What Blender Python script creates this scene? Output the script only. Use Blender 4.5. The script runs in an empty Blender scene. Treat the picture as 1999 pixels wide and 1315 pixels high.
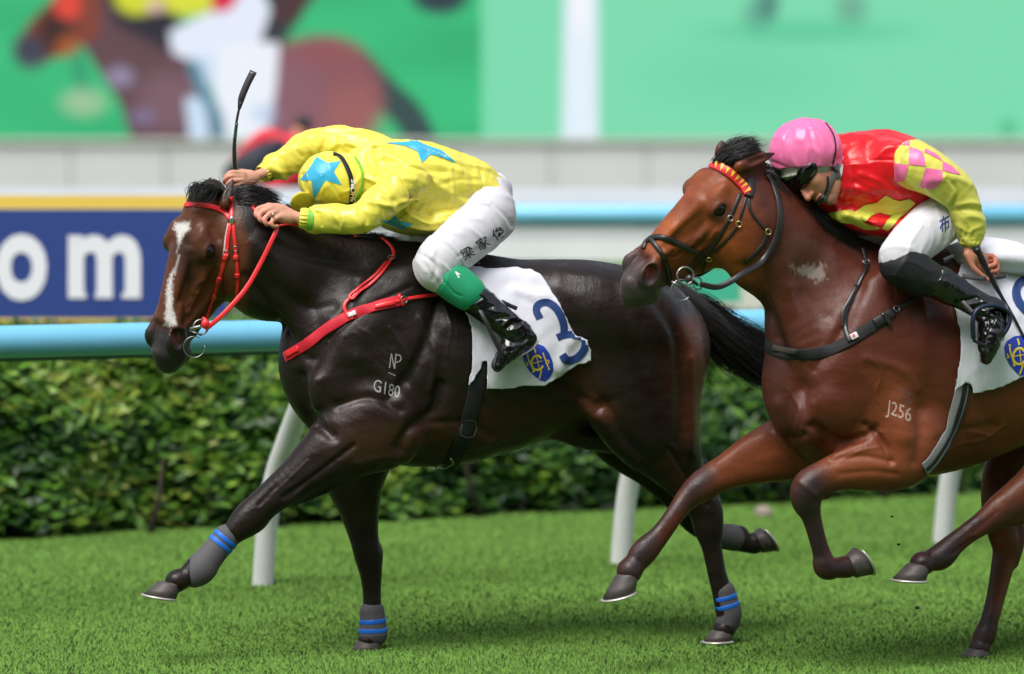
import bpy, bmesh, math, random
import numpy as np
from mathutils import Vector, Matrix, noise as mnoise
from mathutils.bvhtree import BVHTree
R = math.radians
rng = np.random.default_rng(7); random.seed(7)
scn = bpy.context.scene
COL = scn.collection

# ---------------------------------------------------------------- camera
F_PX = 7322.0; HOR = 345.0; CX, CY = 999.5, 657.5
CAM_Z = 1.77
TILT = math.atan((CY - HOR) / F_PX)
cam = bpy.data.cameras.new('camera'); camo = bpy.data.objects.new('camera', cam)
COL.objects.link(camo); scn.camera = camo
cam.sensor_width = 36.0; cam.lens = 36.0 * F_PX / 1999.0
cam.clip_start = 0.5; cam.clip_end = 900
camo.location = (0, 0, CAM_Z); camo.rotation_euler = (R(90) - TILT, 0, 0)
cam.dof.use_dof = True; cam.dof.focus_distance = 13.55; cam.dof.aperture_fstop = 1.45

# ---------------------------------------------------------------- world, sun, exposure
w = bpy.data.worlds.new('World'); scn.world = w; w.use_nodes = True
wn = w.node_tree; wn.nodes.clear()
sky = wn.nodes.new('ShaderNodeTexSky'); sky.sky_type = 'NISHITA'; sky.sun_disc = False
SUN_EL, SUN_AZ = R(58), R(205)        # azimuth of the sun measured clockwise from +Y
sky.sun_elevation = SUN_EL; sky.sun_rotation = SUN_AZ
sky.air_density = 1.0; sky.dust_density = 4.0; sky.ozone_density = 1.0
bg = wn.nodes.new('ShaderNodeBackground'); bg.inputs[1].default_value = 0.145
wo = wn.nodes.new('ShaderNodeOutputWorld')
hs = wn.nodes.new('ShaderNodeHueSaturation'); hs.inputs['Saturation'].default_value = .5   # thin overcast
wn.links.new(sky.outputs[0], hs.inputs['Color']); wn.links.new(hs.outputs[0], bg.inputs[0]); wn.links.new(bg.outputs[0], wo.inputs[0])
sun = bpy.data.lights.new('sun', 'SUN'); sun.energy = 1.9; sun.angle = R(36); sun.color = (1.0, 0.965, 0.92)
suno = bpy.data.objects.new('sun', sun); COL.objects.link(suno)
sd = Vector((math.sin(SUN_AZ) * math.cos(SUN_EL), math.cos(SUN_AZ) * math.cos(SUN_EL), math.sin(SUN_EL)))
suno.rotation_euler = (-sd).to_track_quat('-Z', 'Y').to_euler(); suno.location = (0, 0, 20)
vs = scn.view_settings; vs.view_transform = 'Standard'; vs.look = 'None'; vs.exposure = 0.35; vs.gamma = 1
vs.use_curve_mapping = False
scn.render.engine = 'CYCLES'; scn.cycles.use_denoising = True
scn.cycles.max_bounces = 6; scn.cycles.diffuse_bounces = 3; scn.cycles.glossy_bounces = 3
scn.cycles.transparent_max_bounces = 4

# ---------------------------------------------------------------- helpers: pixels of the photo to world points
_ct, _st = math.cos(TILT), math.sin(TILT)
CAM = np.array([0, 0, CAM_Z])
def ray(px, py):
    x = (px - CX) / F_PX; y = (CY - py) / F_PX
    d = np.array([x, _ct + y * _st, -_st + y * _ct]); return d / np.linalg.norm(d)
def ground(px, py, z=0.0):
    d = ray(px, py); return CAM + d * ((z - CAM_Z) / d[2])
def at_depth(px, py, Y):
    d = ray(px, py); return CAM + d * (Y / d[1])
def proj(V):
    V = np.asarray(V, float); q = V - CAM
    zc = q[..., 1] * _ct - q[..., 2] * _st; yc = q[..., 1] * _st + q[..., 2] * _ct
    return CX + F_PX * q[..., 0] / zc, CY - F_PX * yc / zc
class Side:
    """vertical plane along a heading; P(px,py,l) = point seen at that pixel, l metres to the animal's left"""
    def __init__(s, O, yaw):
        s.O = np.array(O, float); s.H = np.array([-math.cos(yaw), -math.sin(yaw), 0]); s.L = np.array([math.sin(yaw), -math.cos(yaw), 0])
    def P(s, px, py, l=0.0):
        d = ray(px, py); t = (l + np.dot(s.L, s.O - CAM)) / np.dot(s.L, d); return CAM + d * t
    def mir(s, p):
        p = np.asarray(p, float); return p - 2 * np.dot(p - s.O, s.L)[..., None] * s.L if p.ndim > 1 else p - 2 * np.dot(p - s.O, s.L) * s.L
    def lat(s, V): return (np.asarray(V) - s.O) @ s.L
def sr(c):
    """sRGB 0-255 to linear"""
    return tuple((v / 255 / 12.92 if v / 255 <= 0.04045 else ((v / 255 + 0.055) / 1.055) ** 2.4) for v in c)
def unit(v): v = np.asarray(v, float); return v / (np.linalg.norm(v) + 1e-12)

# ---------------------------------------------------------------- materials
def mat(name, col=(.5, .5, .5), rough=.6, metal=0., spec=.5, sheen=0., coat=0., attr=None, bump=None, var=None, emis=None, aniso=0., trans=0., srough=None):
    m = bpy.data.materials.new(name); m.use_nodes = True; nt = m.node_tree; b = nt.nodes['Principled BSDF']
    N = nt.nodes.new; K = nt.links.new
    b.inputs['Base Color'].default_value = (*col, 1); b.inputs['Roughness'].default_value = rough
    b.inputs['Metallic'].default_value = metal; b.inputs['Specular IOR Level'].default_value = spec
    b.inputs['Sheen Weight'].default_value = sheen; b.inputs['Coat Weight'].default_value = coat
    b.inputs['Sheen Roughness'].default_value = .35; b.inputs['Coat Roughness'].default_value = .08
    b.inputs['Anisotropic'].default_value = aniso
    tc = N('ShaderNodeTexCoord'); src = None
    if attr:
        a = N('ShaderNodeAttribute'); a.attribute_name = attr; src = a.outputs['Color']
    if var:                       # (scale, amount, stretch) value variation of the base colour
        no = N('ShaderNodeTexNoise'); no.inputs['Scale'].default_value = var[0]; no.inputs['Detail'].default_value = 6
        mp = N('ShaderNodeMapping'); mp.inputs['Scale'].default_value = var[2] if len(var) > 2 else (1, 1, 1)
        K(tc.outputs['Object'], mp.inputs[0]); K(mp.outputs[0], no.inputs['Vector'])
        mr = N('ShaderNodeMapRange'); mr.inputs[3].default_value = 1 - var[1]; mr.inputs[4].default_value = 1 + var[1]
        mr.inputs[1].default_value = .3; mr.inputs[2].default_value = .7
        K(no.outputs[0], mr.inputs[0])
        mx = N('ShaderNodeVectorMath'); mx.operation = 'SCALE'
        if src: K(src, mx.inputs[0])
        else: mx.inputs[0].default_value = col
        K(mr.outputs[0], mx.inputs['Scale']); src = mx.outputs[0]
        if srough:
            m2 = N('ShaderNodeMapRange'); m2.inputs[1].default_value = .3; m2.inputs[2].default_value = .7
            m2.inputs[3].default_value = rough - srough; m2.inputs[4].default_value = rough + srough
            K(no.outputs[0], m2.inputs[0]); K(m2.outputs[0], b.inputs['Roughness'])
    if src: K(src, b.inputs['Base Color'])
    if bump:                      # list of (scale, strength, distance, stretch)
        last = None
        for (sc, stg, dist, st) in bump:
            no = N('ShaderNodeTexNoise'); no.inputs['Scale'].default_value = sc; no.inputs['Detail'].default_value = 4
            mp = N('ShaderNodeMapping'); mp.inputs['Scale'].default_value = st
            K(tc.outputs['Object'], mp.inputs[0]); K(mp.outputs[0], no.inputs['Vector'])
            bp = N('ShaderNodeBump'); bp.inputs['Strength'].default_value = stg; bp.inputs['Distance'].default_value = dist
            K(no.outputs[0], bp.inputs['Height'])
            if last: K(last.outputs[0], bp.inputs['Normal'])
            last = bp
        K(last.outputs[0], b.inputs['Normal'])
    if emis is not None:
        b.inputs['Emission Strength'].default_value = emis
        if src: K(src, b.inputs['Emission Color'])
        else: b.inputs['Emission Color'].default_value = (*col, 1)
    return m

def soften_normals(m, k, to=(0, 0, 1)):
    nt = m.node_tree; g = nt.nodes.new('ShaderNodeNewGeometry'); mx = nt.nodes.new('ShaderNodeMix'); mx.data_type = 'VECTOR'; mx.inputs[0].default_value = k
    v = [s for s in mx.inputs if s.type == 'VECTOR' and s.enabled] or [mx.inputs[4], mx.inputs[5]]
    nt.links.new(g.outputs['Normal'], v[0]); v[1].default_value = to
    nz = nt.nodes.new('ShaderNodeVectorMath'); nz.operation = 'NORMALIZE'; o = [s for s in mx.outputs if s.type == 'VECTOR'][0]
    nt.links.new(o, nz.inputs[0]); nt.links.new(nz.outputs[0], nt.nodes['Principled BSDF'].inputs['Normal'])
# ---------------------------------------------------------------- object helpers
def tag(o, label=None, cat=None, group=None, kind=None):
    if label: o['label'] = label
    if cat: o['category'] = cat
    if group: o['group'] = group
    if kind: o['kind'] = kind
    return o
def empty(name, loc, label=None, cat=None, group=None):
    o = bpy.data.objects.new(name, None); COL.objects.link(o); o.location = Vector(loc); o.empty_display_size = .1
    bpy.context.view_layer.update() if False else None
    o.matrix_world = Matrix.Translation(Vector(loc)); return tag(o, label, cat, group)
def mesh_obj(name, V, Fc, m, parent=None, smooth=True, cols=None):
    """V in world coordinates"""
    V = np.asarray(V, np.float32); me = bpy.data.meshes.new(name)
    if isinstance(Fc, np.ndarray):
        n, k = Fc.shape
        me.vertices.add(len(V)); me.vertices.foreach_set('co', V.ravel())
        me.loops.add(n * k); me.loops.foreach_set('vertex_index', Fc.astype(np.int32).ravel())
        me.polygons.add(n); me.polygons.foreach_set('loop_start', np.arange(0, n * k, k, dtype=np.int32))
        me.update(calc_edges=True)
    else: me.from_pydata(V.tolist(), [], Fc)
    me.validate()
    if smooth: me.polygons.foreach_set('use_smooth', np.ones(len(me.polygons), bool))
    if m:
        for q in (m if isinstance(m, (list, tuple)) else [m]): me.materials.append(q)
    if cols is not None:
        ca = me.color_attributes.new('col', 'FLOAT_COLOR', 'POINT')
        c4 = np.ones((len(V), 4), np.float32); c4[:, :3] = cols; ca.data.foreach_set('color', c4.ravel())
    o = bpy.data.objects.new(name, me); COL.objects.link(o)
    if parent is not None: adopt(o, parent)
    return o
def wloc(o):
    p = Vector((0, 0, 0))
    while o is not None: p += o.location; o = o.parent
    return p
def adopt(o, parent):
    """all roots only translate, so a child keeps its world place by moving back by the parent's world location"""
    o.parent = parent; o.location = o.location - wloc(parent)
class MB:
    def __init__(s): s.v = []; s.f = []
    def add(s, V, F):
        n = len(s.v); s.v += [tuple(map(float, p)) for p in V]; s.f += [tuple(n + i for i in f) for f in F]; return s
    def box(s, lo, hi):
        (x0, y0, z0), (x1, y1, z1) = lo, hi
        return s.add([(x0, y0, z0), (x1, y0, z0), (x1, y1, z0), (x0, y1, z0), (x0, y0, z1), (x1, y0, z1), (x1, y1, z1), (x0, y1, z1)],
                     [(3, 2, 1, 0), (4, 5, 6, 7), (0, 1, 5, 4), (1, 2, 6, 5), (2, 3, 7, 6), (3, 0, 4, 7)])
    def tube(s, pts, rad, n=10, cap=True, flat=None, up=None):
        """swept tube; flat=(normals, thickness ratio) makes a strap: rad = half width, thickness along normals"""
        pts = np.asarray(pts, float); m = len(pts); rad = np.broadcast_to(np.asarray(rad, float), (m,))
        T = np.gradient(pts, axis=0); T /= np.linalg.norm(T, axis=1)[:, None] + 1e-12
        u = unit(np.cross(T[0], up if up is not None else (0.13, 0.31, 0.94))); V = []
        for i in range(m):
            if flat is not None:
                nn = flat[0][i] if np.ndim(flat[0]) > 1 else flat[0]
                nn = unit(nn - np.dot(nn, T[i]) * T[i]); u = unit(np.cross(T[i], nn)); w_ = nn; h = flat[1]
            else:
                u = unit(u - np.dot(u, T[i]) * T[i]); w_ = np.cross(T[i], u); h = None
            if h is not None:
                hh = h / 2; r = rad[i]; e = min(hh, r * .5)
                for a, b in ((-r, -hh * .3), (-r + e, -hh), (r - e, -hh), (r, -hh * .3), (r, hh * .4), (r - e, hh), (-r + e, hh), (-r, hh * .4)):
                    V.append(pts[i] + u * a + w_ * b)
            else:
                for k in range(n):
                    a = 2 * math.pi * k / n; V.append(pts[i] + (u * math.cos(a) + w_ * math.sin(a)) * rad[i])
        if flat is not None: n = 8
        F = [(i * n + k, i * n + (k + 1) % n, (i + 1) * n + (k + 1) % n, (i + 1) * n + k) for i in range(m - 1) for k in range(n)]
        if cap: F += [tuple(range(n - 1, -1, -1)), tuple((m - 1) * n + k for k in range(n))]
        return s.add(V, F)
    def ball(s, c, r, n=14, axes=None):
        c = np.asarray(c, float); r = np.broadcast_to(np.asarray(r, float), (3,)); A = np.eye(3) if axes is None else np.asarray(axes)
        V = []; m = n // 2
        for i in range(m + 1):
            th = math.pi * i / m
            for k in range(n):
                ph = 2 * math.pi * k / n
                q = np.array([math.sin(th) * math.cos(ph), math.sin(th) * math.sin(ph), math.cos(th)]) * r
                V.append(c + q @ A)
        F = [(i * n + k, (i + 1) * n + k, (i + 1) * n + (k + 1) % n, i * n + (k + 1) % n) for i in range(m) for k in range(n)]
        return s.add(V, F)
    def torus(s, c, ax, R_, r, n=28, m=8, a0=0, a1=2 * math.pi, sq=1.0):
        ax = unit(ax); u = unit(np.cross(ax, (0.1, 0.2, 0.97))); v = np.cross(ax, u)
        full = abs(a1 - a0 - 2 * math.pi) < 1e-6
        pts = [np.asarray(c) + (u * math.cos(a) + v * math.sin(a) * sq) * R_ for a in np.linspace(a0, a1, n + 1)]
        return s.tube(pts, r, m, cap=not full)
    def build(s, name, m, parent=None, smooth=True):
        o = mesh_obj(name, np.array(s.v, np.float32).reshape(-1, 3), s.f, m, parent, smooth)
        bm = bmesh.new(); bm.from_mesh(o.data); bmesh.ops.remove_doubles(bm, verts=bm.verts, dist=1e-6)
        bmesh.ops.recalc_face_normals(bm, faces=bm.faces); bm.to_mesh(o.data); bm.free()
        if smooth:
            o.data.polygons.foreach_set('use_smooth', np.ones(len(o.data.polygons), bool))
        return o
def catmull(P, n=6, closed=False):
    P = np.asarray(P, float)
    if len(P) < 3 and not closed: return np.array([P[0] + (P[-1] - P[0]) * t for t in np.linspace(0, 1, n + 1)])
    Q = np.vstack([P[-1:], P, P[:2]]) if closed else np.vstack([2 * P[0] - P[1], P, 2 * P[-1] - P[-2]])
    out = []
    for i in range(1, len(Q) - 2):
        p0, p1, p2, p3 = Q[i - 1:i + 3]
        for t in np.arange(n) / n:
            out.append(.5 * (2 * p1 + (p2 - p0) * t + (2 * p0 - 5 * p1 + 4 * p2 - p3) * t * t + (3 * p1 - p0 - 3 * p2 + p3) * t ** 3))
    if not closed: out.append(P[-1])
    return np.array(out)

# ---------------------------------------------------------------- implicit surfaces: soft unions of swept ellipses
class Field:
    def __init__(s, lo, hi, h):
        s.lo = np.array(lo, np.float32); s.h = h; s.n = np.ceil((np.array(hi) - s.lo) / h).astype(int) + 1
        s.D = np.full(s.n, 1.0, np.float32)
    def block(s, lo, hi):
        i0 = np.clip(np.floor((lo - s.lo) / s.h).astype(int), 0, s.n); i1 = np.clip(np.ceil((hi - s.lo) / s.h).astype(int) + 1, 0, s.n)
        return i0, i1
    def grid(s, i0, i1):
        ax = [(s.lo[k] + np.arange(i0[k], i1[k]) * s.h).astype(np.float32) for k in range(3)]
        return ax[0][:, None, None], ax[1][None, :, None], ax[2][None, None, :]
    def merge(s, i0, i1, d, k, op):
        sl = tuple(slice(a, b) for a, b in zip(i0, i1)); o = s.D[sl]
        if op == 'sub': o = -o
        if k > 0:
            hh = np.maximum(k - np.abs(o - d), 0) / k; r = np.minimum(o, d) - hh * hh * (k * .25)
        else: r = np.minimum(o, d)
        s.D[sl] = -r if op == 'sub' else r
    def chain(s, pts, lat, k=.02, sub=4, op='add', cap=(None, None)):
        """pts: rows of [x,y,z,r_lat,r_rest]"""
        P = catmull(np.array(pts, float), sub) if len(pts) > 1 else np.array(pts, float)
        P[:, 3:] = np.maximum(P[:, 3:], .002)
        lat = unit(lat).astype(np.float32); mg = max(k, .012) + 2.5 * s.h; rm = P[:, 3:].max(1)
        lo = (P[:, :3] - rm[:, None]).min(0) - mg; hi = (P[:, :3] + rm[:, None]).max(0) + mg
        I0, I1 = s.block(lo, hi)
        if (I1 <= I0).any(): return
        T = np.full(I1 - I0, 1.0, np.float32)
        segs = [(P[i], P[i + 1]) for i in range(len(P) - 1)] if len(P) > 1 else [(P[0], P[0])]
        for j, (a, b) in enumerate(segs):
            rr = max(a[3:].max(), b[3:].max())
            i0, i1 = s.block(np.minimum(a[:3], b[:3]) - rr - mg, np.maximum(a[:3], b[:3]) + rr + mg)
            i0 = np.maximum(i0, I0); i1 = np.minimum(i1, I1)
            if (i1 <= i0).any(): continue
            X, Y, Z = s.grid(i0, i1); d = (b - a)[:3].astype(np.float32); dd = float(d @ d)
            vx, vy, vz = X - np.float32(a[0]), Y - np.float32(a[1]), Z - np.float32(a[2])
            if dd > 1e-10:
                tr = (vx * d[0] + vy * d[1] + vz * d[2]) / dd; t = np.clip(tr, 0, 1)
                vx = vx - t * d[0]; vy = vy - t * d[1]; vz = vz - t * d[2]
            else: t = np.float32(0); tr = None
            n2 = vx * vx + vy * vy + vz * vz; vl = vx * lat[0] + vy * lat[1] + vz * lat[2]; vl2 = vl * vl; vr2 = np.maximum(n2 - vl2, 0)
            rl = a[3] + t * (b[3] - a[3]); rv = a[4] + t * (b[4] - a[4])
            if tr is not None:
                c = cap[0] if j == 0 else None; c2 = cap[1] if j == len(segs) - 1 else None
                if c is not None:
                    e = np.minimum(tr, 0) ** 2 * dd; vr2 = vr2 + e * ((rv / c) ** 2 - 1)
                if c2 is not None:
                    e = np.maximum(tr - 1, 0) ** 2 * dd; vr2 = vr2 + e * ((rv / c2) ** 2 - 1)
            k0 = np.sqrt(vl2 / rl ** 2 + vr2 / rv ** 2); k1 = np.sqrt(vl2 / rl ** 4 + vr2 / rv ** 4) + 1e-9
            dist = k0 * (k0 - 1) / k1
            dist = np.where(k0 < 1e-4, -np.minimum(rl, rv), dist).astype(np.float32)
            sl = tuple(slice(p - q, r - q) for p, q, r in zip(i0, I0, i1)); T[sl] = np.minimum(T[sl], dist)
        s.merge(I0, I1, T, k, op)
    def blob(s, c, r, axes, k=.02, op='add'):
        """ellipsoid: radii r along the rows of axes"""
        c = np.asarray(c, np.float32); A = np.array([unit(a) for a in axes], np.float32); r = np.asarray(r, np.float32)
        mg = max(k, .012) + 2.5 * s.h; ext = np.sqrt(((A * r[:, None]) ** 2).sum(0)) + mg
        i0, i1 = s.block(c - ext, c + ext)
        if (i1 <= i0).any(): return
        X, Y, Z = s.grid(i0, i1); X = X - c[0]; Y = Y - c[1]; Z = Z - c[2]; a0 = 0; a1 = 0
        for j in range(3):
            q = X * A[j, 0] + Y * A[j, 1] + Z * A[j, 2]; a0 = a0 + (q / r[j]) ** 2; a1 = a1 + (q / r[j] ** 2) ** 2
        k0 = np.sqrt(a0); k1 = np.sqrt(a1) + 1e-9
        s.merge(i0, i1, np.where(k0 < 1e-3, -r.min(), k0 * (k0 - 1) / k1).astype(np.float32), k, op)
    def surface(s, smooth=2):
        D = s.D; S = D < 0
        c = np.zeros(np.array(D.shape) - 1, np.uint8)
        for i in (0, 1):
            for j in (0, 1):
                for k in (0, 1): c += S[i:S.shape[0] - 1 + i, j:S.shape[1] - 1 + j, k:S.shape[2] - 1 + k]
        act = (c > 0) & (c < 8); ii = np.argwhere(act); idx = np.full(act.shape, -1, np.int32); idx[act] = np.arange(len(ii))
        co = [(i, j, k) for i in (0, 1) for j in (0, 1) for k in (0, 1)]
        val = np.stack([D[ii[:, 0] + a, ii[:, 1] + b, ii[:, 2] + c_] for a, b, c_ in co], 1)
        acc = np.zeros((len(ii), 3), np.float32); cnt = np.zeros(len(ii), np.float32)
        for p in range(8):
            for q in range(p + 1, 8):
                if sum(abs(co[p][m] - co[q][m]) for m in range(3)) != 1: continue
                a, b = val[:, p], val[:, q]; cr = (a < 0) != (b < 0); t = np.where(cr, a / (a - b + 1e-12), 0)
                pt = np.array(co[p], np.float32) + t[:, None] * (np.array(co[q], np.float32) - np.array(co[p], np.float32))
                acc += pt * cr[:, None]; cnt += cr
        V = (acc / cnt[:, None] + ii) * s.h + s.lo
        Fs = []
        for ax in range(3):
            n = D.shape; sl0 = [slice(1, n[m] - 1) for m in range(3)]; sl1 = list(sl0); sl0[ax] = slice(0, n[ax] - 1); sl1[ax] = slice(1, n[ax])
            a = S[tuple(sl0)]; b = S[tuple(sl1)]; ch = np.argwhere(a != b)
            if not len(ch): continue
            base = ch.copy()
            for m in range(3):
                if m != ax: base[:, m] += 1
            u, v = [(1, 2), (2, 0), (0, 1)][ax]
            def cell(du, dv):
                q = base.copy(); q[:, u] -= du; q[:, v] -= dv; return idx[q[:, 0], q[:, 1], q[:, 2]]
            quad = np.stack([cell(1, 1), cell(0, 1), cell(0, 0), cell(1, 0)], 1)
            sg = a[tuple(ch.T)]; quad[~sg] = quad[~sg][:, ::-1]; Fs.append(quad)
        Fq = np.vstack(Fs); Fq = Fq[(Fq >= 0).all(1)]
        # keep the biggest piece only
        for it in range(smooth): V = relax(V, Fq, .5); V = relax(V, Fq, -.52)
        return V.astype(np.float64), Fq
def relax(V, Fq, lam):
    e = np.vstack([Fq[:, [0, 1]], Fq[:, [1, 2]], Fq[:, [2, 3]], Fq[:, [3, 0]]]); n = len(V); s = np.zeros((n, 3)); c = np.bincount(e[:, 0], minlength=n).astype(float) + np.bincount(e[:, 1], minlength=n)
    for m in range(3):
        s[:, m] = np.bincount(e[:, 0], V[e[:, 1], m], n) + np.bincount(e[:, 1], V[e[:, 0], m], n)
    return V + lam * (s / np.maximum(c, 1)[:, None] - V)
def normals(V, Fq):
    n = np.cross(V[Fq[:, 2]] - V[Fq[:, 0]], V[Fq[:, 3]] - V[Fq[:, 1]]); N = np.zeros_like(V)
    for j in range(4):
        for m in range(3): N[:, m] += np.bincount(Fq[:, j], n[:, m], len(V))
    return N / (np.linalg.norm(N, axis=1)[:, None] + 1e-12)
def d2poly(x, y, pts):
    """distance of pixels to a polyline"""
    pts = np.asarray(pts, float); d = np.full(x.shape, 1e9)
    if len(pts) == 1: return np.hypot(x - pts[0, 0], y - pts[0, 1])
    for a, b in zip(pts[:-1], pts[1:]):
        ab = b - a; t = np.clip(((x - a[0]) * ab[0] + (y - a[1]) * ab[1]) / (ab @ ab + 1e-9), 0, 1)
        d = np.minimum(d, np.hypot(x - a[0] - t * ab[0], y - a[1] - t * ab[1]))
    return d
def inpoly(x, y, P):
    P = np.asarray(P, float); c = np.zeros(x.shape, bool); j = len(P) - 1
    for i in range(len(P)):
        cond = ((P[i, 1] > y) != (P[j, 1] > y)) & (x < (P[j, 0] - P[i, 0]) * (y - P[i, 1]) / (P[j, 1] - P[i, 1] + 1e-9) + P[i, 0])
        c ^= cond; j = i
    return c
SCULPT = 1.0
def sculpt(V, Fq, strokes, lat=None, it=1):
    """carve (amp<0) or raise (amp>0) real relief along lines, on the side turned to the viewer's side"""
    N = normals(V, Fq); x, y = proj(V); view = V - CAM; view /= np.linalg.norm(view, axis=1)[:, None]
    face = np.clip(-(N * view).sum(1) * 3, 0, 1); disp = np.zeros(len(V))
    for st in strokes:
        pts, wd, amp = st[:3]; lo, hi = st[3] if len(st) > 3 else (0.0, 9.)
        pts = catmull(pts, 4) if len(pts) > 2 else pts
        xs = [p[0] for p in pts]; ys = [p[1] for p in pts]
        mk = (x > min(xs) - 3 * wd) & (x < max(xs) + 3 * wd) & (y > min(ys) - 3 * wd) & (y < max(ys) + 3 * wd) & (face > 0)
        if lat is not None: mk &= (lat > lo) & (lat < hi)
        ix = np.where(mk)[0]
        if len(ix): disp[ix] += amp * SCULPT * np.exp(-(d2poly(x[ix], y[ix], pts) / wd) ** 2) * face[ix]
    return V + N * disp[:, None]
def paint(V, base, strokes, lat=None):
    """coat markings: (points, width px, colour, strength, (l range)); closed areas start with 'P'"""
    x, y = proj(V); C = np.tile(np.array(base, float), (len(V), 1))
    for st in strokes:
        pts, wd, col, sg = st[:4]; lo, hi = st[4] if len(st) > 4 else (-9., 9.)
        col = np.array(sr(col))
        if isinstance(pts[0], str):
            Pg = pts[1:]; ins = inpoly(x, y, Pg); d = d2poly(x, y, list(Pg) + [Pg[0]]); d = np.where(ins, -d, d)
            a = np.clip(.5 - d / wd, 0, 1); a = a * a * (3 - 2 * a)
        else: a = np.exp(-(d2poly(x, y, catmull(pts, 4) if len(pts) > 2 else pts) / wd) ** 2)
        a = a * sg
        if lat is not None: a = a * ((lat > lo) & (lat < hi))
        C = C * (1 - a[:, None]) + col * a[:, None]
    return C
def bvh_of(V, Fq): return BVHTree.FromPolygons([tuple(v) for v in V], [tuple(int(i) for i in f) for f in Fq])

# ---------------------------------------------------------------- things laid on a body: straps, cloth, marks
def drop(bvhs, px, py, off=0., alt=None):
    d = ray(px, py); best = None
    for b in (bvhs if isinstance(bvhs, (list, tuple)) else [bvhs]):
        h, n, i, dist = b.ray_cast(Vector(CAM), Vector(d))
        if h is not None and (best is None or dist < best[2]): best = (np.array(h), np.array(n), dist)
    if best is None:
        if alt is None: return None, None
        return alt, -d
    n = best[1]; n = -n if n @ d > 0 else n
    return best[0] + n * off, n
def strap(name, pts, wd, th, bvhs, m, parent, side, off=None, sub=6, ldef=0.0, smooth=2, tube=False):
    """pts: (x,y) rests on the body below that place; (x,y,l) hangs free, l metres to the left of the animal's mid plane"""
    off = th * .6 if off is None else off; P = []; Nn = []; free = []
    q = catmull([(p[0], p[1], p[2] if len(p) > 2 else 9.0) for p in pts], sub)
    fr = np.repeat([len(p) > 2 for p in pts], sub)[:len(q)]
    lv = np.interp(np.arange(len(q)) / sub, range(len(pts)), [p[2] if len(p) > 2 else np.nan for p in pts]) if any(len(p) > 2 for p in pts) else np.full(len(q), np.nan)
    for i, (x, y, _) in enumerate(q):
        if not np.isnan(lv[i]): P.append(side.P(x, y, lv[i])); Nn.append(-ray(x, y)); continue
        a, n = drop(bvhs, x, y, off)
        if a is None: P.append(None); Nn.append(None)
        else: P.append(a); Nn.append(n)
    ok = [i for i, p in enumerate(P) if p is not None]
    if len(ok) < 2: return None
    PP = np.array([np.interp(np.arange(len(P)), ok, [P[i][k] for i in ok]) for k in range(3)]).T
    NN = np.array([np.interp(np.arange(len(P)), ok, [Nn[i][k] for i in ok]) for k in range(3)]).T
    for _ in range(smooth):
        PP[1:-1] = PP[1:-1] * .5 + (PP[:-2] + PP[2:]) * .25; NN[1:-1] = NN[1:-1] * .5 + (NN[:-2] + NN[2:]) * .25
    mb = MB()
    if tube: mb.tube(PP, wd / 2, 8)
    else:
        NN /= np.linalg.norm(NN, axis=1)[:, None] + 1e-9; mb.tube(PP, wd / 2, flat=(NN, th))
    return mb.build(name, m, parent)
def grid_cut(V2, F, step):
    bm = bmesh.new(); vs_ = [bm.verts.new((x, y, 0)) for x, y in V2]
    for f in F:
        try: bm.faces.new([vs_[i] for i in f])
        except ValueError: pass
    xs = [v[0] for v in V2]; ys = [v[1] for v in V2]
    for ax, lo, hi in ((0, min(xs), max(xs)), (1, min(ys), max(ys))):
        t = lo + step * .5
        while t < hi:
            co = Vector((t, 0, 0)) if ax == 0 else Vector((0, t, 0)); no = Vector((1, 0, 0)) if ax == 0 else Vector((0, 1, 0))
            bmesh.ops.bisect_plane(bm, geom=list(bm.verts) + list(bm.edges) + list(bm.faces), plane_co=co, plane_no=no, dist=1e-5); t += step
    bm.verts.index_update(); Vo = np.array([v.co[:2] for v in bm.verts]); Fo = [[v.index for v in f.verts] for f in bm.faces]; bm.free(); return Vo, Fo
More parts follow.
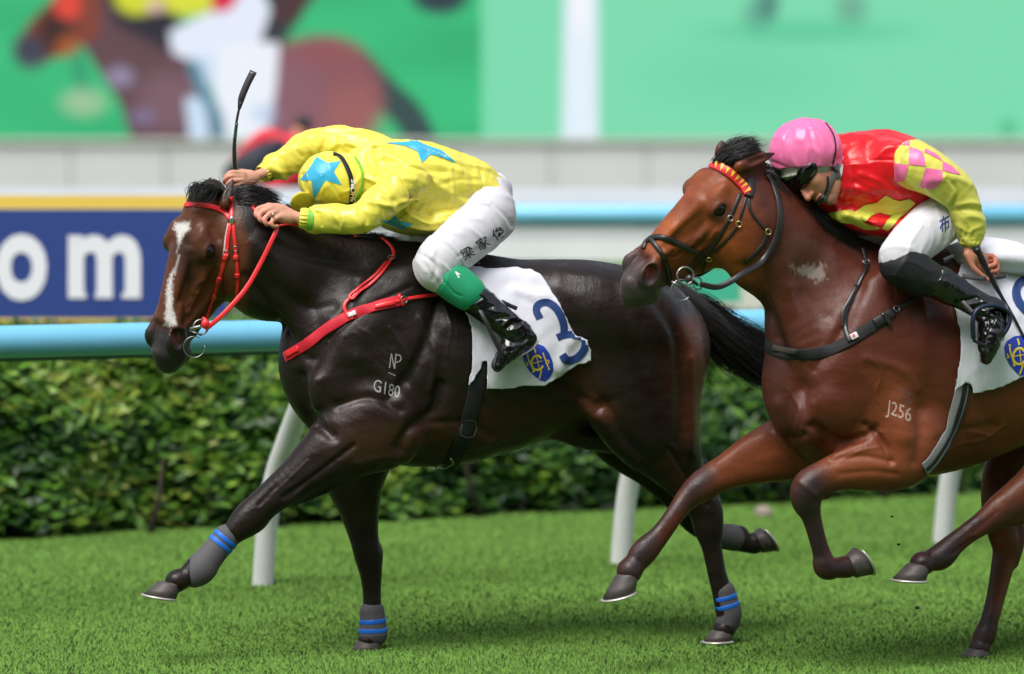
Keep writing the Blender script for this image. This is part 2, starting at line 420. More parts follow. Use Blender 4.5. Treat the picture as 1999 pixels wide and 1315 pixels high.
def decal(name, V2, F, bvhs, off, m, parent, step=5, wob=None, thick=0.0, alt=None, relax_n=0, smooth=True, cut=True, mirror=None):
    if cut: V2, F = grid_cut(V2, F, step)
    P = []; N = []
    for x, y in V2:
        a, n = drop(bvhs, x, y, 0.0)
        if a is None: a = alt(x, y) if alt else None; n = -ray(x, y)
        P.append(a); N.append(n)
    bad = {i for i, p in enumerate(P) if p is None}
    F = [f for f in F if not any(i in bad for i in f)]
    P = np.array([p if p is not None else (0, 0, 0) for p in P]); N = np.array([n if n is not None else (0, 0, 1) for n in N])
    if relax_n:
        e = np.array([(f[i], f[(i + 1) % len(f)]) for f in F for i in range(len(f))]); c = np.bincount(e[:, 0], minlength=len(P)) + np.bincount(e[:, 1], minlength=len(P))
        for _ in range(relax_n):
            for A in (P, N):
                s_ = np.array([np.bincount(e[:, 0], A[e[:, 1], k], len(A)) + np.bincount(e[:, 1], A[e[:, 0], k], len(A)) for k in range(3)]).T
                A += .5 * (s_ / np.maximum(c, 1)[:, None] - A)
    N /= np.linalg.norm(N, axis=1)[:, None] + 1e-9
    o_ = np.full(len(P), off)
    if wob is not None: o_ = o_ + np.array([wob(x, y) for x, y in V2])
    Q = P + N * o_[:, None]
    used = sorted({i for f in F for i in f}); mp = {j: i for i, j in enumerate(used)}; Q = Q[used]; F = [[mp[i] for i in f] for f in F]
    if mirror is not None:
        n = len(Q); Q = np.vstack([Q, mirror.mir(Q)]); F = F + [[i + n for i in f][::-1] for f in F]
    o = mesh_obj(name, Q, F, m, parent, smooth)
    bm = bmesh.new(); bm.from_mesh(o.data); bmesh.ops.recalc_face_normals(bm, faces=bm.faces)
    if thick:
        pass
    bm.to_mesh(o.data); bm.free()
    if smooth: o.data.polygons.foreach_set('use_smooth', np.ones(len(o.data.polygons), bool))
    if thick:
        md = o.modifiers.new('thickness', 'SOLIDIFY'); md.thickness = thick; md.offset = 0
    return o
def stroke2d(pts, wd, closed=False, sub=5, taper=False):
    """flat outline of a pen stroke in pixels -> V2, F"""
    q = catmull(pts, sub, closed) if len(pts) > 2 else np.array(pts, float); n = len(q)
    T = np.roll(q, -1, 0) - np.roll(q, 1, 0) if closed else np.gradient(q, axis=0); T /= np.linalg.norm(T, axis=1)[:, None] + 1e-9
    Nn = np.stack([-T[:, 1], T[:, 0]], 1); w_ = np.full(n, wd / 2.) if not isinstance(wd, (list, tuple)) else np.interp(np.linspace(0, 1, n), np.linspace(0, 1, len(wd)), wd) / 2
    V = np.vstack([q + Nn * w_[:, None], q - Nn * w_[:, None]]); m = n if closed else n - 1
    return V, [(i, (i + 1) % n, n + (i + 1) % n, n + i) for i in range(m)]
def join2d(parts):
    V = []; F = []
    for v, f in parts:
        n = len(V); V += [tuple(p) for p in v]; F += [tuple(n + i for i in g) for g in f]
    return V, F
def text2d(txt, origin, xdir, ydir, bold=0.0):
    """letters as a flat mesh: xdir, ydir = pixel vectors of one em along and up"""
    cu = bpy.data.curves.new('t', 'FONT'); cu.body = txt; cu.size = 1; cu.offset = bold; cu.resolution_u = 4; o = bpy.data.objects.new('t', cu); COL.objects.link(o)
    dg = bpy.context.evaluated_depsgraph_get(); me = bpy.data.meshes.new_from_object(o.evaluated_get(dg))
    V = [(origin[0] + v.co.x * xdir[0] + v.co.y * ydir[0], origin[1] + v.co.x * xdir[1] + v.co.y * ydir[1]) for v in me.vertices]
    F = [tuple(p.vertices) for p in me.polygons]; bpy.data.objects.remove(o); bpy.data.curves.remove(cu); bpy.data.meshes.remove(me); return V, F
def hair(name, roots, m, parent, seg=7, rad=.0012):
    """roots: list of (list of 3D guide points, radius scale); thin tapering strands"""
    mb_v = []; mb_f = []
    for pts, rs in roots:
        q = catmull(pts, max(2, seg // (len(pts) - 1))) if seg else np.asarray(pts); n0 = len(mb_v); n = len(q)
        T = np.gradient(q, axis=0)
        for i in range(n):
            t = unit(T[i]); u = unit(np.cross(t, (.3, .8, .5))); v = np.cross(t, u); r = rad * rs * (1 - .8 * (i / (n - 1)) ** 1.5)
            for k in range(3):
                a = k * 2.0944; mb_v.append(q[i] + (u * math.cos(a) + v * math.sin(a)) * r)
            if i:
                b = n0 + (i - 1) * 3
                for k in range(3): mb_f.append((b + k, b + (k + 1) % 3, b + 3 + (k + 1) % 3, b + 3 + k))
    return mesh_obj(name, np.array(mb_v), np.array(mb_f, np.int32), m, parent, True)
# ================================================================ the setting

def build_setting():
    # ---------------- ground
    V = []; F = []
    gx = np.concatenate([np.linspace(-300, -12, 8), np.linspace(-10, 12, 60), np.linspace(14, 300, 8)]); gy = np.concatenate([np.linspace(-40, 8, 6), np.linspace(9, 30, 60), np.linspace(34, 500, 10)])
    X, Y = np.meshgrid(gx, gy, indexing='ij'); Z = np.array([[0.012 * mnoise.noise(Vector((x * .9, y * .9, 0))) if 8 < y < 26 and abs(x) < 11 else 0 for y in gy] for x in gx])
    V = np.stack([X, Y, Z - .004], -1).reshape(-1, 3); ny = len(gy)
    F = np.array([(i * ny + j, (i + 1) * ny + j, (i + 1) * ny + j + 1, i * ny + j + 1) for i in range(len(gx) - 1) for j in range(ny - 1)], np.int32)
    m = mat('turf_soil', sr((72, 108, 46)), .9, var=(1.7, .35), bump=[(60, .6, .02, (1, 1, 1))], spec=.2)
    tag(mesh_obj('ground', V, F, m), kind='structure')
    # ---------------- grass blades
    n = 560000
    d = 13.0 + (rng.random(n) ** 1.25) * 9.5; x = ((rng.random(n) - .5) * 2850) / F_PX * d * 1.02
    x = x + .1
    z = np.array([0.012 * mnoise.noise(Vector((a * .9, b * .9, 0))) for a, b in zip(x[::16], d[::16])]).repeat(16)[:n] * 0
    hgt = .014 + .014 * rng.random(n); hgt *= .85 + .3 * (np.sin(x * 2.1 + d * 1.3) * np.sin(d * 2.7 - x) > 0)
    ang = rng.random(n) * math.pi; wd = .0035 + .002 * rng.random(n); lean = (rng.random((n, 2)) - .5) * .03
    p = np.stack([x, d, z - .006], 1); u = np.stack([np.cos(ang), np.sin(ang) * .4, ang * 0], 1) * wd[:, None]
    tip = p + np.stack([lean[:, 0], lean[:, 1], hgt], 1); mid = p + np.stack([lean[:, 0] * .35, lean[:, 1] * .35, hgt * .55], 1)
    V = np.stack([p - u, p + u, mid + u * .8, mid - u * .8, tip], 1).reshape(-1, 3); b = np.arange(n) * 5
    F4 = np.stack([b, b + 1, b + 2, b + 3], 1); F3 = np.stack([b + 3, b + 2, b + 4, b + 4], 1)
    c = np.array(sr((100, 140, 60))) ; k = rng.random(n)[:, None]
    pat = np.array([mnoise.noise(Vector((a * .8, bb * 1.6, 3.))) + .5 * mnoise.noise(Vector((a * 3., bb * 5., 1.))) for a, bb in zip(x[::3], d[::3])]).repeat(3)[:n][:, None]
    C = c * (.9 + .2 * k) * (1 + .38 * pat) + np.array([.02, .012, .0]) * (rng.random(n)[:, None] > .9)
    C = C.repeat(5, 0)
    me = bpy.data.meshes.new('grass'); me.vertices.add(len(V)); me.vertices.foreach_set('co', V.astype(np.float32).ravel())
    L = np.concatenate([F4.ravel(), F3[:, :3].ravel()]).astype(np.int32); me.loops.add(len(L)); me.loops.foreach_set('vertex_index', L)
    me.polygons.add(2 * n); me.polygons.foreach_set('loop_start', np.concatenate([np.arange(n) * 4, n * 4 + np.arange(n) * 3]).astype(np.int32)); me.update(calc_edges=True)
    ca = me.color_attributes.new('col', 'FLOAT_COLOR', 'POINT'); c4 = np.ones((len(V), 4), np.float32); c4[:, :3] = np.clip(C, 0, 1); ca.data.foreach_set('color', c4.ravel())
    gm = mat('grass_blade', attr='col', rough=.7, spec=.15); me.materials.append(gm)
    b_ = gm.node_tree.nodes['Principled BSDF']; soften_normals(gm, .6)
    o = bpy.data.objects.new('grass', me); COL.objects.link(o); tag(o, 'short green racecourse turf under the horses', 'grass', kind='stuff')

    # ---------------- near running rail: blue pipe over the track on bent white posts
    Rd = np.array([.865, .5, 0]); Ov = np.array([.5, -.865, 0]); P1 = np.array([-1.084, 16.2, 0])
    wm = mat('white_post_paint', sr((226, 228, 226)), .45, var=(7, .04)); bm_ = mat('light_blue_plastic', sr((120, 196, 232)), .38, var=(4, .03), coat=.2)
    rail = empty('running_rail', P1, 'light blue rail pipe over the hedge in front, carried by bent white posts', 'rail')
    zc = 1.112; A = P1 + Ov * .6 - Rd * 6; B = P1 + Ov * .6 + Rd * 14; A[2] = B[2] = zc
    MB().tube(np.linspace(A, B, 30), .066, 20).build('pipe', bm_, rail)
    MB().tube(np.linspace(A + (0, 0, -.066) + Ov * -.012, B + (0, 0, -.066) + Ov * -.012, 3), .014, 8).build('underside_shade', mat('shade_grey_green', sr((70, 100, 100)), .6), rail)  # darker strip paints in the shade along the pipe's underside
    for k in range(-2, 6):
        b = P1 + Rd * 1.822 * k; j = MB()
        pts = [b + (0, 0, -.05), b + Ov * .055 + (0, 0, .28), b + Ov * .13 + (0, 0, .48), b + Ov * .26 + (0, 0, .66), b + Ov * .45 + (0, 0, .90), b + Ov * .56 + (0, 0, 1.08)]
        j.tube(catmull(pts, 5), .047, 16); j.build('post', wm, rail)
    # ---------------- hedge
    A = np.array([-2.46, 18.0, 0]); B = np.array([2.83, 20.8, 0]); hd = unit(B - A); hn = np.array([hd[1], -hd[0], 0])   # hn faces the camera
    hedge = empty('clipped_hedge', (A + B) / 2, 'long leafy green clipped hedge behind the blue rail', 'hedge')
    n = 92000; s_ = rng.random(n) * 8.4 - 1.6; zz = rng.random(n) ** .85 * 1.02; dep = rng.random(n) ** 1.3 * .5
    bulge = np.array([mnoise.noise(Vector((a * 1.6, b * 1.9, 0))) for a, b in zip(s_, zz)]); fr = -.12 + .16 * bulge - .16 * np.clip(.35 - zz, 0, 1)
    top = 1.0 + .04 * np.array([mnoise.noise(Vector((a * 2.3, 4., 0))) for a in s_]); zz = np.minimum(zz, top)
    keep = rng.random(n) < np.clip(.5 + zz * 1.3, 0, 1) * (1.1 + .2 * bulge); s_, zz, dep, fr, bulge = s_[keep], zz[keep], dep[keep], fr[keep], bulge[keep]; n = len(s_)
    c = A + s_[:, None] * hd + hn * (fr - dep)[:, None] + np.array([0, 0, 1]) * (zz + .03)[:, None]
    nr = rng.normal(size=(n, 3)) * .55 + hn + np.array([0, 0, .75]); nr /= np.linalg.norm(nr, axis=1)[:, None]
    dr = rng.normal(size=(n, 3)) * .5 + hd * np.sign(rng.random(n) - .5)[:, None]; dr -= (dr * nr).sum(1)[:, None] * nr; dr /= np.linalg.norm(dr, axis=1)[:, None]
    sd_ = np.cross(nr, dr); ll = (.034 + .028 * rng.random(n))[:, None]; ww = ll * .42
    V = np.stack([c - dr * ll, c + sd_ * ww - nr * .003, c + dr * ll, c - sd_ * ww - nr * .003], 1).reshape(-1, 3); F = np.arange(n * 4, dtype=np.int32).reshape(n, 4)
    cl = np.array([sr((56, 96, 30)), sr((86, 130, 40)), sr((116, 150, 50)), sr((138, 152, 60)), sr((34, 66, 28))])
    cluster = np.array([mnoise.noise(Vector((a * 2.6, b * 3.4, 7.))) for a, b in zip(s_, zz)]); r_ = rng.random(n) + cluster * .8 + .25 * (s_ < 2.4)
    pick = np.where(r_ < .28, 4, np.where(r_ < .62, 0, np.where(r_ < .95, 1, np.where(r_ < 1.22, 2, 3)))); C = cl[pick] * .98 * (.8 + .4 * rng.random(n))[:, None]
    mesh_obj('foliage', V, F, mat('hedge_leaf', attr='col', rough=.42, spec=.4), hedge, True, C.repeat(4, 0))
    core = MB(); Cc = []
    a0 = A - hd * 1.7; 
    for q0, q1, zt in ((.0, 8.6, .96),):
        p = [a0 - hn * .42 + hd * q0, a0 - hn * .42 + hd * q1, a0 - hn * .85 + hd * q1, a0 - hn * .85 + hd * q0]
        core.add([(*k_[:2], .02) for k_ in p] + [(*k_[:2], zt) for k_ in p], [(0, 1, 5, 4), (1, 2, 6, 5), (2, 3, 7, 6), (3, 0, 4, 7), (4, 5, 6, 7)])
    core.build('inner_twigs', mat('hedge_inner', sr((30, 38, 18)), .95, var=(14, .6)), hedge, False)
    tm = mat('hedge_bark', sr((58, 50, 38)), .9, var=(20, .3))
    for q in np.arange(-1.5, 6.8, .6):
        b = A + hd * (q + .05 * rng.normal()) + hn * (-.12 + .04 * rng.normal()); t = b + hd * .16 * rng.normal() + (0, 0, .35 + .15 * rng.random())
        MB().tube([b, (b + t) / 2 + hd * .03 * rng.normal(), t], [.014 + .01 * rng.random(), .012, .008], 6).build('stem', tm, hedge)
    # stones at the foot of the hedge
    for (px, py, r) in ((1490, 1010, .05), (640, 995, .085), (862, 905, .03)):
        if py > 950:
            g = ground(px, py); bb = MB().ball((0, 0, 0), (r, r * .6, r * .8), 12).build('stone', mat('pale_stone', sr((150, 138, 126)), .8, var=(20, .2)), None)
            bb.location = (g[0], g[1], r * .5)
            tag(bb, 'pale block at the hedge foot between the front legs and the bent post' if px < 1000 else 'small pale stone at the hedge foot right of the middle', 'stone')
    # ---------------- sponsor banner
    D = 21.0; ban = empty('advertising_banner', at_depth(200, 625, D) * (1, 1, 0), 'dark blue banner with gold edges and big white letters at the left', 'banner')
    navy = mat('banner_blue', sr((40, 66, 136)), .55, var=(2, .03)); gold = mat('banner_gold', sr((240, 205, 90)), .5); white = mat('banner_white', sr((235, 238, 244)), .5)
    def rect(x0, y0, x1, y1, Dd, nm, m_, par, th=.03):
        a = at_depth(x0, y1, Dd); b = at_depth(x1, y0, Dd); return MB().box((a[0], Dd, a[2]), (b[0], Dd + th, b[2])).build(nm, m_, par, False)
    rect(-260, 408, 441, 621, D, 'panel', navy, ban); rect(-260, 381, 441, 407.6, D, 'gold_band', gold, ban); rect(-260, 621.4, 441, 627, D, 'gold_band', gold, ban)
    V2, F2 = text2d('com', (0, 0), (1, 0), (0, 1), .028)
    V2 = np.array(V2); 
    # fit: 'm' spans 133..275 px, 'o' 0..90; x-height 460..582
    letters = MB(); k_ = {}
    for ch, x0, x1 in (('c', -150, -50), ('o', -8, 92), ('m', 133, 275)):
        v, f = text2d(ch, (0, 0), (1, 0), (0, 1), .034); v = np.array(v); lo, hi = v.min(0), v.max(0); yy0, yy1 = (582, 458) if ch == 'm' else (587, 456)
        xx = x0 + (v[:, 0] - lo[0]) / (hi[0] - lo[0]) * (x1 - x0); yy = yy0 + (v[:, 1] - lo[1]) / (hi[1] - lo[1]) * (yy1 - yy0)
        letters.add([at_depth(a, b, D - .006) for a, b in zip(xx, yy)], f)
        if ch == 'm':
            for (a0, b0, a1, b1) in ((133, 459, 158, 474), (133, 571, 168, 582), (186, 571, 220, 582), (238, 571, 275, 582)):
                letters.add([at_depth(a0, b1, D - .008), at_depth(a1, b1, D - .008), at_depth(a1, b0, D - .008), at_depth(a0, b0, D - .008)], [(0, 1, 2, 3)])
    letters.build('lettering', white, ban, False)
    for px in (-120, 150, 420):
        a = at_depth(px, 620, D + .08); MB().tube([(a[0], D + .08, 0), (a[0], D + .08, 1.6)], .025, 8).build('leg', wm, ban)
    # ---------------- far rail with white boards
    D = 27.7; s = F_PX / D; zf = lambda y: CAM_Z - (y - HOR) / s
    far = empty('track_fence', (0, D, 0), 'white boarded fence with light blue top pipe, below the grey wall', 'fence')
    wb = mat('fence_board_white', sr((222, 224, 228)), .5, var=(3, .03))
    MB().box((-7, D + .25, zf(418)), (9, D + .28, zf(366))).build('board', wb, far, False)
    MB().tube([(-7, D, zf(418)), (9, D, zf(418))], .072, 18).build('pipe', bm_, far)
    MB().box((-7, D + .02, zf(442)), (9, D + .05, zf(434))).build('shadow_gap', mat('gap_shade_dark', sr((52, 56, 60)), .8), far, False)  # dark solid strip stands in for the shade between pipe and boards
    MB().box((-7, D + .0, zf(460)), (9, D + .03, zf(443))).build('board', wb, far, False)
    MB().box((-7, D + .02, zf(463)), (9, D + .05, zf(460.5))).build('shadow_gap', mat('grey_seam', sr((190, 190, 188)), .8), far, False)
    MB().box((-7, D - .02, zf(509)), (9, D + .02, zf(463.5))).build('board', wb, far, False)
    for x in np.arange(-6.8, 9, 2.6): MB().tube([(x, D + .12, 0), (x, D + .12, zf(440))], .04, 10).build('post', wm, far)
    # ---------------- teal board and cream post seen between the necks
    D = 25.0; tb = empty('signboard', at_depth(1390, 590, D) * (1, 1, 0), 'small teal green board in cream frame seen under the bay horse\'s jaw', 'board')
    rect(1325, 522, 1446, 590, D, 'panel', mat('teal_paint', sr((66, 176, 146)), .5), tb); rect(1446.5, 505, 1482, 650, D, 'frame', mat('cream_paint', sr((206, 206, 196)), .6), tb, .05)
    rect(1310, 590.5, 1446, 610, D, 'frame', mat('cream_paint_rail', sr((206, 206, 196)), .6), tb, .05)
    for px in (1330, 1460):
        a = at_depth(px, 600, D); MB().tube([(a[0], D + .08, 0), (a[0], D + .08, 1.0)], .02, 8).build('leg', wm, tb)
    # small grey post in the gap below the banner
    # ---------------- shrubs behind the far fence
    D = 36.0; s = F_PX / D
    for nm, x0, x1, ytop, cc, lb in (('shrub', 860, 1085, 500, (40, 66, 36), 'dark green shrub mass behind the white fence, right of the yellow jockey\'s thigh'), ('shrub', 1090, 1420, 506, (96, 140, 48), 'bright green low shrub row under the white fence, over the black rump'), ('shrub', 380, 640, 560, (120, 140, 104), 'grey green shrub behind the rail, under the first horse\'s jaw')):
        cx = at_depth((x0 + x1) / 2, 600, D); sh = empty(nm, (cx[0], D, 0), lb, 'shrub'); k = 2600
        P = np.stack([(rng.random(k) - .5) * (x1 - x0) / s + cx[0], D + (rng.random(k) - .5) * .8, rng.random(k) ** .8 * (CAM_Z - (ytop - HOR) / s)], 1)
        nn = rng.normal(size=(k, 3)) + (0, -1, .6); nn /= np.linalg.norm(nn, axis=1)[:, None]; u = np.cross(nn, rng.normal(size=(k, 3))); u /= np.linalg.norm(u, axis=1)[:, None]; v = np.cross(nn, u)
        V = np.stack([P - u * .07, P + v * .04, P + u * .07, P - v * .04], 1).reshape(-1, 3)
        mesh_obj('foliage', V, np.arange(k * 4, dtype=np.int32).reshape(k, 4), mat(nm + '_leaf', sr(cc), .6, var=(5, .35)), sh, True)
        [MB().tube([(x, D, 0), (x + .1 * rng.normal(), D, .6)], .02, 6).build('stem', tm, sh) for x in np.linspace(P[:, 0].min() + .1, P[:, 0].max() - .1, 4)]
    # ---------------- wall and big screen
    D = 50.0; s = F_PX / D; zt = CAM_Z - (279 - HOR) / s
    wall = empty('panelled_wall', (0, D, 0), 'long pale grey panelled wall directly below the giant screen', 'wall')
    wmt = mat('wall_panel', sr((200, 199, 203)), .7, var=(.6, .05)); x = -11.0; k = 0
    while x < 13:
        MB().box((x + .012, D + .003 * (k % 2), 0), (x + 1.268, D + .2, zt)).build('panel', wmt, wall, False); x += 1.28; k += 1
    MB().box((-11, D + .05, 0), (13, D + .22, zt - .02)).build('backing', mat('seam_grey', sr((160, 160, 160)), .8), wall, False)
    MB().box((-11.2, D - .06, zt + .002), (13.2, D + .3, zt + .06)).build('coping', mat('coping_beige', sr((196, 194, 190)), .7), wall, False)
    D = 50.15; s = F_PX / D
    scr = empty('giant_screen', (0, D, 0), 'giant video screen across the top showing a bay racehorse and rider on green turf', 'screen')
    nx, ny = 620, 110; px = np.linspace(-420, 2420, nx); py = np.linspace(-260, 279, ny); PX, PY = np.meshgrid(px, py, indexing='ij'); X_ = PX.ravel(); Y_ = PY.ravel()
    C = np.where((X_ < 942)[:, None], np.array([sr((64, 190, 126))]), np.array([sr((126, 222, 176))]))
    nz = np.array([mnoise.noise(Vector((a / 260, b / 70, 2))) for a, b in zip(X_, Y_)]); C = C * (1 + .16 * nz[:, None])
    def S(P, c, soft=5, a=1.):
        P = [p for p in P]; ins = inpoly(X_, Y_, P); d = d2poly(X_, Y_, P + [P[0]]); d = np.where(ins, -d, d); w_ = (np.clip(.5 - d / soft, 0, 1) * a)[:, None]; C[:] = C * (1 - w_) + np.array(sr(c)) * w_
    def E(cx, cy, rx, ry, c, soft=.22, a=1.):
        q = np.hypot((X_ - cx) / rx, (Y_ - cy) / ry); w_ = (np.clip((1 - q) / soft + .5, 0, 1) * a)[:, None]; C[:] = C * (1 - w_) + np.array(sr(c)) * w_
    def Ln(P, wd, c, a=1.):
        d = d2poly(X_, Y_, catmull(P, 5)); w_ = (np.clip(.5 - (d - wd) / 12, 0, 1) * a)[:, None]; C[:] = C * (1 - w_) + np.array(sr(c)) * w_
    Ln([(700, 130), (760, 190), (800, 230), (835, 300)], 30, (62, 84, 84)); Ln([(540, -40), (560, 10), (530, 60), (515, 120)], 34, (60, 66, 72)); Ln([(620, -60), (560, 20)], 30, (84, 62, 66))
    E(620, 185, 128, 112, (144, 92, 98)); E(560, 200, 80, 90, (142, 100, 112), .8); E(690, 225, 52, 60, (172, 108, 104), 1., .6); E(640, 100, 60, 26, (150, 92, 96), .8)
    S([(150, -60), (250, -20), (330, 70), (400, 150), (430, 280), (262, 285), (235, 200), (165, 90)], (104, 78, 84)); E(330, 200, 60, 60, (128, 98, 108), .8)
    S([(190, -60), (330, -20), (380, 90), (330, 100), (230, 50)], (52, 52, 62), 26)
    S([(30, 95), (60, 45), (125, -20), (200, -30), (196, 70), (150, 95), (90, 122), (48, 128)], (136, 72, 60)); E(62, 100, 34, 34, (70, 74, 90), .8); E(110, 60, 34, 40, (70, 50, 48), .9)
    E(135, 92, 22, 20, (190, 104, 50), .9, .7); E(135, 12, 26, 26, (232, 80, 66), .5); Ln([(150, 110), (160, 150), (165, 180)], 14, (60, 140, 110), .6)
    E(165, 200, 42, 26, (158, 200, 158), .9); E(236, 150, 26, 20, (150, 140, 168), .8); E(280, 228, 24, 16, (130, 116, 150), .8)
    S([(332, 62), (420, 20), (500, -40), (530, 20), (508, 86), (450, 118), (380, 122), (338, 104)], (232, 240, 255)); S([(372, 110), (430, 110), (415, 180), (385, 180)], (210, 228, 250))
    S([(425, 96), (480, 82), (546, 84), (540, 170), (526, 250), (500, 284), (428, 284), (418, 200)], (240, 246, 255)); S([(362, 190), (404, 190), (412, 280), (372, 280)], (206, 228, 250))
    Ln([(380, 130), (400, 180), (424, 230), (430, 280)], 12, (90, 140, 160)); E(516, 222, 24, 18, (170, 200, 235), .9, .6)
    E(270, -6, 44, 36, (216, 222, 60), .4); E(370, -2, 56, 34, (222, 226, 70), .4); E(305, 14, 18, 12, (226, 190, 180), .6); S([(410, -60), (500, -60), (452, 20), (418, 26)], (222, 50, 80))
    E(860, -6, 56, 34, (56, 70, 80), .5); S([(938, -300), (2500, -300), (2500, 300), (942, 300)], (128, 222, 178), 6)
    E(1480, 30, 28, 34, (96, 150, 140), .9, .7); E(1500, 0, 20, 40, (70, 110, 110), .8, .7); E(1660, 16, 30, 34, (110, 160, 140), .9, .7); E(1570, 62, 180, 22, (86, 200, 150), .9, .6); E(1440, 150, 160, 60, (112, 214, 168), .9, .5)
    S([(1106, -300), (1164, -300), (1168, 300), (1096, 300)], (232, 244, 255), 16); E(1134, 10, 14, 60, (250, 250, 255), .8); E(1966, 250, 14, 16, (84, 190, 140), .9)
    V = np.stack([CAM[0] + (X_ - CX) / F_PX * D, np.full(X_.shape, D - .0), CAM_Z - (Y_ - HOR) / s], 1)
    F = np.array([(i * ny + j, (i + 1) * ny + j, (i + 1) * ny + j + 1, i * ny + j + 1) for i in range(nx - 1) for j in range(ny - 1)], np.int32)
    sm = mat('screen_picture', (0, 0, 0), .6, attr='col', emis=SCREEN_E, spec=.1)
    for l_ in list(sm.node_tree.links):
        if l_.to_socket.name == 'Base Color': sm.node_tree.links.remove(l_)
    V[:, 1] = D - .02; mesh_obj('picture', V, F, sm, scr, True, C)
    MB().box((V[:, 0].min() - .1, D, V[:, 2].min() - .0), (V[:, 0].max() + .1, D + .5, V[:, 2].max() + 7)).build('cabinet', mat('screen_cabinet', (.02, .02, .02), .6), scr, False)
    # ---------------- unseen stand added behind the camera to block low sky and deepen contrast
    gs = empty('sky_block_stand', (0, -22, 0), 'added unseen grandstand with terraces and roof, opposite the screen', 'sky_block_stand'); cc = mat('sky_block_concrete', sr((120, 118, 114)), .85, var=(1, .1)); dk = mat('sky_block_dark', sr((70, 74, 78)), .7)
    for k in range(12): MB().box((-45, -16.0 - 1.1 * (k + 1), 0), (45, -16.0 - 1.1 * k - .003, 1.2 + .62 * k)).build('terrace', cc, gs, False)
    MB().box((-46, -32, 14.5), (46, -12.5, 15.1)).build('roof', dk, gs, False); MB().box((-45, -31, 0), (45, -30, 14.4)).build('back_wall', cc, gs, False)
    for x in range(-42, 43, 12): MB().box((x - .3, -29.6, 0), (x + .3, -29.0, 14.4)).build('column', cc, gs, False)
SCREEN_E = 0.76
# ================================================================ horses
PM = 523.0     # pixels per metre near the first horse
def pr(side, x, y, l, r, lat=.8, pm=PM): p = side.P(x, y, l); return [*p, r / pm * lat, r / pm]
def sec(side, U, L_, hw, l=0.0, pm=PM):
    a = side.P(*U, l); b = side.P(*L_, l); return [*((a + b) / 2), hw, np.linalg.norm(a - b) / 2]
class HeadFrame:
    """t down the face, f out of the forehead, s to the horse's left; metres"""
    def __init__(s, side, o_px, l, a_img, phi, k):
        s.o = side.P(*o_px, l); a = unit((a_img[0], 0, -a_img[1])); perp = unit((a_img[1] * -1, 0, -a_img[0]))  # in-plane, towards the front of the face
        if perp[0] > 0: perp = -perp
        cam = np.array([0, -1., 0]); s.a = a; s.f = unit(math.cos(phi) * cam + math.sin(phi) * perp); s.s = unit(math.sin(phi) * cam - math.cos(phi) * perp); s.k = k
    def p(s, t, f, q): return s.o + (s.a * t + s.f * f + s.s * q) * s.k
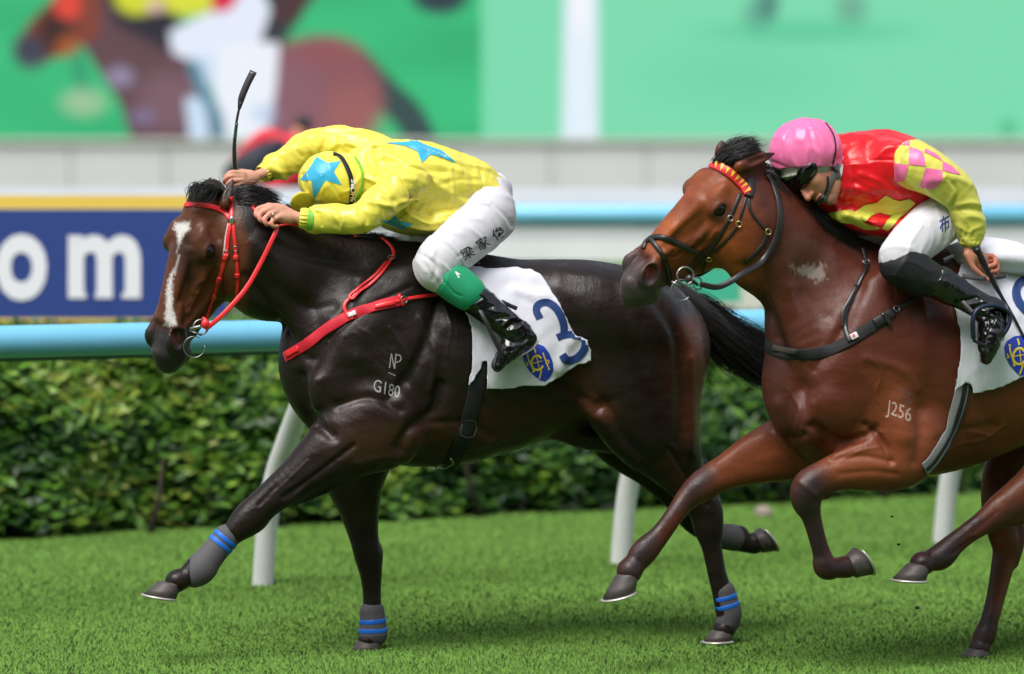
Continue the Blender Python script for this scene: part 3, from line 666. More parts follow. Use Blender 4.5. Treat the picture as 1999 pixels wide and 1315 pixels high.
def horse_head(F, h):
    k = h.k; a, f, s = h.a, h.f, h.s
    rows = [(-.03, -.05, -.16, .05), (.04, -.006, -.20, .072), (.11, .004, -.255, .086), (.18, .008, -.295, .088), (.25, .004, -.312, .078),
            (.31, -.002, -.285, .067), (.37, -.006, -.215, .058), (.43, -.008, -.165, .053), (.49, -.006, -.155, .055), (.54, -.004, -.155, .058), (.58, -.018, -.15, .05), (.605, -.045, -.13, .034)]
    F.chain([[*h.p(t, (f0 + f1) / 2, 0), hw * k, (f0 - f1) / 2 * k] for t, f0, f1, hw in rows], s, .02, 3, cap=(.05, .02))
    for g in (1, -1):
        F.blob(h.p(.175, -.052, .080 * g), np.array([.040, .034, .034]) * k, (a, f, s), .035)          # orbit
        F.blob(h.p(.13, -.028, .068 * g), np.array([.035, .020, .016]) * k, (a, f, s), .04)           # brow
        F.chain([[*h.p(.215, -.085, .082 * g), .013 * k, .014 * k], [*h.p(.29, -.082, .067 * g), .013 * k, .014 * k], [*h.p(.40, -.066, .047 * g), .010 * k, .011 * k]], s, .022, 3)   # cheek crest
        F.blob(h.p(.235, -.205, .05 * g), np.array([.10, .09, .034]) * k, (a, f, s), .03)            # masseter
        F.chain([[*h.p(.13, -.23, .045 * g), .02, .028], [*h.p(.26, -.288, .042 * g), .018 * k, .022 * k], [*h.p(.36, -.212, .034 * g), .016 * k, .018 * k], [*h.p(.48, -.148, .026 * g), .018 * k, .018 * k]], s, .03, 3)
        F.chain([[*h.p(.20, -.018, .03 * g), .018 * k, .012 * k], [*h.p(.33, -.004, .022 * g), .018 * k, .012 * k], [*h.p(.45, -.008, .02 * g), .018 * k, .012 * k]], s, .03, 3)       # nasal bones
        F.chain([[*h.p(.40, -.03, .045 * g), .01 * k, .014 * k], [*h.p(.47, -.022, .05 * g), .014 * k, .018 * k], [*h.p(.515, -.012, .052 * g), .016 * k, .018 * k]], s, .02, 3)       # above nostril
        F.blob(h.p(.515, -.038, .054 * g), np.array([.050, .044, .024]) * k, (a, f, s), .02)            # nostril rim
        F.blob(h.p(.57, -.085, .036 * g), np.array([.035, .04, .026]) * k, (a, f, s), .02)          # upper lip
    F.blob(h.p(.578, -.05, 0), np.array([.026, .045, .04]) * k, (a, f, s), .02)
    F.blob(h.p(.565, -.148, 0), np.array([.038, .03, .038]) * k, (a, f, s), .022)                      # chin
    for g in (1, -1):
        c = h.p(.178, -.05, .0905 * g)
        for up in (1, -1):
            F.chain([[*(c + (a * math.sin(q_) * .029 + f * up * math.cos(q_) * (.0235 if up > 0 else .0215) + s * g * (-.004 + .015 * math.cos(q_))) * k), .0055, .0055] for q_ in np.linspace(-1.35, 1.35, 9)], s, .010, 2)
    for g in (1, -1):
        F.blob(h.p(.178, -.05, .118 * g), np.array([.030, .0205, .028]) * k, (a, f, s), .004, 'sub')
        fr = (unit(a * .8 - f * .6), unit(f * .8 + a * .6), s)
        F.blob(h.p(.508, -.026, .078 * g), np.array([.043, .031, .034]) * k, fr, .006, 'sub')          # nostril
        F.blob(h.p(.50, -.022, .056 * g), np.array([.024, .015, .024]) * k, fr, .006, 'sub')
        F.chain([[*h.p(.47, -.122, .066 * g), .012, .0035], [*h.p(.53, -.12, .062 * g), .012, .0035], [*h.p(.585, -.118, .04 * g), .012, .0035], [*h.p(.62, -.115, .0), .012, .0035]], s, .004, 3, 'sub')   # mouth line
def hoof(side_lat, cor, sole, toe, m_h, m_s, parent, r0=.046, r1=.066, label=None):
    cor, sole, toe = map(np.asarray, (cor, sole, toe)); ax = unit(sole - cor); tv = toe - sole; tv = tv - ax * (tv @ ax) * .0
    L_ = unit(side_lat); tv = unit(tv - L_ * (tv @ L_)); nrm = unit(np.cross(tv, L_)); 
    if nrm @ ax < 0: nrm = -nrm                     # sole normal, away from the coronet
    H = (sole - cor) @ nrm; n = 28; V = []
    lev = [(-.10, .86, .0), (.0, 1.0, .0), (.10, 1.03, .02), (.5, 1.16, .4), (1.0, 1.34, 1.0)]
    cen0 = cor; c1 = sole
    for (q, sc, mv) in lev:
        c = cor + (sole - cor) * q
        for k in range(n):
            a = 2 * math.pi * k / n; x = math.cos(a); y = math.sin(a)
            rx = r0 * sc * (1.06 if x > 0 else .86) * (1 + .02 * mv * math.sin(7 * a)); ry = r0 * sc * .88
            tilt = nrm * (0 if mv else 0)
            V.append(c + tv * x * rx + L_ * y * ry)
    F = [(i * n + k, i * n + (k + 1) % n, (i + 1) * n + (k + 1) % n, (i + 1) * n + k) for i in range(len(lev) - 1) for k in range(n)]
    F += [tuple(range(n - 1, -1, -1)), tuple((len(lev) - 1) * n + k for k in range(n))]
    o = MB().add(V, F).build('hoof', m_h, parent)
    if label: o['label'] = label
    sh = MB(); pts = []
    for a in np.linspace(-2.45, 2.45, 26):
        x, y = math.cos(a), math.sin(a); pts.append(sole + nrm * .004 + tv * x * r0 * 1.27 * (1.06 if x > 0 else .86) + L_ * y * r0 * 1.27 * .88)
    sh.tube(pts, .011, flat=(np.tile(nrm, (26, 1)), .009)); sh.build('horseshoe', m_s, o); return o
def coat_mat(name, rough=.36, **kw):
    return mat(name, attr='col', rough=rough, spec=.34, sheen=.02, coat=.0, var=(9, .10, (1, 1, 3)), srough=.15,
               bump=[(700, .16, .002, (1, 1, .25)), (130, .28, .004, (1, 1, .45)), (30, .13, .012, (1, 1, 1.2)), (9, .10, .03, (1, 1, 1))], **kw)
def cm(nm, *a, _c={}, **k):
    if nm not in _c: _c[nm] = mat(nm, *a, **k)
    return _c[nm]
VOX = .0054
def mane_hair(side, F, rows, n, rad, parent, name, m, jit=.012):
    """rows: list of guide curves [(x,y,l),...] in between which strands are drawn"""
    G = []
    for r in rows:
        c = catmull([side.P(*p) for p in r], 8); t = np.linspace(0, len(c) - 1, 16); G.append(np.stack([np.interp(t, range(len(c)), c[:, k]) for k in range(3)], 1))
    G = np.array(G); out = []
    for _ in range(n):
        u = random.random() * (len(G) - 1); i = int(u); t = u - i; i2 = min(i + 1, len(G) - 1); q = G[i] * (1 - t) + G[i2] * t
        e = random.choice((1, .9, .75, 1)); m_ = max(4, int(len(q) * e)); q = q[:m_]
        w1 = np.array([random.gauss(0, 1) for _ in range(3)]) * jit; w2 = np.array([random.gauss(0, 1) for _ in range(3)]) * jit * 1.5; ph = random.random() * 6
        s_ = np.linspace(0, 1, len(q))[:, None]; q = q + w1 * .6 + w2 * s_ ** 1.5 + np.sin(s_ * 5 + ph) * w1 * s_ * .6
        out.append(([*q], .7 + .6 * random.random()))
    return hair(name, out, m, parent, seg=0, rad=rad)
def finish_body(name, F, side, base, paints, strokes, hf, m, root, inner=None):
    V, Fq = F.surface(5); lat = side.lat(V)
    global SCULPT
    SCULPT = 1.6
    for st in strokes: V = sculpt(V, Fq, st, lat)
    SCULPT = 1.0
    C = paint(V, base, paints, lat)
    if hf is not None: C = inner(V, C, hf)
    return V, Fq, C
def head_colours(V, C, h, dark, pink):
    rel = (V - h.o) / h.k; t = rel @ h.a; f = rel @ h.f; s = rel @ h.s; ab = np.abs(s); inh = (t > -.1) & (t < .7) & (f < .1) & (f > -.32) & (ab < .13)
    def mixc(w_, col):
        nonlocal C
        w_ = (w_ * inh)[:, None]; C = C * (1 - w_) + np.array(sr(col)) * w_
    mixc(np.clip((t - .44) / .09, 0, 1) * .93, dark)
    mixc(np.exp(-(((t - .178) / .040) ** 2 + ((f + .05) / .032) ** 2)) * np.clip((ab - .06) / .03, 0, 1) * .92, (34, 30, 32))
    e = ((t - .508) / .032) ** 2 + ((f + .026) / .024) ** 2
    mixc(np.clip(1.25 - e, 0, 1) * np.clip((.064 - ab) / .006, 0, 1) * np.clip((ab - .02) / .01, 0, 1), (26, 16, 18))
    mixc(np.exp(-(((t - .506) / .020) ** 2 + ((f + .028) / .016) ** 2)) * np.clip((.063 - ab) / .006, 0, 1) * (ab > .026) * (f < -.012), pink)
    return C
def horse_eye(h, g, root, mw, md):
    c = h.p(.178, -.05, .0915 * g); e = MB().ball(c, .0265 * h.k, 32).build('eye', md, root)
    # lids: two thin dark arcs over the ball
    ax = h.s * g
    for up, nm in ():
        P = []
        for a in np.linspace(-1.25, 1.25, 13):
            P.append(c + (h.a * math.sin(a) * .026 + h.f * up * math.cos(a) * (.0165 if up > 0 else .0155) + ax * (.010 + .009 * math.cos(a))) * h.k)
        MB().tube(P, np.array([.0015 + .0025 * math.cos(q) for q in np.linspace(-1.4, 1.4, 13)]) * h.k, 8).build(nm, mw, e)
    return e
def build_horse1():
    g = ground(727, 1270); S = Side(g, R(18)); S.O = g + S.L * .12
    P = S.P; L = S.L
    lo = np.array([1e9] * 3); hi = -lo
    for x, y, l in ((270, 300, .3), (270, 1290, .3), (1560, 300, -.4), (1560, 1290, -.4), (270, 700, -.4), (1560, 700, .5), (640, 700, .5), (270, 700, .5)):
        p = P(x, y, l); lo = np.minimum(lo, p); hi = np.maximum(hi, p)
    F = Field(lo - .02, hi + .02, VOX)
    # trunk
    F.chain([sec(S, (x, a), (x, b), w_) for x, a, b, w_ in ((688, 560, 850, .15), (730, 510, 885, .20), (795, 480, 908, .235), (870, 486, 908, .265), (960, 500, 884, .28), (1050, 512, 852, .275), (1130, 514, 830, .26), (1200, 522, 820, .24), (1260, 550, 820, .22))], L, .06, 8, cap=(.10, .12))
    # croup, thighs
    for s_ in (1, -1):
        F.chain([pr(S, 1080, 590, .10 * s_, 78, 1.2), pr(S, 1160, 608, .12 * s_, 96, 1.1), pr(S, 1240, 640, .13 * s_, 100, 1.0), pr(S, 1290, 690, .13 * s_, 78, .9)], L, .07, 7)
    F.blob(P(1235, 700, .16), (.26, .22, .115), (unit(P(1300, 800, .1) - P(1180, 600, .1)), unit(P(1300, 640, .1) - P(1180, 760, .1)), L), .05)
    F.blob(P(1235, 700, -.16), (.24, .22, .11), (unit(P(1300, 800, .1) - P(1180, 600, .1)), unit(P(1300, 640, .1) - P(1180, 760, .1)), L), .05)
    F.chain([pr(S, 1280, 620, .10, 70, .8), pr(S, 1308, 700, .12, 60, .8), pr(S, 1312, 790, .14, 58, .8), pr(S, 1318, 870, .14, 50, .8)], L, .04, 3)
    # near hind leg
    F.chain([pr(S, 1230, 740, .17, 118, .55), pr(S, 1262, 820, .17, 92, .6), pr(S, 1305, 885, .155, 62, .62), pr(S, 1345, 945, .14, 40, .7), pr(S, 1373, 990, .13, 33, .75), pr(S, 1382, 1030, .13, 29, .7), pr(S, 1389, 1065, .13, 21, .7), pr(S, 1400, 1120, .13, 19, .75), pr(S, 1413, 1165, .13, 22, .8), pr(S, 1421, 1195, .13, 25, .85), pr(S, 1419, 1215, .13, 20, .95), pr(S, 1414, 1228, .13, 22, 1.)], L, .03, 6)
    F.chain([pr(S, 1372, 905, .13, 10, 1), pr(S, 1390, 960, .13, 10, 1), pr(S, 1398, 1000, .13, 13, .9), pr(S, 1399, 1040, .13, 9, 1)], L, .02, 3)     # tendon and point of the hock
    # far hind leg
    F.chain([pr(S, 1180, 760, -.16, 100, .6), pr(S, 1220, 845, -.16, 72, .6), pr(S, 1275, 905, -.15, 50, .65), pr(S, 1325, 965, -.14, 36, .75), pr(S, 1358, 1010, -.14, 33, .75), pr(S, 1390, 1038, -.14, 23, .75), pr(S, 1418, 1047, -.14, 24, .8), pr(S, 1438, 1050, -.14, 26, .8), pr(S, 1456, 1060, -.14, 19, 1), pr(S, 1472, 1060, -.14, 22, 1)], L, .03, 6)
    F.blob(P(1449, 1038, -.14), (.018, .018, .018), np.eye(3), .015)
    # loin to belly fold, sheath
    F.chain([pr(S, 1085, 838, .04, 18, 1.4), pr(S, 1130, 850, .03, 24, 1.2), pr(S, 1190, 855, .02, 30, 1.2)], L, .04, 3)
    # chest and shoulders
    F.chain([pr(S, 760, 700, .0, 130, 1), pr(S, 715, 722, .0, 106, .95), pr(S, 700, 750, .0, 80, 1.0)], L, .05, 3)
    for s_ in (1, -1):
        dx = 22 if s_ > 0 else 34
        A_ = unit(P(640, 770, .1) - P(800, 540, .1)); B_ = unit(np.cross(A_, L))
        F.blob(P(725, 640, .165 * s_), (.25, .13, .05), (A_, B_, L), .09)                                     # shoulder blade
        F.blob(P(640 + dx, 765, .135 * s_), (.10, .115, .085), (A_, B_, L), .04)                                    # point of shoulder
        F.blob(P(745, 790, .16 * s_), (.16, .13, .075), (unit(P(720, 880, .1) - P(840, 700, .1)), unit(P(820, 850, .1) - P(680, 760, .1)), L), .035)   # triceps
    F.blob(P(640, 795, .06), (.05, .12, .07), ((1, 0, 0), (0, 0, 1), L), .03); F.blob(P(644, 795, -.07), (.05, .12, .07), ((1, 0, 0), (0, 0, 1), L), .03)
    # neck
    F.chain([sec(S, (430, 400), (470, 560), .062, .02), sec(S, (500, 398), (502, 580), .072, .02), sec(S, (580, 430), (562, 612), .088, .01), sec(S, (665, 462), (612, 658), .118), sec(S, (745, 478), (665, 755), .15)], L, .05, 4, cap=(.05, .1))
    F.chain([pr(S, 470, 420, .02, 34, .8), pr(S, 560, 462, .0, 36, .8), pr(S, 660, 492, .0, 36, .9), pr(S, 770, 515, .0, 46, 1.0), pr(S, 850, 540, 0, 60, 1)], L, .04, 3)    # crest
    F.chain([pr(S, 520, 554, .075, 22, .7), pr(S, 588, 628, .09, 27, .7), pr(S, 630, 708, .11, 34, .8)], L, .03, 6)     # brachiocephalic muscle
    # near fore leg, stretched out
    F.chain([pr(S, 740, 820, .15, 98, .68), pr(S, 690, 852, .155, 78, .72), pr(S, 640, 889, .15, 59, .78), pr(S, 590, 926, .14, 43, .8), pr(S, 523, 977, .12, 31, .85), pr(S, 486, 1012, .11, 32, .85), pr(S, 462, 1034, .11, 24, .85), pr(S, 440, 1056, .10, 20, .8), pr(S, 412, 1086, .10, 21, .82), pr(S, 390, 1109, .10, 28, .8), pr(S, 366, 1124, .10, 20, .95), pr(S, 345, 1134, .10, 22, 1)], L, .03, 6)
    F.blob(P(508, 1020, .11), (.022, .026, .02), (unit((1, 0, -.4)), (0, 0, 1), L), .02)
    F.chain([pr(S, 660, 860, .185, 36, .6), pr(S, 600, 915, .165, 26, .6), pr(S, 545, 962, .145, 15, .6)], L, .016, 9)   # extensor muscle
    F.chain([pr(S, 720, 880, .17, 34, .6), pr(S, 650, 935, .15, 20, .6), pr(S, 575, 975, .13, 12, .6)], L, .016, 9)
    # far fore leg
    F.chain([pr(S, 700, 860, -.13, 80, .75), pr(S, 692, 930, -.13, 60, .8), pr(S, 700, 985, -.13, 42, .85), pr(S, 710, 1046, -.13, 29, .9), pr(S, 719, 1084, -.13, 28, .9), pr(S, 724, 1120, -.13, 22, .9), pr(S, 726, 1160, -.13, 18, .9), pr(S, 727, 1200, -.13, 20, .9), pr(S, 729, 1226, -.13, 24, .9), pr(S, 724, 1242, -.13, 20, 1), pr(S, 720, 1250, -.13, 22, 1)], L, .03, 6)
    F.blob(P(733, 1078, -.13), (.022, .016, .03), ((1, 0, 0), (0, 1, 0), (0, 0, 1)), .02)
    # head
    h = HeadFrame(S, (374, 384), .085, (-79, 330), R(36), 1.0)
    horse_head(F, h)
    F.chain([[*h.p(.10, -.17, .0), .06, .09], pr(S, 480, 470, .02, 92, .75), pr(S, 530, 520, .01, 105, .7)], L, .04, 3)      # jaw to neck
    ears = []
    for (b, t) in ((P(441, 388, .11), P(455, 350, .09)), (P(398, 382, -.05), P(411, 347, -.06))):
        d = t - b; q = unit(np.cross(d, (0, -1, 0)))
        F.chain([[*(b - d * .25), .014, .018], [*(b + d * .15), .015, .021], [*(b + d * .55), .010, .015], [*t, .004, .005]], (0, -1, 0), .012, 3)
        F.chain([[*(b + d * .1 + (0.0, -.026, 0)), .012, .010], [*(b + d * .75 + (0, -.014, 0)), .007, .005]], (0, -1, 0), .006, 3, 'sub')
    N_ = (0, 9.)
    far = (-9., 0.)
    st1 = [
        ([(815, 520), (740, 620), (668, 700), (628, 742)], 26, .006), ([(860, 560), (835, 660), (800, 730), (760, 775)], 13, -.010),
        ([(700, 560), (660, 640), (618, 700)], 14, -.009), ([(588, 735), (606, 812), (650, 850)], 12, -.012), ([(615, 745), (618, 790)], 16, .010),
        ([(860, 750), (845, 800), (800, 835), (780, 875)], 10, -.011), ([(880, 640), (890, 740), (860, 830)], 24, .006),
        ([(700, 700), (760, 740), (800, 800)], 15, .006), ([(660, 790), (720, 775), (780, 800)], 9, -.007), ([(700, 905), (760, 895), (850, 905)], 10, .004),
        ([(770, 870), (820, 830), (900, 822), (960, 850)], 7, -.004), ([(830, 865), (900, 850), (960, 870)], 16, .005),
        ([(500, 480), (560, 540), (620, 600), (660, 650)], 24, .006), ([(520, 470), (600, 500), (700, 520)], 12, -.005), ([(480, 540), (530, 600), (575, 660), (600, 700)], 10, -.008), ([(540, 560), (600, 600), (650, 600)], 12, -.004),
        ([(1075, 730), (1120, 765), (1165, 800)], 9, -.007), ([(1110, 640), (1130, 720), (1175, 790)], 20, -.008), ([(1180, 790), (1220, 860), (1280, 905)], 12, -.008), ([(1150, 800), (1190, 830), (1240, 905)], 14, .007),
        ([(1262, 560), (1318, 650), (1330, 760), (1326, 860)], 12, -.008), ([(1200, 560), (1240, 680), (1290, 800), (1330, 890)], 16, -.003), ([(1345, 700), (1350, 800), (1348, 880)], 10, .005),
        ([(1310, 880), (1350, 945), (1380, 985)], 6, -.005), ([(1060, 560), (1110, 600), (1150, 680)], 16, -.005), ([(1090, 530), (1180, 545), (1240, 570)], 14, .004),
        ([(930, 780), (980, 820), (1010, 870)], 12, -.0025), ([(980, 760), (1030, 810), (1060, 860)], 12, -.0025), ([(1030, 740), (1080, 800)], 12, -.002),
        ([(690, 870), (620, 925), (555, 970)], 6, -.006), ([(730, 905), (650, 945), (590, 985)], 5, -.004), ([(540, 950), (505, 985)], 5, -.003), ([(440, 1040), (400, 1085)], 4, -.002),
        ([(640, 660), (720, 600), (800, 560)], 5, -.003), ([(820, 620), (850, 690), (840, 760)], 7, .004), ([(760, 640), (800, 700)], 5, .003),
        ([(610, 770), (640, 830), (650, 860)], 3, .0016), ([(700, 640), (730, 660), (742, 700), (770, 720)], 3, .0016), ([(840, 560), (846, 590), (838, 620)], 3, .0018), ([(1000, 850), (960, 862), (900, 880), (850, 884)], 3.5, .0022), ([(870, 600), (880, 640), (872, 690), (880, 730)], 3, .0014), ([(600, 900), (560, 940), (530, 965)], 3, .0016), ([(660, 900), (600, 945), (560, 985)], 3, .0016), ([(1120, 690), (1135, 720), (1150, 760)], 3, .0016), ([(400, 545), (380, 560), (378, 580), (365, 600)], 2.5, .0018), ([(372, 568), (384, 574), (396, 570)], 2.2, .0016), ([(440, 1036), (455, 1046)], 3, -.0016), 
        ([(372, 500), (376, 560), (365, 600)], 9, -.004), ([(430, 520), (420, 560), (385, 610), (360, 640)], 5, .004), ([(392, 560), (380, 580), (372, 600)], 7, -.005), ([(415, 445), (425, 465)], 9, -.004),
        ([(440, 500), (450, 560), (430, 610)], 12, .004), ([(345, 640), (350, 665)], 5, .003),
    ]
    BASE = (31, 22, 19)
    brown = (74, 42, 26); red = (96, 50, 28)
    pts = [
        ([(720, 870), (800, 860), (900, 850), (1000, 830), (1090, 830)], 46, (70, 42, 28), .75, (0, 9.)), ([(700, 780), (640, 880)], 26, (58, 36, 28), .5, (0, 9)),
        ([(1150, 790), (1180, 800)], 22, (92, 50, 32), .8, (0, 9)), ([(1352, 640), (1366, 740), (1366, 840)], 22, (110, 54, 30), .85, (-9, 9)), ([(1310, 700), (1340, 840)], 26, (74, 42, 30), .5, (0, 9)),
        ([(1120, 690), (1140, 740)], 26, (78, 46, 34), .6, (0, 9)), ([(1300, 900), (1335, 960)], 16, (78, 46, 30), .5), ([(690, 940), (705, 1000)], 26, (66, 40, 28), .5, (-9, 0)),
        # head: brown cheeks, darker face front
        (['P', (340, 400), (455, 390), (485, 470), (478, 600), (440, 640), (380, 640), (300, 640), (300, 480)], 26, (98, 54, 32), .9, (-.3, 9.)),
        ([(360, 470), (368, 540)], 20, (46, 32, 28), .8), ([(452, 520), (455, 580)], 16, (104, 56, 30), .5), ([(310, 540), (300, 610)], 14, (108, 58, 36), .6), ([(395, 600), (420, 560)], 14, (110, 58, 30), .5), ([(400, 420), (440, 430)], 14, (92, 52, 34), .5),
        ([(450, 350), (455, 375)], 10, (60, 44, 42), .7),
        ([(600, 700), (640, 860), (560, 960)], 30, (42, 30, 28), .4, (0, 9)),
    ]
    V, Fq, C = finish_body('horse', F, S, sr(BASE), pts, [st1], h, None, None, lambda V, C, h: head_colours(V, C, h, (52, 46, 48), (176, 96, 100)))
    # white blaze with hairy edge
    x, y = proj(V); nz = np.array([mnoise.noise(Vector(tuple(v * 160))) for v in V[(x < 420) & (y < 680) & (y > 400)]]); nn = np.zeros(len(V)); nn[(x < 420) & (y < 680) & (y > 400)] = nz
    rel = (V - h.o); fr = (rel @ h.f > -.10)
    for Pl, sg, wd in (([(340, 432), (372, 430), (374, 447), (362, 458), (352, 478), (345, 500), (343, 500), (345, 476), (342, 455), (335, 447)], 1., 7), ([(343, 520), (339, 545), (339, 575), (341, 605), (349, 632), (330, 640), (318, 636), (321, 600), (321, 570), (326, 545), (336, 522)], .95, 6)):
        ins = inpoly(x, y, Pl); d = d2poly(x, y, Pl + [Pl[0]]); d = np.where(ins, -d, d) + nn * 5 + 3.3; a = np.clip(.5 - d / wd, 0, 1) * sg * fr * .85; C = C * (1 - a[:, None]) + np.array(sr((232, 228, 228))) * a[:, None]
    d = d2poly(x, y, [(350, 498), (343, 524), (341, 535)]); a = (np.clip(1.4 - d / 2.4, 0, 1) * .6 * fr)[:, None]; C = C * (1 - a) + np.array(sr((190, 185, 185))) * a
    root = mesh_obj('racehorse', V, Fq, coat_mat('dark_bay_coat', .40), None, True, C)
    root.data.transform(Matrix.Translation(-Vector(S.O))); root.location = S.O
    tag(root, 'dark brown galloping racehorse in red bridle with white blaze, number 3 saddlecloth', 'horse')
    BV = bvh_of(V, Fq)
    md = mat('eye_dark', (.006, .004, .004), .16, spec=.45); mw = mat('eyelid_dark', sr((38, 32, 34)), .35, spec=.6)
    horse_eye(h, 1, root, mw, md); horse_eye(h, -1, root, mw, md)
    # hooves
    mh = mat('hoof_horn', sr((74, 68, 66)), .5, var=(30, .2, (1, 1, 4)), bump=[(120, .3, .003, (.2, .2, 3))]); ms = mat('horseshoe_alloy', sr((205, 200, 192)), .35, metal=.6)
    hoof(L, P(334, 1139, .10), P(314, 1164, .10), P(274, 1158, .10), mh, ms, root, .047)
    hoof(L, P(722, 1250, -.13), P(716, 1270, -.13), P(680, 1271, -.13), mh, ms, root, .045)
    hoof(L, P(1412, 1230, .13), P(1404, 1250, .13), P(1370, 1252, .13), mh, ms, root, .044)
    hoof(L, P(1475, 1060, -.14), P(1497, 1050, -.14), P(1515, 1075, -.14), mh, ms, root, .045)
    return dict(S=S, V=V, F=Fq, B=BV, root=root, h=h)
def build_horse2():
    g = ground(1910, 1284); S = Side(g, R(22)); S.O = g + S.L * .12; PM2 = 541.0
    P = S.P; L = S.L; q = lambda x, y, l, r, lat=.8: pr(S, x, y, l, r, lat, PM2)
    lo = np.array([1e9] * 3); hi = -lo
    for x, y, l in ((1170, 240, .35), (1170, 1300, .4), (2330, 400, -.4), (2330, 1300, -.4), (1170, 700, -.4), (2330, 700, .5), (1500, 240, .5)):
        p = P(x, y, l); lo = np.minimum(lo, p); hi = np.maximum(hi, p)
    F = Field(lo - .02, hi + .02, VOX)
    F.chain([sec(S, (x, a), (x, b), w_) for x, a, b, w_ in ((1622, 600, 890, .16), (1668, 560, 925, .21), (1730, 510, 935, .24), (1820, 490, 925, .265), (1920, 495, 888, .285), (2020, 500, 850, .285), (2120, 495, 820, .27), (2200, 500, 810, .24))], L, .06, 8, cap=(.10, .12))
    for s_ in (1, -1):
        F.chain([q(2020, 600, .10 * s_, 90, 1.1), q(2100, 600, .12 * s_, 100, 1.1), q(2190, 630, .13 * s_, 100, 1.0), q(2230, 700, .13 * s_, 80, .9)], L, .05, 3)
    # breast: seen nearly from the front
    F.chain([q(1740, 700, 0, 150, .95), q(1660, 720, 0, 126, .95), q(1630, 750, 0, 96, 1.02)], L, .05, 3)
    for s_ in (1, -1):
        dx = 14 if s_ > 0 else 30
        A_ = unit(P(1610, 800, .1) - P(1780, 540, .1)); B_ = unit(np.cross(A_, L))
        F.blob(P(1700, 640, .165 * s_), (.25, .13, .05), (A_, B_, L), .09)
        F.blob(P(1620 + dx, 790, .135 * s_), (.11, .115, .09), (A_, B_, L), .04)
        F.blob(P(1735, 810, .165 * s_), (.17, .13, .075), (unit(P(1750, 920, .1) - P(1720, 700, .1)), unit(P(1820, 850, .1) - P(1680, 820, .1)), L), .035)
    F.blob(P(1584, 808, .085), (.07, .12, .085), ((1, 0, 0), (0, 0, 1), L), .02); F.blob(P(1590, 808, -.085), (.07, .12, .08), ((1, 0, 0), (0, 0, 1), L), .02)
    # neck
    F.chain([sec(S, (1450, 330), (1440, 470), .065, .03), sec(S, (1515, 362), (1467, 536), .078, .02), sec(S, (1580, 418), (1510, 600), .092, .01), sec(S, (1655, 470), (1542, 672), .12), sec(S, (1735, 505), (1565, 790), .155)], L, .05, 4, cap=(.05, .1))
    F.chain([q(1480, 360, .02, 34, .8), q(1560, 428, .01, 36, .8), q(1640, 486, .0, 38, .9), q(1730, 530, .0, 46, 1.0), q(1830, 548, 0, 60, 1)], L, .04, 3)
    F.chain([q(1490, 510, .08, 24, .7), q(1540, 605, .09, 30, .7), q(1590, 715, .12, 40, .8)], L, .03, 6)
    # near fore leg, folded
    F.chain([q(1770, 850, .16, 90, .66), q(1752, 893, .17, 62, .8), q(1705, 905, .17, 52, .8), q(1655, 915, .165, 40, .82), q(1612, 930, .16, 33, .85), q(1580, 950, .155, 34, .85), q(1574, 975, .15, 30, .85), q(1583, 1005, .15, 20, .85), q(1594, 1045, .145, 17, .85), q(1604, 1080, .14, 18, .85), q(1612, 1106, .14, 24, .85), q(1632, 1108, .135, 20, .95), q(1652, 1106, .13, 22, 1)], L, .028, 6)
    F.blob(P(1612, 960, .155), (.025, .02, .025), np.eye(3), .02)
    F.chain([q(1760, 885, .205, 28, .6), q(1700, 880, .20, 26, .6), q(1640, 900, .185, 18, .6)], L, .012, 9); F.chain([q(1775, 915, .20, 26, .6), q(1710, 932, .195, 20, .6), q(1640, 938, .18, 12, .6)], L, .012, 9)
    # far fore leg, stretched forward
    F.chain([q(1600, 860, -.12, 90, .8), q(1545, 872, -.13, 68, .8), q(1482, 892, -.13, 52, .8), q(1430, 915, -.12, 37, .85), q(1388, 936, -.12, 31, .88), q(1365, 952, -.12, 29, .88), q(1342, 972, -.12, 23, .85), q(1318, 1003, -.11, 19, .85), q(1288, 1044, -.11, 20, .85), q(1258, 1076, -.11, 26, .85), q(1241, 1098, -.11, 22, .95), q(1229, 1114, -.11, 25, 1)], L, .028, 6)
    F.blob(P(1388, 962, -.12), (.02, .02, .018), np.eye(3), .02)
    F.chain([q(1560, 850, -.09, 34, .6), q(1480, 872, -.09, 26, .6), q(1410, 912, -.09, 16, .6)], L, .014, 9); F.chain([q(1540, 905, -.09, 28, .6), q(1470, 920, -.09, 22, .6), q(1400, 942, -.09, 12, .6)], L, .014, 9)
    # near hind leg, reaching forward
    F.chain([q(2180, 740, .17, 120, .55), q(2130, 830, .17, 92, .6), q(2075, 895, .16, 62, .65), q(2025, 945, .15, 46, .7), q(1985, 975, .14, 38, .75), q(1955, 995, .14, 33, .75), q(1925, 1016, .14, 25, .75), q(1890, 1040, .14, 21, .8), q(1862, 1062, .135, 22, .85), q(1838, 1085, .13, 26, .85), q(1815, 1094, .13, 21, .95), q(1800, 1100, .13, 24, 1)], L, .03, 6)
    F.chain([q(2040, 985, .14, 14, 1), q(2000, 1008, .14, 14, 1), q(1965, 1020, .14, 9, 1)], L, .02, 3)
    # far hind leg, on the ground
    F.chain([q(2100, 760, -.16, 110, .6), q(2030, 850, -.16, 80, .6), q(1975, 910, -.15, 58, .65), q(1952, 975, -.14, 40, .75), q(1955, 1030, -.14, 32, .78), q(1964, 1070, -.14, 29, .75), q(1956, 1110, -.14, 24, .75), q(1945, 1160, -.14, 20, .8), q(1932, 1210, -.13, 19, .8), q(1922, 1240, -.13, 23, .85), q(1914, 1256, -.13, 20, .95), q(1912, 1264, -.13, 22, 1)], L, .03, 6)
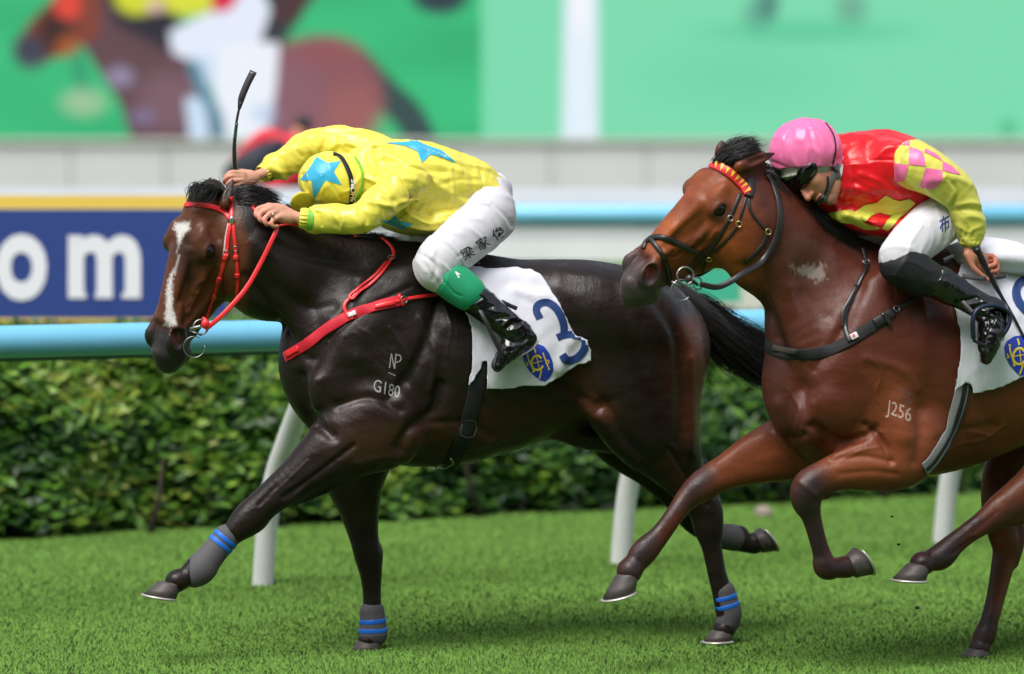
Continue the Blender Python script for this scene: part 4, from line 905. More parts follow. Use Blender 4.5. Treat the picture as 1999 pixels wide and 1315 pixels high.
    F.chain([q(1985, 1000, -.14, 10, 1), q(1990, 1050, -.14, 12, 1), q(1980, 1100, -.14, 8, 1)], L, .02, 3)
    # head
    h = HeadFrame(S, (1424, 298), .075, (-160, 190), R(50), .99)
    horse_head(F, h)
    F.chain([[*h.p(.10, -.17, .0), .06, .09], q(1462, 430, .03, 88, .72), q(1500, 470, .01, 104, .7)], L, .04, 3)
    for (b, t, w_) in ((P(1450, 322, .12), P(1511, 299, .10), 1.), (P(1410, 305, -.05), P(1409, 275, -.05), .9)):
        d = t - b
        F.chain([[*(b - d * .1), .017, .020], [*(b + d * .2), .019, .027], [*(b + d * .55), .014, .021], [*t, .004, .005]], (0, -1, 0), .012, 3)
        F.chain([[*(b + d * .25 + (0.0, -.026, 0)), .012, .011], [*(b + d * .8 + (0, -.014, 0)), .007, .005]], (0, -1, 0), .006, 3, 'sub')
    st = [
        ([(1790, 530), (1710, 630), (1650, 720), (1610, 780)], 34, .004), ([(1850, 590), (1835, 680), (1815, 760), (1800, 830)], 26, -.006),
        ([(1680, 560), (1640, 650), (1590, 720)], 15, -.009), ([(1565, 700), (1568, 760), (1580, 830)], 13, -.010), ([(1590, 830), (1640, 860), (1690, 850), (1710, 835)], 8, -.009), ([(1585, 790), (1580, 820)], 12, .006),
        ([(1500, 840), (1530, 855), (1570, 850)], 7, -.008), ([(1520, 790), (1530, 830)], 16, .008), ([(1690, 830), (1715, 850), (1740, 900)], 7, -.009), ([(1800, 800), (1800, 850), (1790, 900)], 14, -.007), ([(1760, 780), (1770, 850)], 18, .007),
        ([(1490, 500), (1540, 560), (1600, 640)], 24, .006), ([(1460, 520), (1500, 600), (1530, 680)], 9, -.008), ([(1535, 560), (1580, 560), (1620, 600)], 16, .004), ([(1640, 480), (1700, 520)], 12, -.004),
        ([(1745, 545), (1752, 575), (1745, 600), (1752, 630)], 3, .0018), ([(1775, 560), (1770, 600), (1778, 640)], 3, .0016), ([(1700, 700), (1720, 730), (1710, 770), (1725, 800)], 3, .0014), ([(1690, 835), (1705, 832), (1720, 845)], 3, .0022), ([(1830, 890), (1870, 868), (1920, 858), (1960, 830)], 3.5, .0022), ([(1850, 850), (1890, 842), (1930, 850)], 3, .0016), ([(1540, 760), (1560, 800), (1556, 830)], 3, .0018), ([(1640, 900), (1680, 880), (1720, 872)], 3, .0018), ([(1500, 880), (1460, 905), (1420, 925)], 3, .0018), ([(1375, 440), (1368, 470), (1350, 480), (1330, 500)], 2.5, .002), ([(1395, 450), (1385, 475), (1360, 490)], 2.5, .0018), ([(1300, 500), (1320, 505), (1335, 520)], 2.5, -.002), ([(1420, 430), (1424, 440)], 3, .002), ([(1900, 1025), (1870, 1050)], 3, .0016), ([(1310, 1015), (1290, 1045)], 3, .0016), 
        ([(1620, 900), (1680, 890), (1740, 900)], 6, -.0035), ([(1640, 925), (1700, 920), (1750, 925)], 6, -.0025), ([(1440, 900), (1500, 905), (1540, 890)], 6, -.0035), ([(1400, 935), (1460, 930), (1500, 925)], 6, -.003), ([(1490, 870), (1530, 880)], 8, .005),
        ([(1340, 985), (1290, 1050)], 4, -.003), ([(1360, 980), (1310, 1050)], 4, .002), ([(1560, 940), (1590, 965)], 6, .003),
        ([(1860, 800), (1880, 840), (1890, 870)], 12, -.002), ([(1910, 790), (1930, 830)], 12, -.002), ([(1830, 860), (1880, 840), (1940, 830)], 8, -.003), ([(1690, 700), (1760, 720), (1790, 760)], 10, .004), ([(1745, 560), (1750, 600)], 10, -.004), ([(1800, 560), (1805, 620)], 10, .004),
        ([(1370, 440), (1350, 470), (1320, 500)], 8, -.004), ([(1400, 450), (1370, 480), (1345, 500)], 5, .004), ([(1420, 430), (1425, 470), (1440, 500)], 12, .004), ([(1340, 400), (1330, 430)], 12, -.003), ([(1290, 500), (1320, 480)], 6, .003), ([(1300, 515), (1330, 495)], 4, -.003)]
    stf = [([(1950, 930), (1960, 1000), (1950, 1050)], 6, -.003, (-9, 0)), ([(1900, 1050), (1860, 1080)], 4, -.002), ([(1945, 1000), (1900, 1040)], 4, -.002)]
    orange = (150, 84, 44)
    pts = [
        ([(1700, 880), (1760, 860)], 70, (118, 60, 36), .9, (0, 9)), ([(1640, 910), (1760, 915)], 42, (130, 70, 42), .9, (0, 9)), ([(1740, 760), (1790, 850)], 46, (132, 68, 38), .7, (0, 9)),
        ([(1430, 915), (1520, 890), (1580, 870)], 52, (126, 66, 38), .85, (-9, -.02)), ([(1830, 860), (1960, 800), (2060, 780)], 70, (116, 60, 36), .7), ([(2000, 880), (2060, 850)], 60, (128, 70, 38), .8),
        (['P', (1330, 330), (1440, 320), (1490, 420), (1470, 540), (1380, 560), (1290, 520), (1250, 480), (1300, 400)], 30, (138, 70, 36), .9, (-.35, 9)),
        ([(1400, 380), (1360, 410)], 16, (132, 72, 40), .5), ([(1370, 455), (1345, 480)], 14, (96, 58, 44), .6), ([(1420, 500), (1440, 520)], 26, (172, 90, 40), .7), ([(1310, 440), (1280, 480)], 18, (176, 96, 50), .7),
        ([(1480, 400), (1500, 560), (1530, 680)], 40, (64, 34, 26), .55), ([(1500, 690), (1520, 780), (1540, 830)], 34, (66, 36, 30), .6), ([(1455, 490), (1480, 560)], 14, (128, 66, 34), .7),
        ([(1950, 980), (1990, 940)], 26, (112, 62, 38), .7, (0, 9)), ([(1975, 1100), (1945, 1220)], 9, (120, 76, 56), .8, (-9, 0)), ([(1910, 900), (1925, 1000)], 20, (128, 72, 42), .7, (-9, 0)), ([(1330, 1030), (1372, 985)], 9, (128, 78, 54), .8, (-9, 0)),
        # black points
        ([(1588, 945), (1574, 965)], 32, (44, 36, 38), .95, (0, 9)), ([(1575, 985), (1595, 1050), (1612, 1106), (1660, 1106)], 26, (38, 30, 30), .97, (0, 9)),
        ([(1375, 930), (1352, 958)], 22, (46, 36, 36), .9, (-9, 0)), ([(1345, 985), (1318, 990), (1270, 1040)], 14, (44, 34, 34), .75, (-9, 0)), ([(1262, 1062), (1240, 1100), (1225, 1120)], 30, (42, 34, 36), .95, (-9, 0)),
        ([(1900, 1020), (1850, 1060)], 20, (42, 34, 34), .8, (0, 9)), ([(1850, 1080), (1780, 1110)], 34, (38, 32, 34), .97, (0, 9)), ([(1985, 990), (1940, 1020)], 14, (60, 42, 38), .7, (0, 9)),
        ([(1948, 1090), (1925, 1180)], 14, (56, 40, 36), .8, (-9, 0)), ([(1930, 1215), (1908, 1270)], 30, (44, 36, 36), .95, (-9, 0)), ([(1500, 300), (1514, 296)], 9, (30, 24, 24), .9), ([(1408, 272), (1412, 280)], 8, (36, 30, 30), .9)]
    V, Fq, C = finish_body('horse', F, S, sr((86, 40, 26)), pts, [st, stf], h, None, None, lambda V, C, h: head_colours(V, C, h, (74, 66, 68), (196, 84, 92)))
    # dried sweat foam on the neck
    x, y = proj(V); mk = (x > 1480) & (x < 1680) & (y > 440) & (y < 680); nz = np.zeros(len(V)); ix = np.where(mk)[0]
    nz[ix] = [mnoise.noise(Vector((v[0] * 60, v[1] * 60, v[2] * 60))) + .9 * mnoise.noise(Vector((v[0] * 150, v[1] * 150, v[2] * 60))) for v in V[ix]]
    for Pl, s0, thr in (([(1540, 518), (1612, 514), (1610, 545), (1588, 549), (1560, 535)], .34, .62), ([(1520, 470), (1560, 450), (1630, 490), (1640, 560), (1600, 640), (1560, 620)], .028, .5)):
        ins = inpoly(x, y, Pl); d = d2poly(x, y, Pl + [Pl[0]]); d = np.where(ins, -d, d); a = np.clip(.9 - d / 9 + nz * 1.0 - thr, 0, 1) * s0 * mk * lat_ok(S, V); C = C * (1 - a[:, None]) + np.array(sr((214, 208, 204))) * a[:, None]
    root = mesh_obj('racehorse', V, Fq, coat_mat('red_bay_coat', .43), None, True, C)
    root.data.transform(Matrix.Translation(-Vector(S.O))); root.location = S.O
    tag(root, 'reddish bay racehorse in black bridle and red yellow browband, white sweat patch on neck', 'horse')
    md = bpy.data.materials['eye_dark']; mw = bpy.data.materials['eyelid_dark']
    horse_eye(h, 1, root, mw, md); horse_eye(h, -1, root, mw, md)
    mh = bpy.data.materials['hoof_horn']; ms = bpy.data.materials['horseshoe_alloy']
    hoof(L, P(1226, 1118, -.11), P(1211, 1160, -.11), P(1174, 1172, -.11), mh, ms, root, .048)
    hoof(L, P(1658, 1106, .13), P(1683, 1092, .13), P(1702, 1122, .13), mh, ms, root, .046)
    hoof(L, P(1796, 1102, .13), P(1777, 1131, .13), P(1742, 1130, .13), mh, ms, root, .048)
    hoof(L, P(1910, 1266, -.13), P(1904, 1284, -.13), P(1872, 1285, -.13), mh, ms, root, .045)
    return dict(S=S, V=V, F=Fq, B=bvh_of(V, Fq), root=root, h=h)
def lat_ok(S, V): return (S.lat(V) > -.02)
# ================================================================ riders and tack
def folds(V, Fq, amp, freq, axis, seed=0, stretch=.3, sharp=True):
    """cloth wrinkles running roughly along axis"""
    N = normals(V, Fq); ax = unit(axis); al = V @ ax; Q = (V - al[:, None] * ax) + (al * stretch)[:, None] * ax; out = np.zeros(len(V))
    for i in range(len(V)):
        q = Q[i]; a = mnoise.noise(Vector((q[0] * freq + seed, q[1] * freq, q[2] * freq))); b = mnoise.noise(Vector((q[0] * freq * 2.3, q[1] * freq * 2.3 + seed, q[2] * freq * 2.3)))
        out[i] = (math.exp(-(a * 7) ** 2) * 1.9 - .5) + .25 * (math.exp(-(b * 5) ** 2) - .5) + a if sharp else a + .5 * b
    return V + N * (out * amp)[:, None]
def satin(name, c, rough=.34, **k):
    return mat(name, sr(c), rough, spec=.5, sheen=.12, var=(3, .05), bump=[(9, .22, .03, (1, 1, 1)), (1200, .12, .001, (1, 1, 1))], **k)
def field_for(chs, h, mg=.06):
    P = np.array([p[:3] for c in chs for p in c]); r = max(max(p[3:]) for c in chs for p in c); return Field(P.min(0) - r - mg, P.max(0) + r + mg, h)
def finger(F, S, pts, r, k=.004, PMx=PM):
    n = len(pts); F.chain([[*S.P(*p), r * (1 - .22 * i / (n - 1)), r * (1 - .22 * i / (n - 1))] for i, p in enumerate(pts)], S.L, k, 4)
def rider_body(S, name, label, chains, fingers, extra, m, h=.0034):
    F = field_for(chains, h, .12)
    for c in chains: F.chain(c, S.L, .02, 3)
    for pts, r in fingers: finger(F, S, pts, r)
    if extra: extra(F)
    V, Fq = F.surface(2); return V, Fq
def skin_mat():
    m = mat('skin', attr='col', rough=.48, spec=.4, bump=[(260, .12, .002, (1, 1, 1))]); b = m.node_tree.nodes['Principled BSDF']; b.inputs['Subsurface Weight'].default_value = .12
    b.inputs['Subsurface Radius'].default_value = (.012, .005, .003); b.inputs['Subsurface Scale'].default_value = .6; return m
def garment(name, S, chs, m, root, h=.0045, k=.03, fold=None, strokes=None, cut=None, sub=3, sm=2, caps=None):
    F = field_for(chs, h)
    for i, c in enumerate(chs): F.chain(c, S.L, k, sub, cap=(caps or {}).get(i, (None, None)))
    if cut: cut(F)
    V, Fq = F.surface(sm)
    if fold:
        for f in (fold if isinstance(fold, list) else [fold]): V = folds(V, Fq, *f)
    if strokes: V = sculpt(V, Fq, strokes)
    return mesh_obj(name, V, Fq, m, root), V, Fq
def shrink(chs, d): return [[[*p[:3], max(p[3] - d, .01), max(p[4] - d, .01)] for p in c] for c in chs]
EMBLEM = dict(oval=[(1049, 671), (1062, 676), (1072, 690), (1079, 707), (1080, 722), (1073, 736), (1064, 744), (1055, 742), (1045, 735), (1033, 724), (1024, 710), (1020, 695), (1024, 684), (1035, 675)],
    gold=[([(1056, 699), (1050, 694), (1042, 696), (1037, 705), (1038, 715), (1045, 721), (1054, 720), (1059, 713)], 4.2), ([(1029, 692), (1032, 704), (1037, 714), (1041, 724)], 2.6), ([(1059, 688), (1063, 700), (1067, 710), (1071, 719)], 2.6),
          ([(1041, 678), (1044, 684), (1045, 689)], 3.0), ([(1056, 722), (1054, 731), (1052, 739)], 2.8), ([(1047, 697), (1052, 718)], 1.6), ([(1039, 709), (1057, 704)], 1.6), ([(1026, 706), (1030, 712), (1026, 712)], 2.0), ([(1066, 702), (1071, 704), (1069, 709)], 2.0), ([(1027, 691), (1031, 691)], 2.4), ([(1039, 725), (1043, 724)], 3), ([(1069, 721), (1073, 719)], 3)])
def emblem(S, bv, root, off, mp, step=4):
    blue = cm('emblem_blue', sr((36, 62, 176)), .5); gold = cm('emblem_gold', sr((240, 212, 70)), .45)
    P = [mp(*p) for p in EMBLEM['oval']]; decal('emblem', P, [tuple(range(len(P)))], bv, off, blue, root, step)
    parts = [stroke2d([mp(*p) for p in pts], wd * mp.k, sub=3) for pts, wd in EMBLEM['gold']]
    v, f = join2d(parts); decal('emblem_crest', v, f, bv, off + .0012, gold, root, step)
class Map:
    def __init__(s, c0, c1, k, rot=0): s.c0 = c0; s.c1 = c1; s.k = k; s.r = rot
    def __call__(s, x, y):
        dx, dy = (x - s.c0[0]) * s.k, (y - s.c0[1]) * s.k; c, n = math.cos(s.r), math.sin(s.r); return (s.c1[0] + dx * c - dy * n, s.c1[1] + dx * n + dy * c)
def offset_body(V, Fq, d): return bvh_of(V + normals(V, Fq) * d, Fq)
def cloth_sheet(name, poly, bv, off, m, parent, S, wob, alt=None):
    n = len(poly); return decal(name, poly, [tuple(range(n))], bv, off, m, parent, 6, wob=wob, thick=.003, alt=alt, relax_n=6, mirror=S)
def star(c, r, rot, ri=.42, sx=1, sy=1, sk=0):
    P = []
    for i in range(10):
        a = rot + i * math.pi / 5; q = r if i % 2 == 0 else r * ri; x = q * math.sin(a) * sx; y = -q * math.cos(a) * sy; P.append((c[0] + x + sk * y, c[1] + y))
    return P, [tuple(range(10))]
def build_rider1(hd):
    S = hd['S']; P = S.P; L = S.L; B = hd['B']; T = S.O
    q = lambda x, y, l, r, lat=1.: pr(S, x, y, l, r, lat)
    mirc = lambda c: [[*S.mir(np.array(p[:3])), *p[3:]] for p in c]
    torso = [sec(S, (728, 278), (745, 425), .16), sec(S, (790, 272), (805, 446), .185), sec(S, (860, 290), (860, 430), .175), sec(S, (920, 312), (915, 410), .155), sec(S, (950, 338), (945, 400), .145)]
    armN = [q(790, 362, .175, 40), q(760, 388, .215, 34), q(710, 424, .235, 28), q(655, 430, .20, 25), q(612, 428, .17, 20)]
    armF = [q(735, 312, -.13, 42), q(665, 286, -.2, 36), q(617, 282, -.22, 30), q(575, 304, -.19, 26), q(545, 322, -.17, 22)]
    neck = [q(760, 350, 0, 40), q(710, 355, .02, 36), q(670, 357, .03, 38)]
    thighN = [q(945, 428, .11, 54, .95), q(908, 462, .19, 49, .9), q(872, 495, .25, 44, .85), q(852, 520, .27, 40, .85)]
    shinN = [q(852, 525, .27, 36, .85), q(890, 553, .29, 29, .85), q(925, 578, .31, 27, .85), q(962, 612, .33, 24, .85), q(995, 642, .34, 24, .85)]
    footN = [q(1012, 655, .345, 22, .8), q(992, 682, .35, 20, 1.1), q(974, 708, .35, 13, 1.6)]
    pelvis = [q(945, 420, .09, 52), q(945, 420, -.09, 52)]
    body_ch = shrink([torso, armN + [q(596, 426, .155, 20), q(583, 425, .15, 20), q(566, 420, .14, 20)], armF + [q(522, 334, -.14, 20), q(506, 341, -.12, 19), q(492, 346, -.10, 19)], neck, thighN, shinN, footN, mirc(thighN), mirc(shinN), mirc(footN), pelvis], .017)
    # palms keep their size
    def extra(F):
        a1 = unit(P(515, 402, .13) - P(580, 425, .15)); F.blob(P(546, 416, .14), (.055, .034, .022), (a1, unit(np.cross(a1, L)), L), .015)
        F.blob(P(557, 425, .15), (.03, .02, .02), (a1, unit(np.cross(a1, L)), L), .012)
        a2 = unit(P(460, 350, -.09) - P(510, 342, -.12)); F.blob(P(479, 349, -.095), (.048, .034, .022), (a2, unit(np.cross(a2, L)), L), .014)
        F.blob(P(655, 352, .03), (.105, .085, .088), ((1, 0, 0), (0, 0, 1), (0, 1, 0)), .02); F.blob(P(652, 376, .04), (.05, .04, .05), ((1, 0, 0), (0, 0, 1), (0, 1, 0)), .02)
    fing = [([(524, 401, .145), (503, 408, .15), (500, 420, .165), (510, 425, .16)], .0098), ([(530, 406, .15), (508, 416, .165), (508, 429, .175), (518, 431, .165)], .0102), ([(538, 413, .155), (518, 424, .175), (519, 436, .18), (529, 437, .168)], .0098), ([(547, 422, .16), (531, 431, .178), (533, 441, .18), (542, 441, .165)], .0088), ([(556, 410, .135), (534, 402, .12), (516, 404, .115)], .0108),
            ([(474, 338, -.08), (452, 336, -.07), (441, 345, -.085), (446, 353, -.1)], .0095), ([(472, 344, -.075), (449, 344, -.065), (438, 353, -.08), (444, 361, -.1)], .0098), ([(473, 351, -.07), (453, 353, -.06), (444, 361, -.075), (451, 367, -.09)], .0095), ([(476, 358, -.07), (459, 361, -.065), (452, 367, -.08), (458, 371, -.095)], .0085), ([(490, 342, -.10), (474, 334, -.115), (461, 336, -.115)], .0105)]
    V, Fq = rider_body(S, 'person', None, body_ch, fing, extra, None)
    x, y = proj(V); C = np.tile(np.array(sr((214, 158, 132))), (len(V), 1)); nz = np.array([mnoise.noise(Vector(tuple(v * 45))) for v in V])[:, None]
    C = C * (1 + .10 * nz); red = np.exp(-(d2poly(x, y, [(500, 412), (510, 430), (530, 438)]) / 10) ** 2)[:, None] * .45 + np.exp(-(d2poly(x, y, [(440, 350), (455, 362)]) / 12) ** 2)[:, None] * .35
    C = C * (1 - red) + np.array(sr((214, 118, 104))) * red
    sk = skin_mat(); root = mesh_obj('person', V, Fq, sk, None, True, C); root.data.transform(Matrix.Translation(-Vector(T))); root.location = T
    tag(root, 'crouching jockey in yellow silks with blue stars, head down, whip raised upright', 'person')
    yel = satin('yellow_satin', (238, 226, 88), .26); cy = satin('sky_blue_satin', (58, 178, 222), .34); grn = satin('lime_band', (120, 200, 70), .45)
    # jersey
    jt = [torso, [q(770, 420, .0, 26, 4.2), q(810, 435, 0, 22, 4.4), q(850, 428, 0, 26, 3.6), q(905, 405, 0, 22, 3.6), q(945, 402, 0, 20, 3.6)],
          [q(800, 356, .165, 38), q(782, 366, .185, 38), q(752, 392, .22, 35), q(708, 424, .24, 32), q(660, 429, .20, 29), q(622, 429, .175, 26), q(608, 427, .168, 22)],
          [q(752, 305, -.12, 36), q(700, 292, -.17, 40), q(655, 284, -.21, 37), q(615, 283, -.225, 33), q(580, 301, -.19, 30), q(545, 323, -.165, 28), q(526, 332, -.155, 20)],
          [q(735, 320, .05, 40), q(740, 330, -.1, 42)]]
    st = [([(740, 300), (790, 315), (850, 320), (900, 335)], 6, .005), ([(750, 312), (800, 328), (870, 336)], 5, -.005), ([(830, 345), (835, 380), (820, 410)], 4, .005), ([(845, 350), (850, 390), (840, 420)], 5, -.005), ([(880, 330), (885, 370), (875, 405)], 4, .004), ([(660, 408), (670, 430), (665, 450)], 3.5, .004), ([(620, 415), (628, 440)], 3, -.004), ([(735, 372), (755, 390), (770, 410)], 4, .005), ([(596, 262), (612, 276), (625, 300)], 4, -.005), ([(570, 285), (590, 305)], 4, -.004), ([(783, 345), (800, 375), (812, 395)], 4, -.009), ([(812, 372), (800, 400), (775, 425)], 5, -.010), ([(733, 290), (745, 330), (760, 360)], 6, -.009), ([(720, 300), (730, 340)], 6, .007), ([(742, 350), (770, 345), (810, 350)], 6, .006), ([(760, 300), (800, 330), (870, 350)], 6, .004), ([(830, 300), (850, 340), (860, 400)], 9, -.004), ([(820, 395), (870, 388), (930, 380)], 5, -.004),
          ([(815, 400), (860, 405), (920, 395)], 6, .005), ([(700, 400), (715, 430), (708, 450)], 5, -.006), ([(690, 404), (700, 440)], 5, .005), ([(725, 380), (745, 410), (742, 430)], 4, -.004), ([(640, 410), (655, 440)], 5, -.003), ([(630, 290), (640, 262)], 5, -.006), ([(640, 305), (655, 270)], 5, .005), ([(655, 300), (670, 268)], 5, -.005), ([(545, 300), (560, 335)], 6, -.006), ([(520, 310), (545, 335), (580, 335)], 5, .005), ([(590, 270), (612, 300)], 5, .003),
          ([(935, 325), (945, 365), (935, 405)], 2.5, -.004), ([(880, 300), (900, 340), (915, 380)], 7, .004), ([(905, 300), (920, 340), (930, 370)], 6, -.004), ([(860, 360), (890, 352), (940, 350)], 5, -.003), ([(830, 425), (860, 440), (880, 425)], 6, -.004), ([(770, 390), (800, 425), (830, 440)], 7, -.006)]
    jo, JV, JF = garment('jersey', S, jt, yel, root, .0042, .022, [(.0050, 11, P(960, 400) - P(740, 330), 3, .26)], st, caps={2: (None, .008), 3: (None, .008)})
    JB = bvh_of(JV, JF)
    v, f = [(752, 276), (790, 278), (812, 268), (818, 284), (862, 292), (890, 316), (846, 300), (822, 318), (815, 292), (780, 286)], [(0, 1, 2, 3, 4, 5, 6, 7, 8, 9)]
    v = [(750, 279), (797, 277), (806, 271), (830, 283), (862, 294), (892, 318), (850, 303), (840, 302), (823, 318), (815, 296), (790, 284)]
    decal('star_patch', v, [tuple(range(len(v)))], JB, .0026, cy, root, 3)
    v = [(742, 430), (764, 428), (772, 418), (778, 430), (806, 436), (800, 441), (786, 447), (768, 440)]
    decal('star_patch', v, [tuple(range(len(v)))], JB, .0026, cy, root, 3)
    # cuffs
    for a, b, rr in ((P(603, 427, .165), P(585, 425, .155), .034), (P(522, 334, -.155), P(510, 340, -.14), .030)):
        d = b - a; mb = MB(); n = 9; pts = [a + d * t for t in np.linspace(0, 1, n)]; o = pleated(pts, rr).build('cuff', yel, root)
        o.modifiers.new('t', 'SOLIDIFY').thickness = .003
        c0 = a - d * .12; MB().tube([c0 - d * .42, c0 + d * .22], rr * 1.30, 28, cap=False).build('wrist_band', grn, root)
    # breeches
    wht = mat('white_breeches', sr((214, 213, 220)), .62, spec=.35, sheen=.1, bump=[(30, .25, .008, (1, 1, 1)), (1000, .1, .001, (1, 1, 1))])
    bt = [[q(948, 418, .10, 56), q(948, 418, -.10, 56)], [q(948, 420, .09, 57, .95), q(930, 444, .13, 53, .95), q(905, 466, .19, 50, .9), q(872, 495, .25, 47, .85), q(851, 518, .27, 44, .85), q(856, 530, .275, 38, .85), q(866, 539, .28, 34, .85)], [q(955, 375, .06, 36), q(965, 372, -.06, 36)]]
    bt.append(mirc(bt[1]))
    stb = [([(850, 470), (845, 500)], 6, .004), ([(830, 500), (850, 520), (845, 545)], 4, -.004), ([(850, 500), (865, 520), (870, 545)], 4, -.004), ([(815, 510), (830, 530)], 5, .003), ([(960, 400), (985, 420), (1000, 440)], 5, -.004), ([(950, 410), (970, 440), (980, 465)], 5, .004), ([(895, 500), (925, 490), (960, 470)], 4, -.003), ([(880, 470), (900, 500)], 6, .003)]
    bo, BV_, BF_ = garment('breeches', S, bt, wht, root, .0045, .03, [(.0022, 13, np.cross(P(960, 400) - P(850, 520), L), 5, .3)], stb)
    BB = bvh_of(BV_, BF_)
    ink = cm('ink_black', sr((40, 40, 44)), .6)
    parts = [text2d(ch, (x0, y0), (27 * .86, -27 * .5), (-27 * .5 * .9, -27 * .86 * .9), .012) for ch, x0, y0 in (('梁', 905, 508), ('家', 935, 489), ('俊', 966, 470))]
    v, f = join2d(parts); decal('lettering', v, f, BB, .001, ink, bo, 5)
    # sock, boots
    gs = mat('green_sock', sr((20, 150, 104)), .7, sheen=.2, bump=[(40, .2, .004, (1, 1, 1))])
    so = [[q(875, 543, .285, 36.5, .88), q(893, 556, .292, 37, .88), q(912, 570, .302, 35, .88), q(919, 575, .305, 32, .88)]]
    o_, SV, SF = garment('sock', S, so, gs, root, .004, .01, None, [([(868, 550), (885, 570), (900, 578)], 2.5, -.003), ([(878, 530), (870, 555)], 2.5, .002)], caps={0: (.012, .008)})
    SB = bvh_of(SV, SF); v, f = join2d([stroke2d([(896, 542), (889, 530)], 2.4), stroke2d([(889, 530), (898, 536)], 2.2)]); decal('sock_mark', v, f, SB, .001, cm('mark_white', sr((240, 240, 240)), .5), root, 4)
    garment('sock', S, [mirc(so[0])], gs, root, .005, .01, None, None, caps={0: (.012, .008)})
    blk = mat('patent_black', (.005, .005, .006), .17, spec=.55, coat=.5, bump=[(22, .25, .01, (1, 1, 1))])
    bo1 = [[q(917, 575, .305, 29, .86), q(935, 588, .312, 30, .84), q(962, 611, .33, 28, .84), q(988, 634, .34, 27, .84), q(1008, 650, .345, 27, .82)], [q(1020, 652, .345, 22, .8), q(1030, 662, .345, 18, .8)], [q(1014, 660, .345, 24, .85), q(996, 680, .35, 22, 1.0), q(982, 698, .35, 15, 1.3), q(972, 712, .352, 9, 1.7)]]
    stb2 = [([(968, 622), (985, 619), (1006, 616)], 3.5, -.008), ([(982, 636), (994, 622), (1008, 618)], 3, .007), ([(990, 640), (1004, 630), (1018, 628)], 3, -.008), ([(996, 645), (1010, 642), (1020, 634)], 3, .006), ([(940, 600), (960, 598)], 4, -.004), ([(1000, 670), (1030, 660)], 5, -.004), ([(1040, 655), (1025, 672), (1000, 690)], 4, .004), ([(925, 590), (940, 580)], 3, -.004)]
    garment('boot', S, bo1, blk, root, .004, .015, [(.0016, 26, P(1000, 650) - P(920, 580), 2, .6)], stb2, caps={0: (.008, None)})
    garment('boot', S, [mirc(c) for c in bo1], blk, root, .005, .015, None, None, caps={0: (.008, None)})
    # sole edge
    MB().tube(catmull([P(1051, 664, .36), P(1040, 680, .365), P(1012, 697, .37), P(988, 709, .37), P(974, 718, .365)], 5), .0035, 8).build('boot_sole', cm('sole_grey', sr((150, 150, 150)), .4), root)
    # helmet
    hc = P(651, 352, .035); ax = unit(P(628, 345, .035) - hc + np.array((0, -.10, 0)) * .9)            # crown points this way
    F = Field(hc - .2, hc + .2, .004); F.blob(hc, (.128, .112, .105), ((1, 0, -.12), (0, 1, 0), (.12, 0, 1)), .01)
    F.blob(P(690, 352, .03), (.085, .095, .092), ((1, 0, 0), (0, 1, 0), (0, 0, 1)), .03)
    V, Fq = F.surface(2); V = folds(V, Fq, .0022, 17, (0.1, .3, 1), 4, .5); V = sculpt(V, Fq, [([(600, 390), (605, 360), (612, 350)], 4, .003), ([(590, 340), (600, 370)], 4, -.003), ([(640, 350), (660, 380), (668, 400)], 3, -.003), ([(628, 342), (600, 320)], 3, .002), ([(628, 342), (660, 318)], 3, .002)])
    hm = mesh_obj('helmet', V, Fq, yel, root); HB = bvh_of(V, Fq)
    v = [(626, 306), (644, 322), (671, 305), (655, 330), (668, 360), (636, 352), (614, 389), (612, 351), (583, 356), (602, 331)]
    v = [(618, 306), (640, 318), (665, 314), (652, 335), (667, 361), (635, 352), (612, 390), (609, 352), (584, 352), (603, 330)]
    decal('star_patch', v, [tuple(range(10))], HB, .0014, cy, hm, 4)
    strap('helmet_band', [(650, 300), (664, 306), (676, 325), (685, 350), (687, 378), (684, 402)], .019, .002, [HB], cm('band_black', sr((24, 24, 26)), .55), hm, S, off=.0035)
    v, f = text2d('SHORE', (692, 392), (0.4, -13.5), (-13, -.8), .03); decal('helmet_lettering', v, f, [HB], .0062, cm('mark_white', sr((240, 240, 240)), .5), hm, 4)
    strap('helmet_band', [(692, 306), (702, 322), (708, 345), (704, 372), (690, 392), (664, 403)], .012, .0018, [HB], grn, hm, S, off=.002)
    pk = Field(hc - .22, hc + .22, .004); pk.blob(P(590, 396, .05), (.046, .010, .055), (unit((-.8, 0, -.6)), unit((.42, -.72, -.56)), unit(np.cross(unit((-.8, 0, -.6)), unit((.42, -.72, -.56))))), .01); V, Fq = pk.surface(2); mesh_obj('helmet_peak', V, Fq, satin('peak_yellow', (226, 216, 60), .4), hm)
    MB().ball(P(714, 358, .09), (.008, .012, .022), 12).build('chin_strap', cm('band_black'), hm) if False else None
    # ring on the finger
    MB().torus(P(531, 421, .178), P(538, 413, .155) - P(519, 424, .175), .0115, .0016, 20, 6).build('finger_ring', cm('silver', (.75, .75, .75), .25, metal=1.0), root)
    return root
def pleated(pts, rr, n=72):
    mb = MB(); pts = np.asarray(pts); m = len(pts); t = unit(pts[-1] - pts[0]); u = unit(np.cross(t, (.1, .2, 1))); v = np.cross(t, u); V = []
    for i in range(m):
        e = math.sin(math.pi * i / (m - 1))
        for k in range(n):
            a = 2 * math.pi * k / n; r = rr * (1 + .10 * e + .075 * math.cos(17 * a + .6 * math.sin(3 * a)) * (.35 + .65 * e)); V.append(pts[i] + (u * math.cos(a) + v * math.sin(a)) * r)
    return mb.add(V, [(i * n + k, i * n + (k + 1) % n, (i + 1) * n + (k + 1) % n, (i + 1) * n + k) for i in range(m - 1) for k in range(n)])
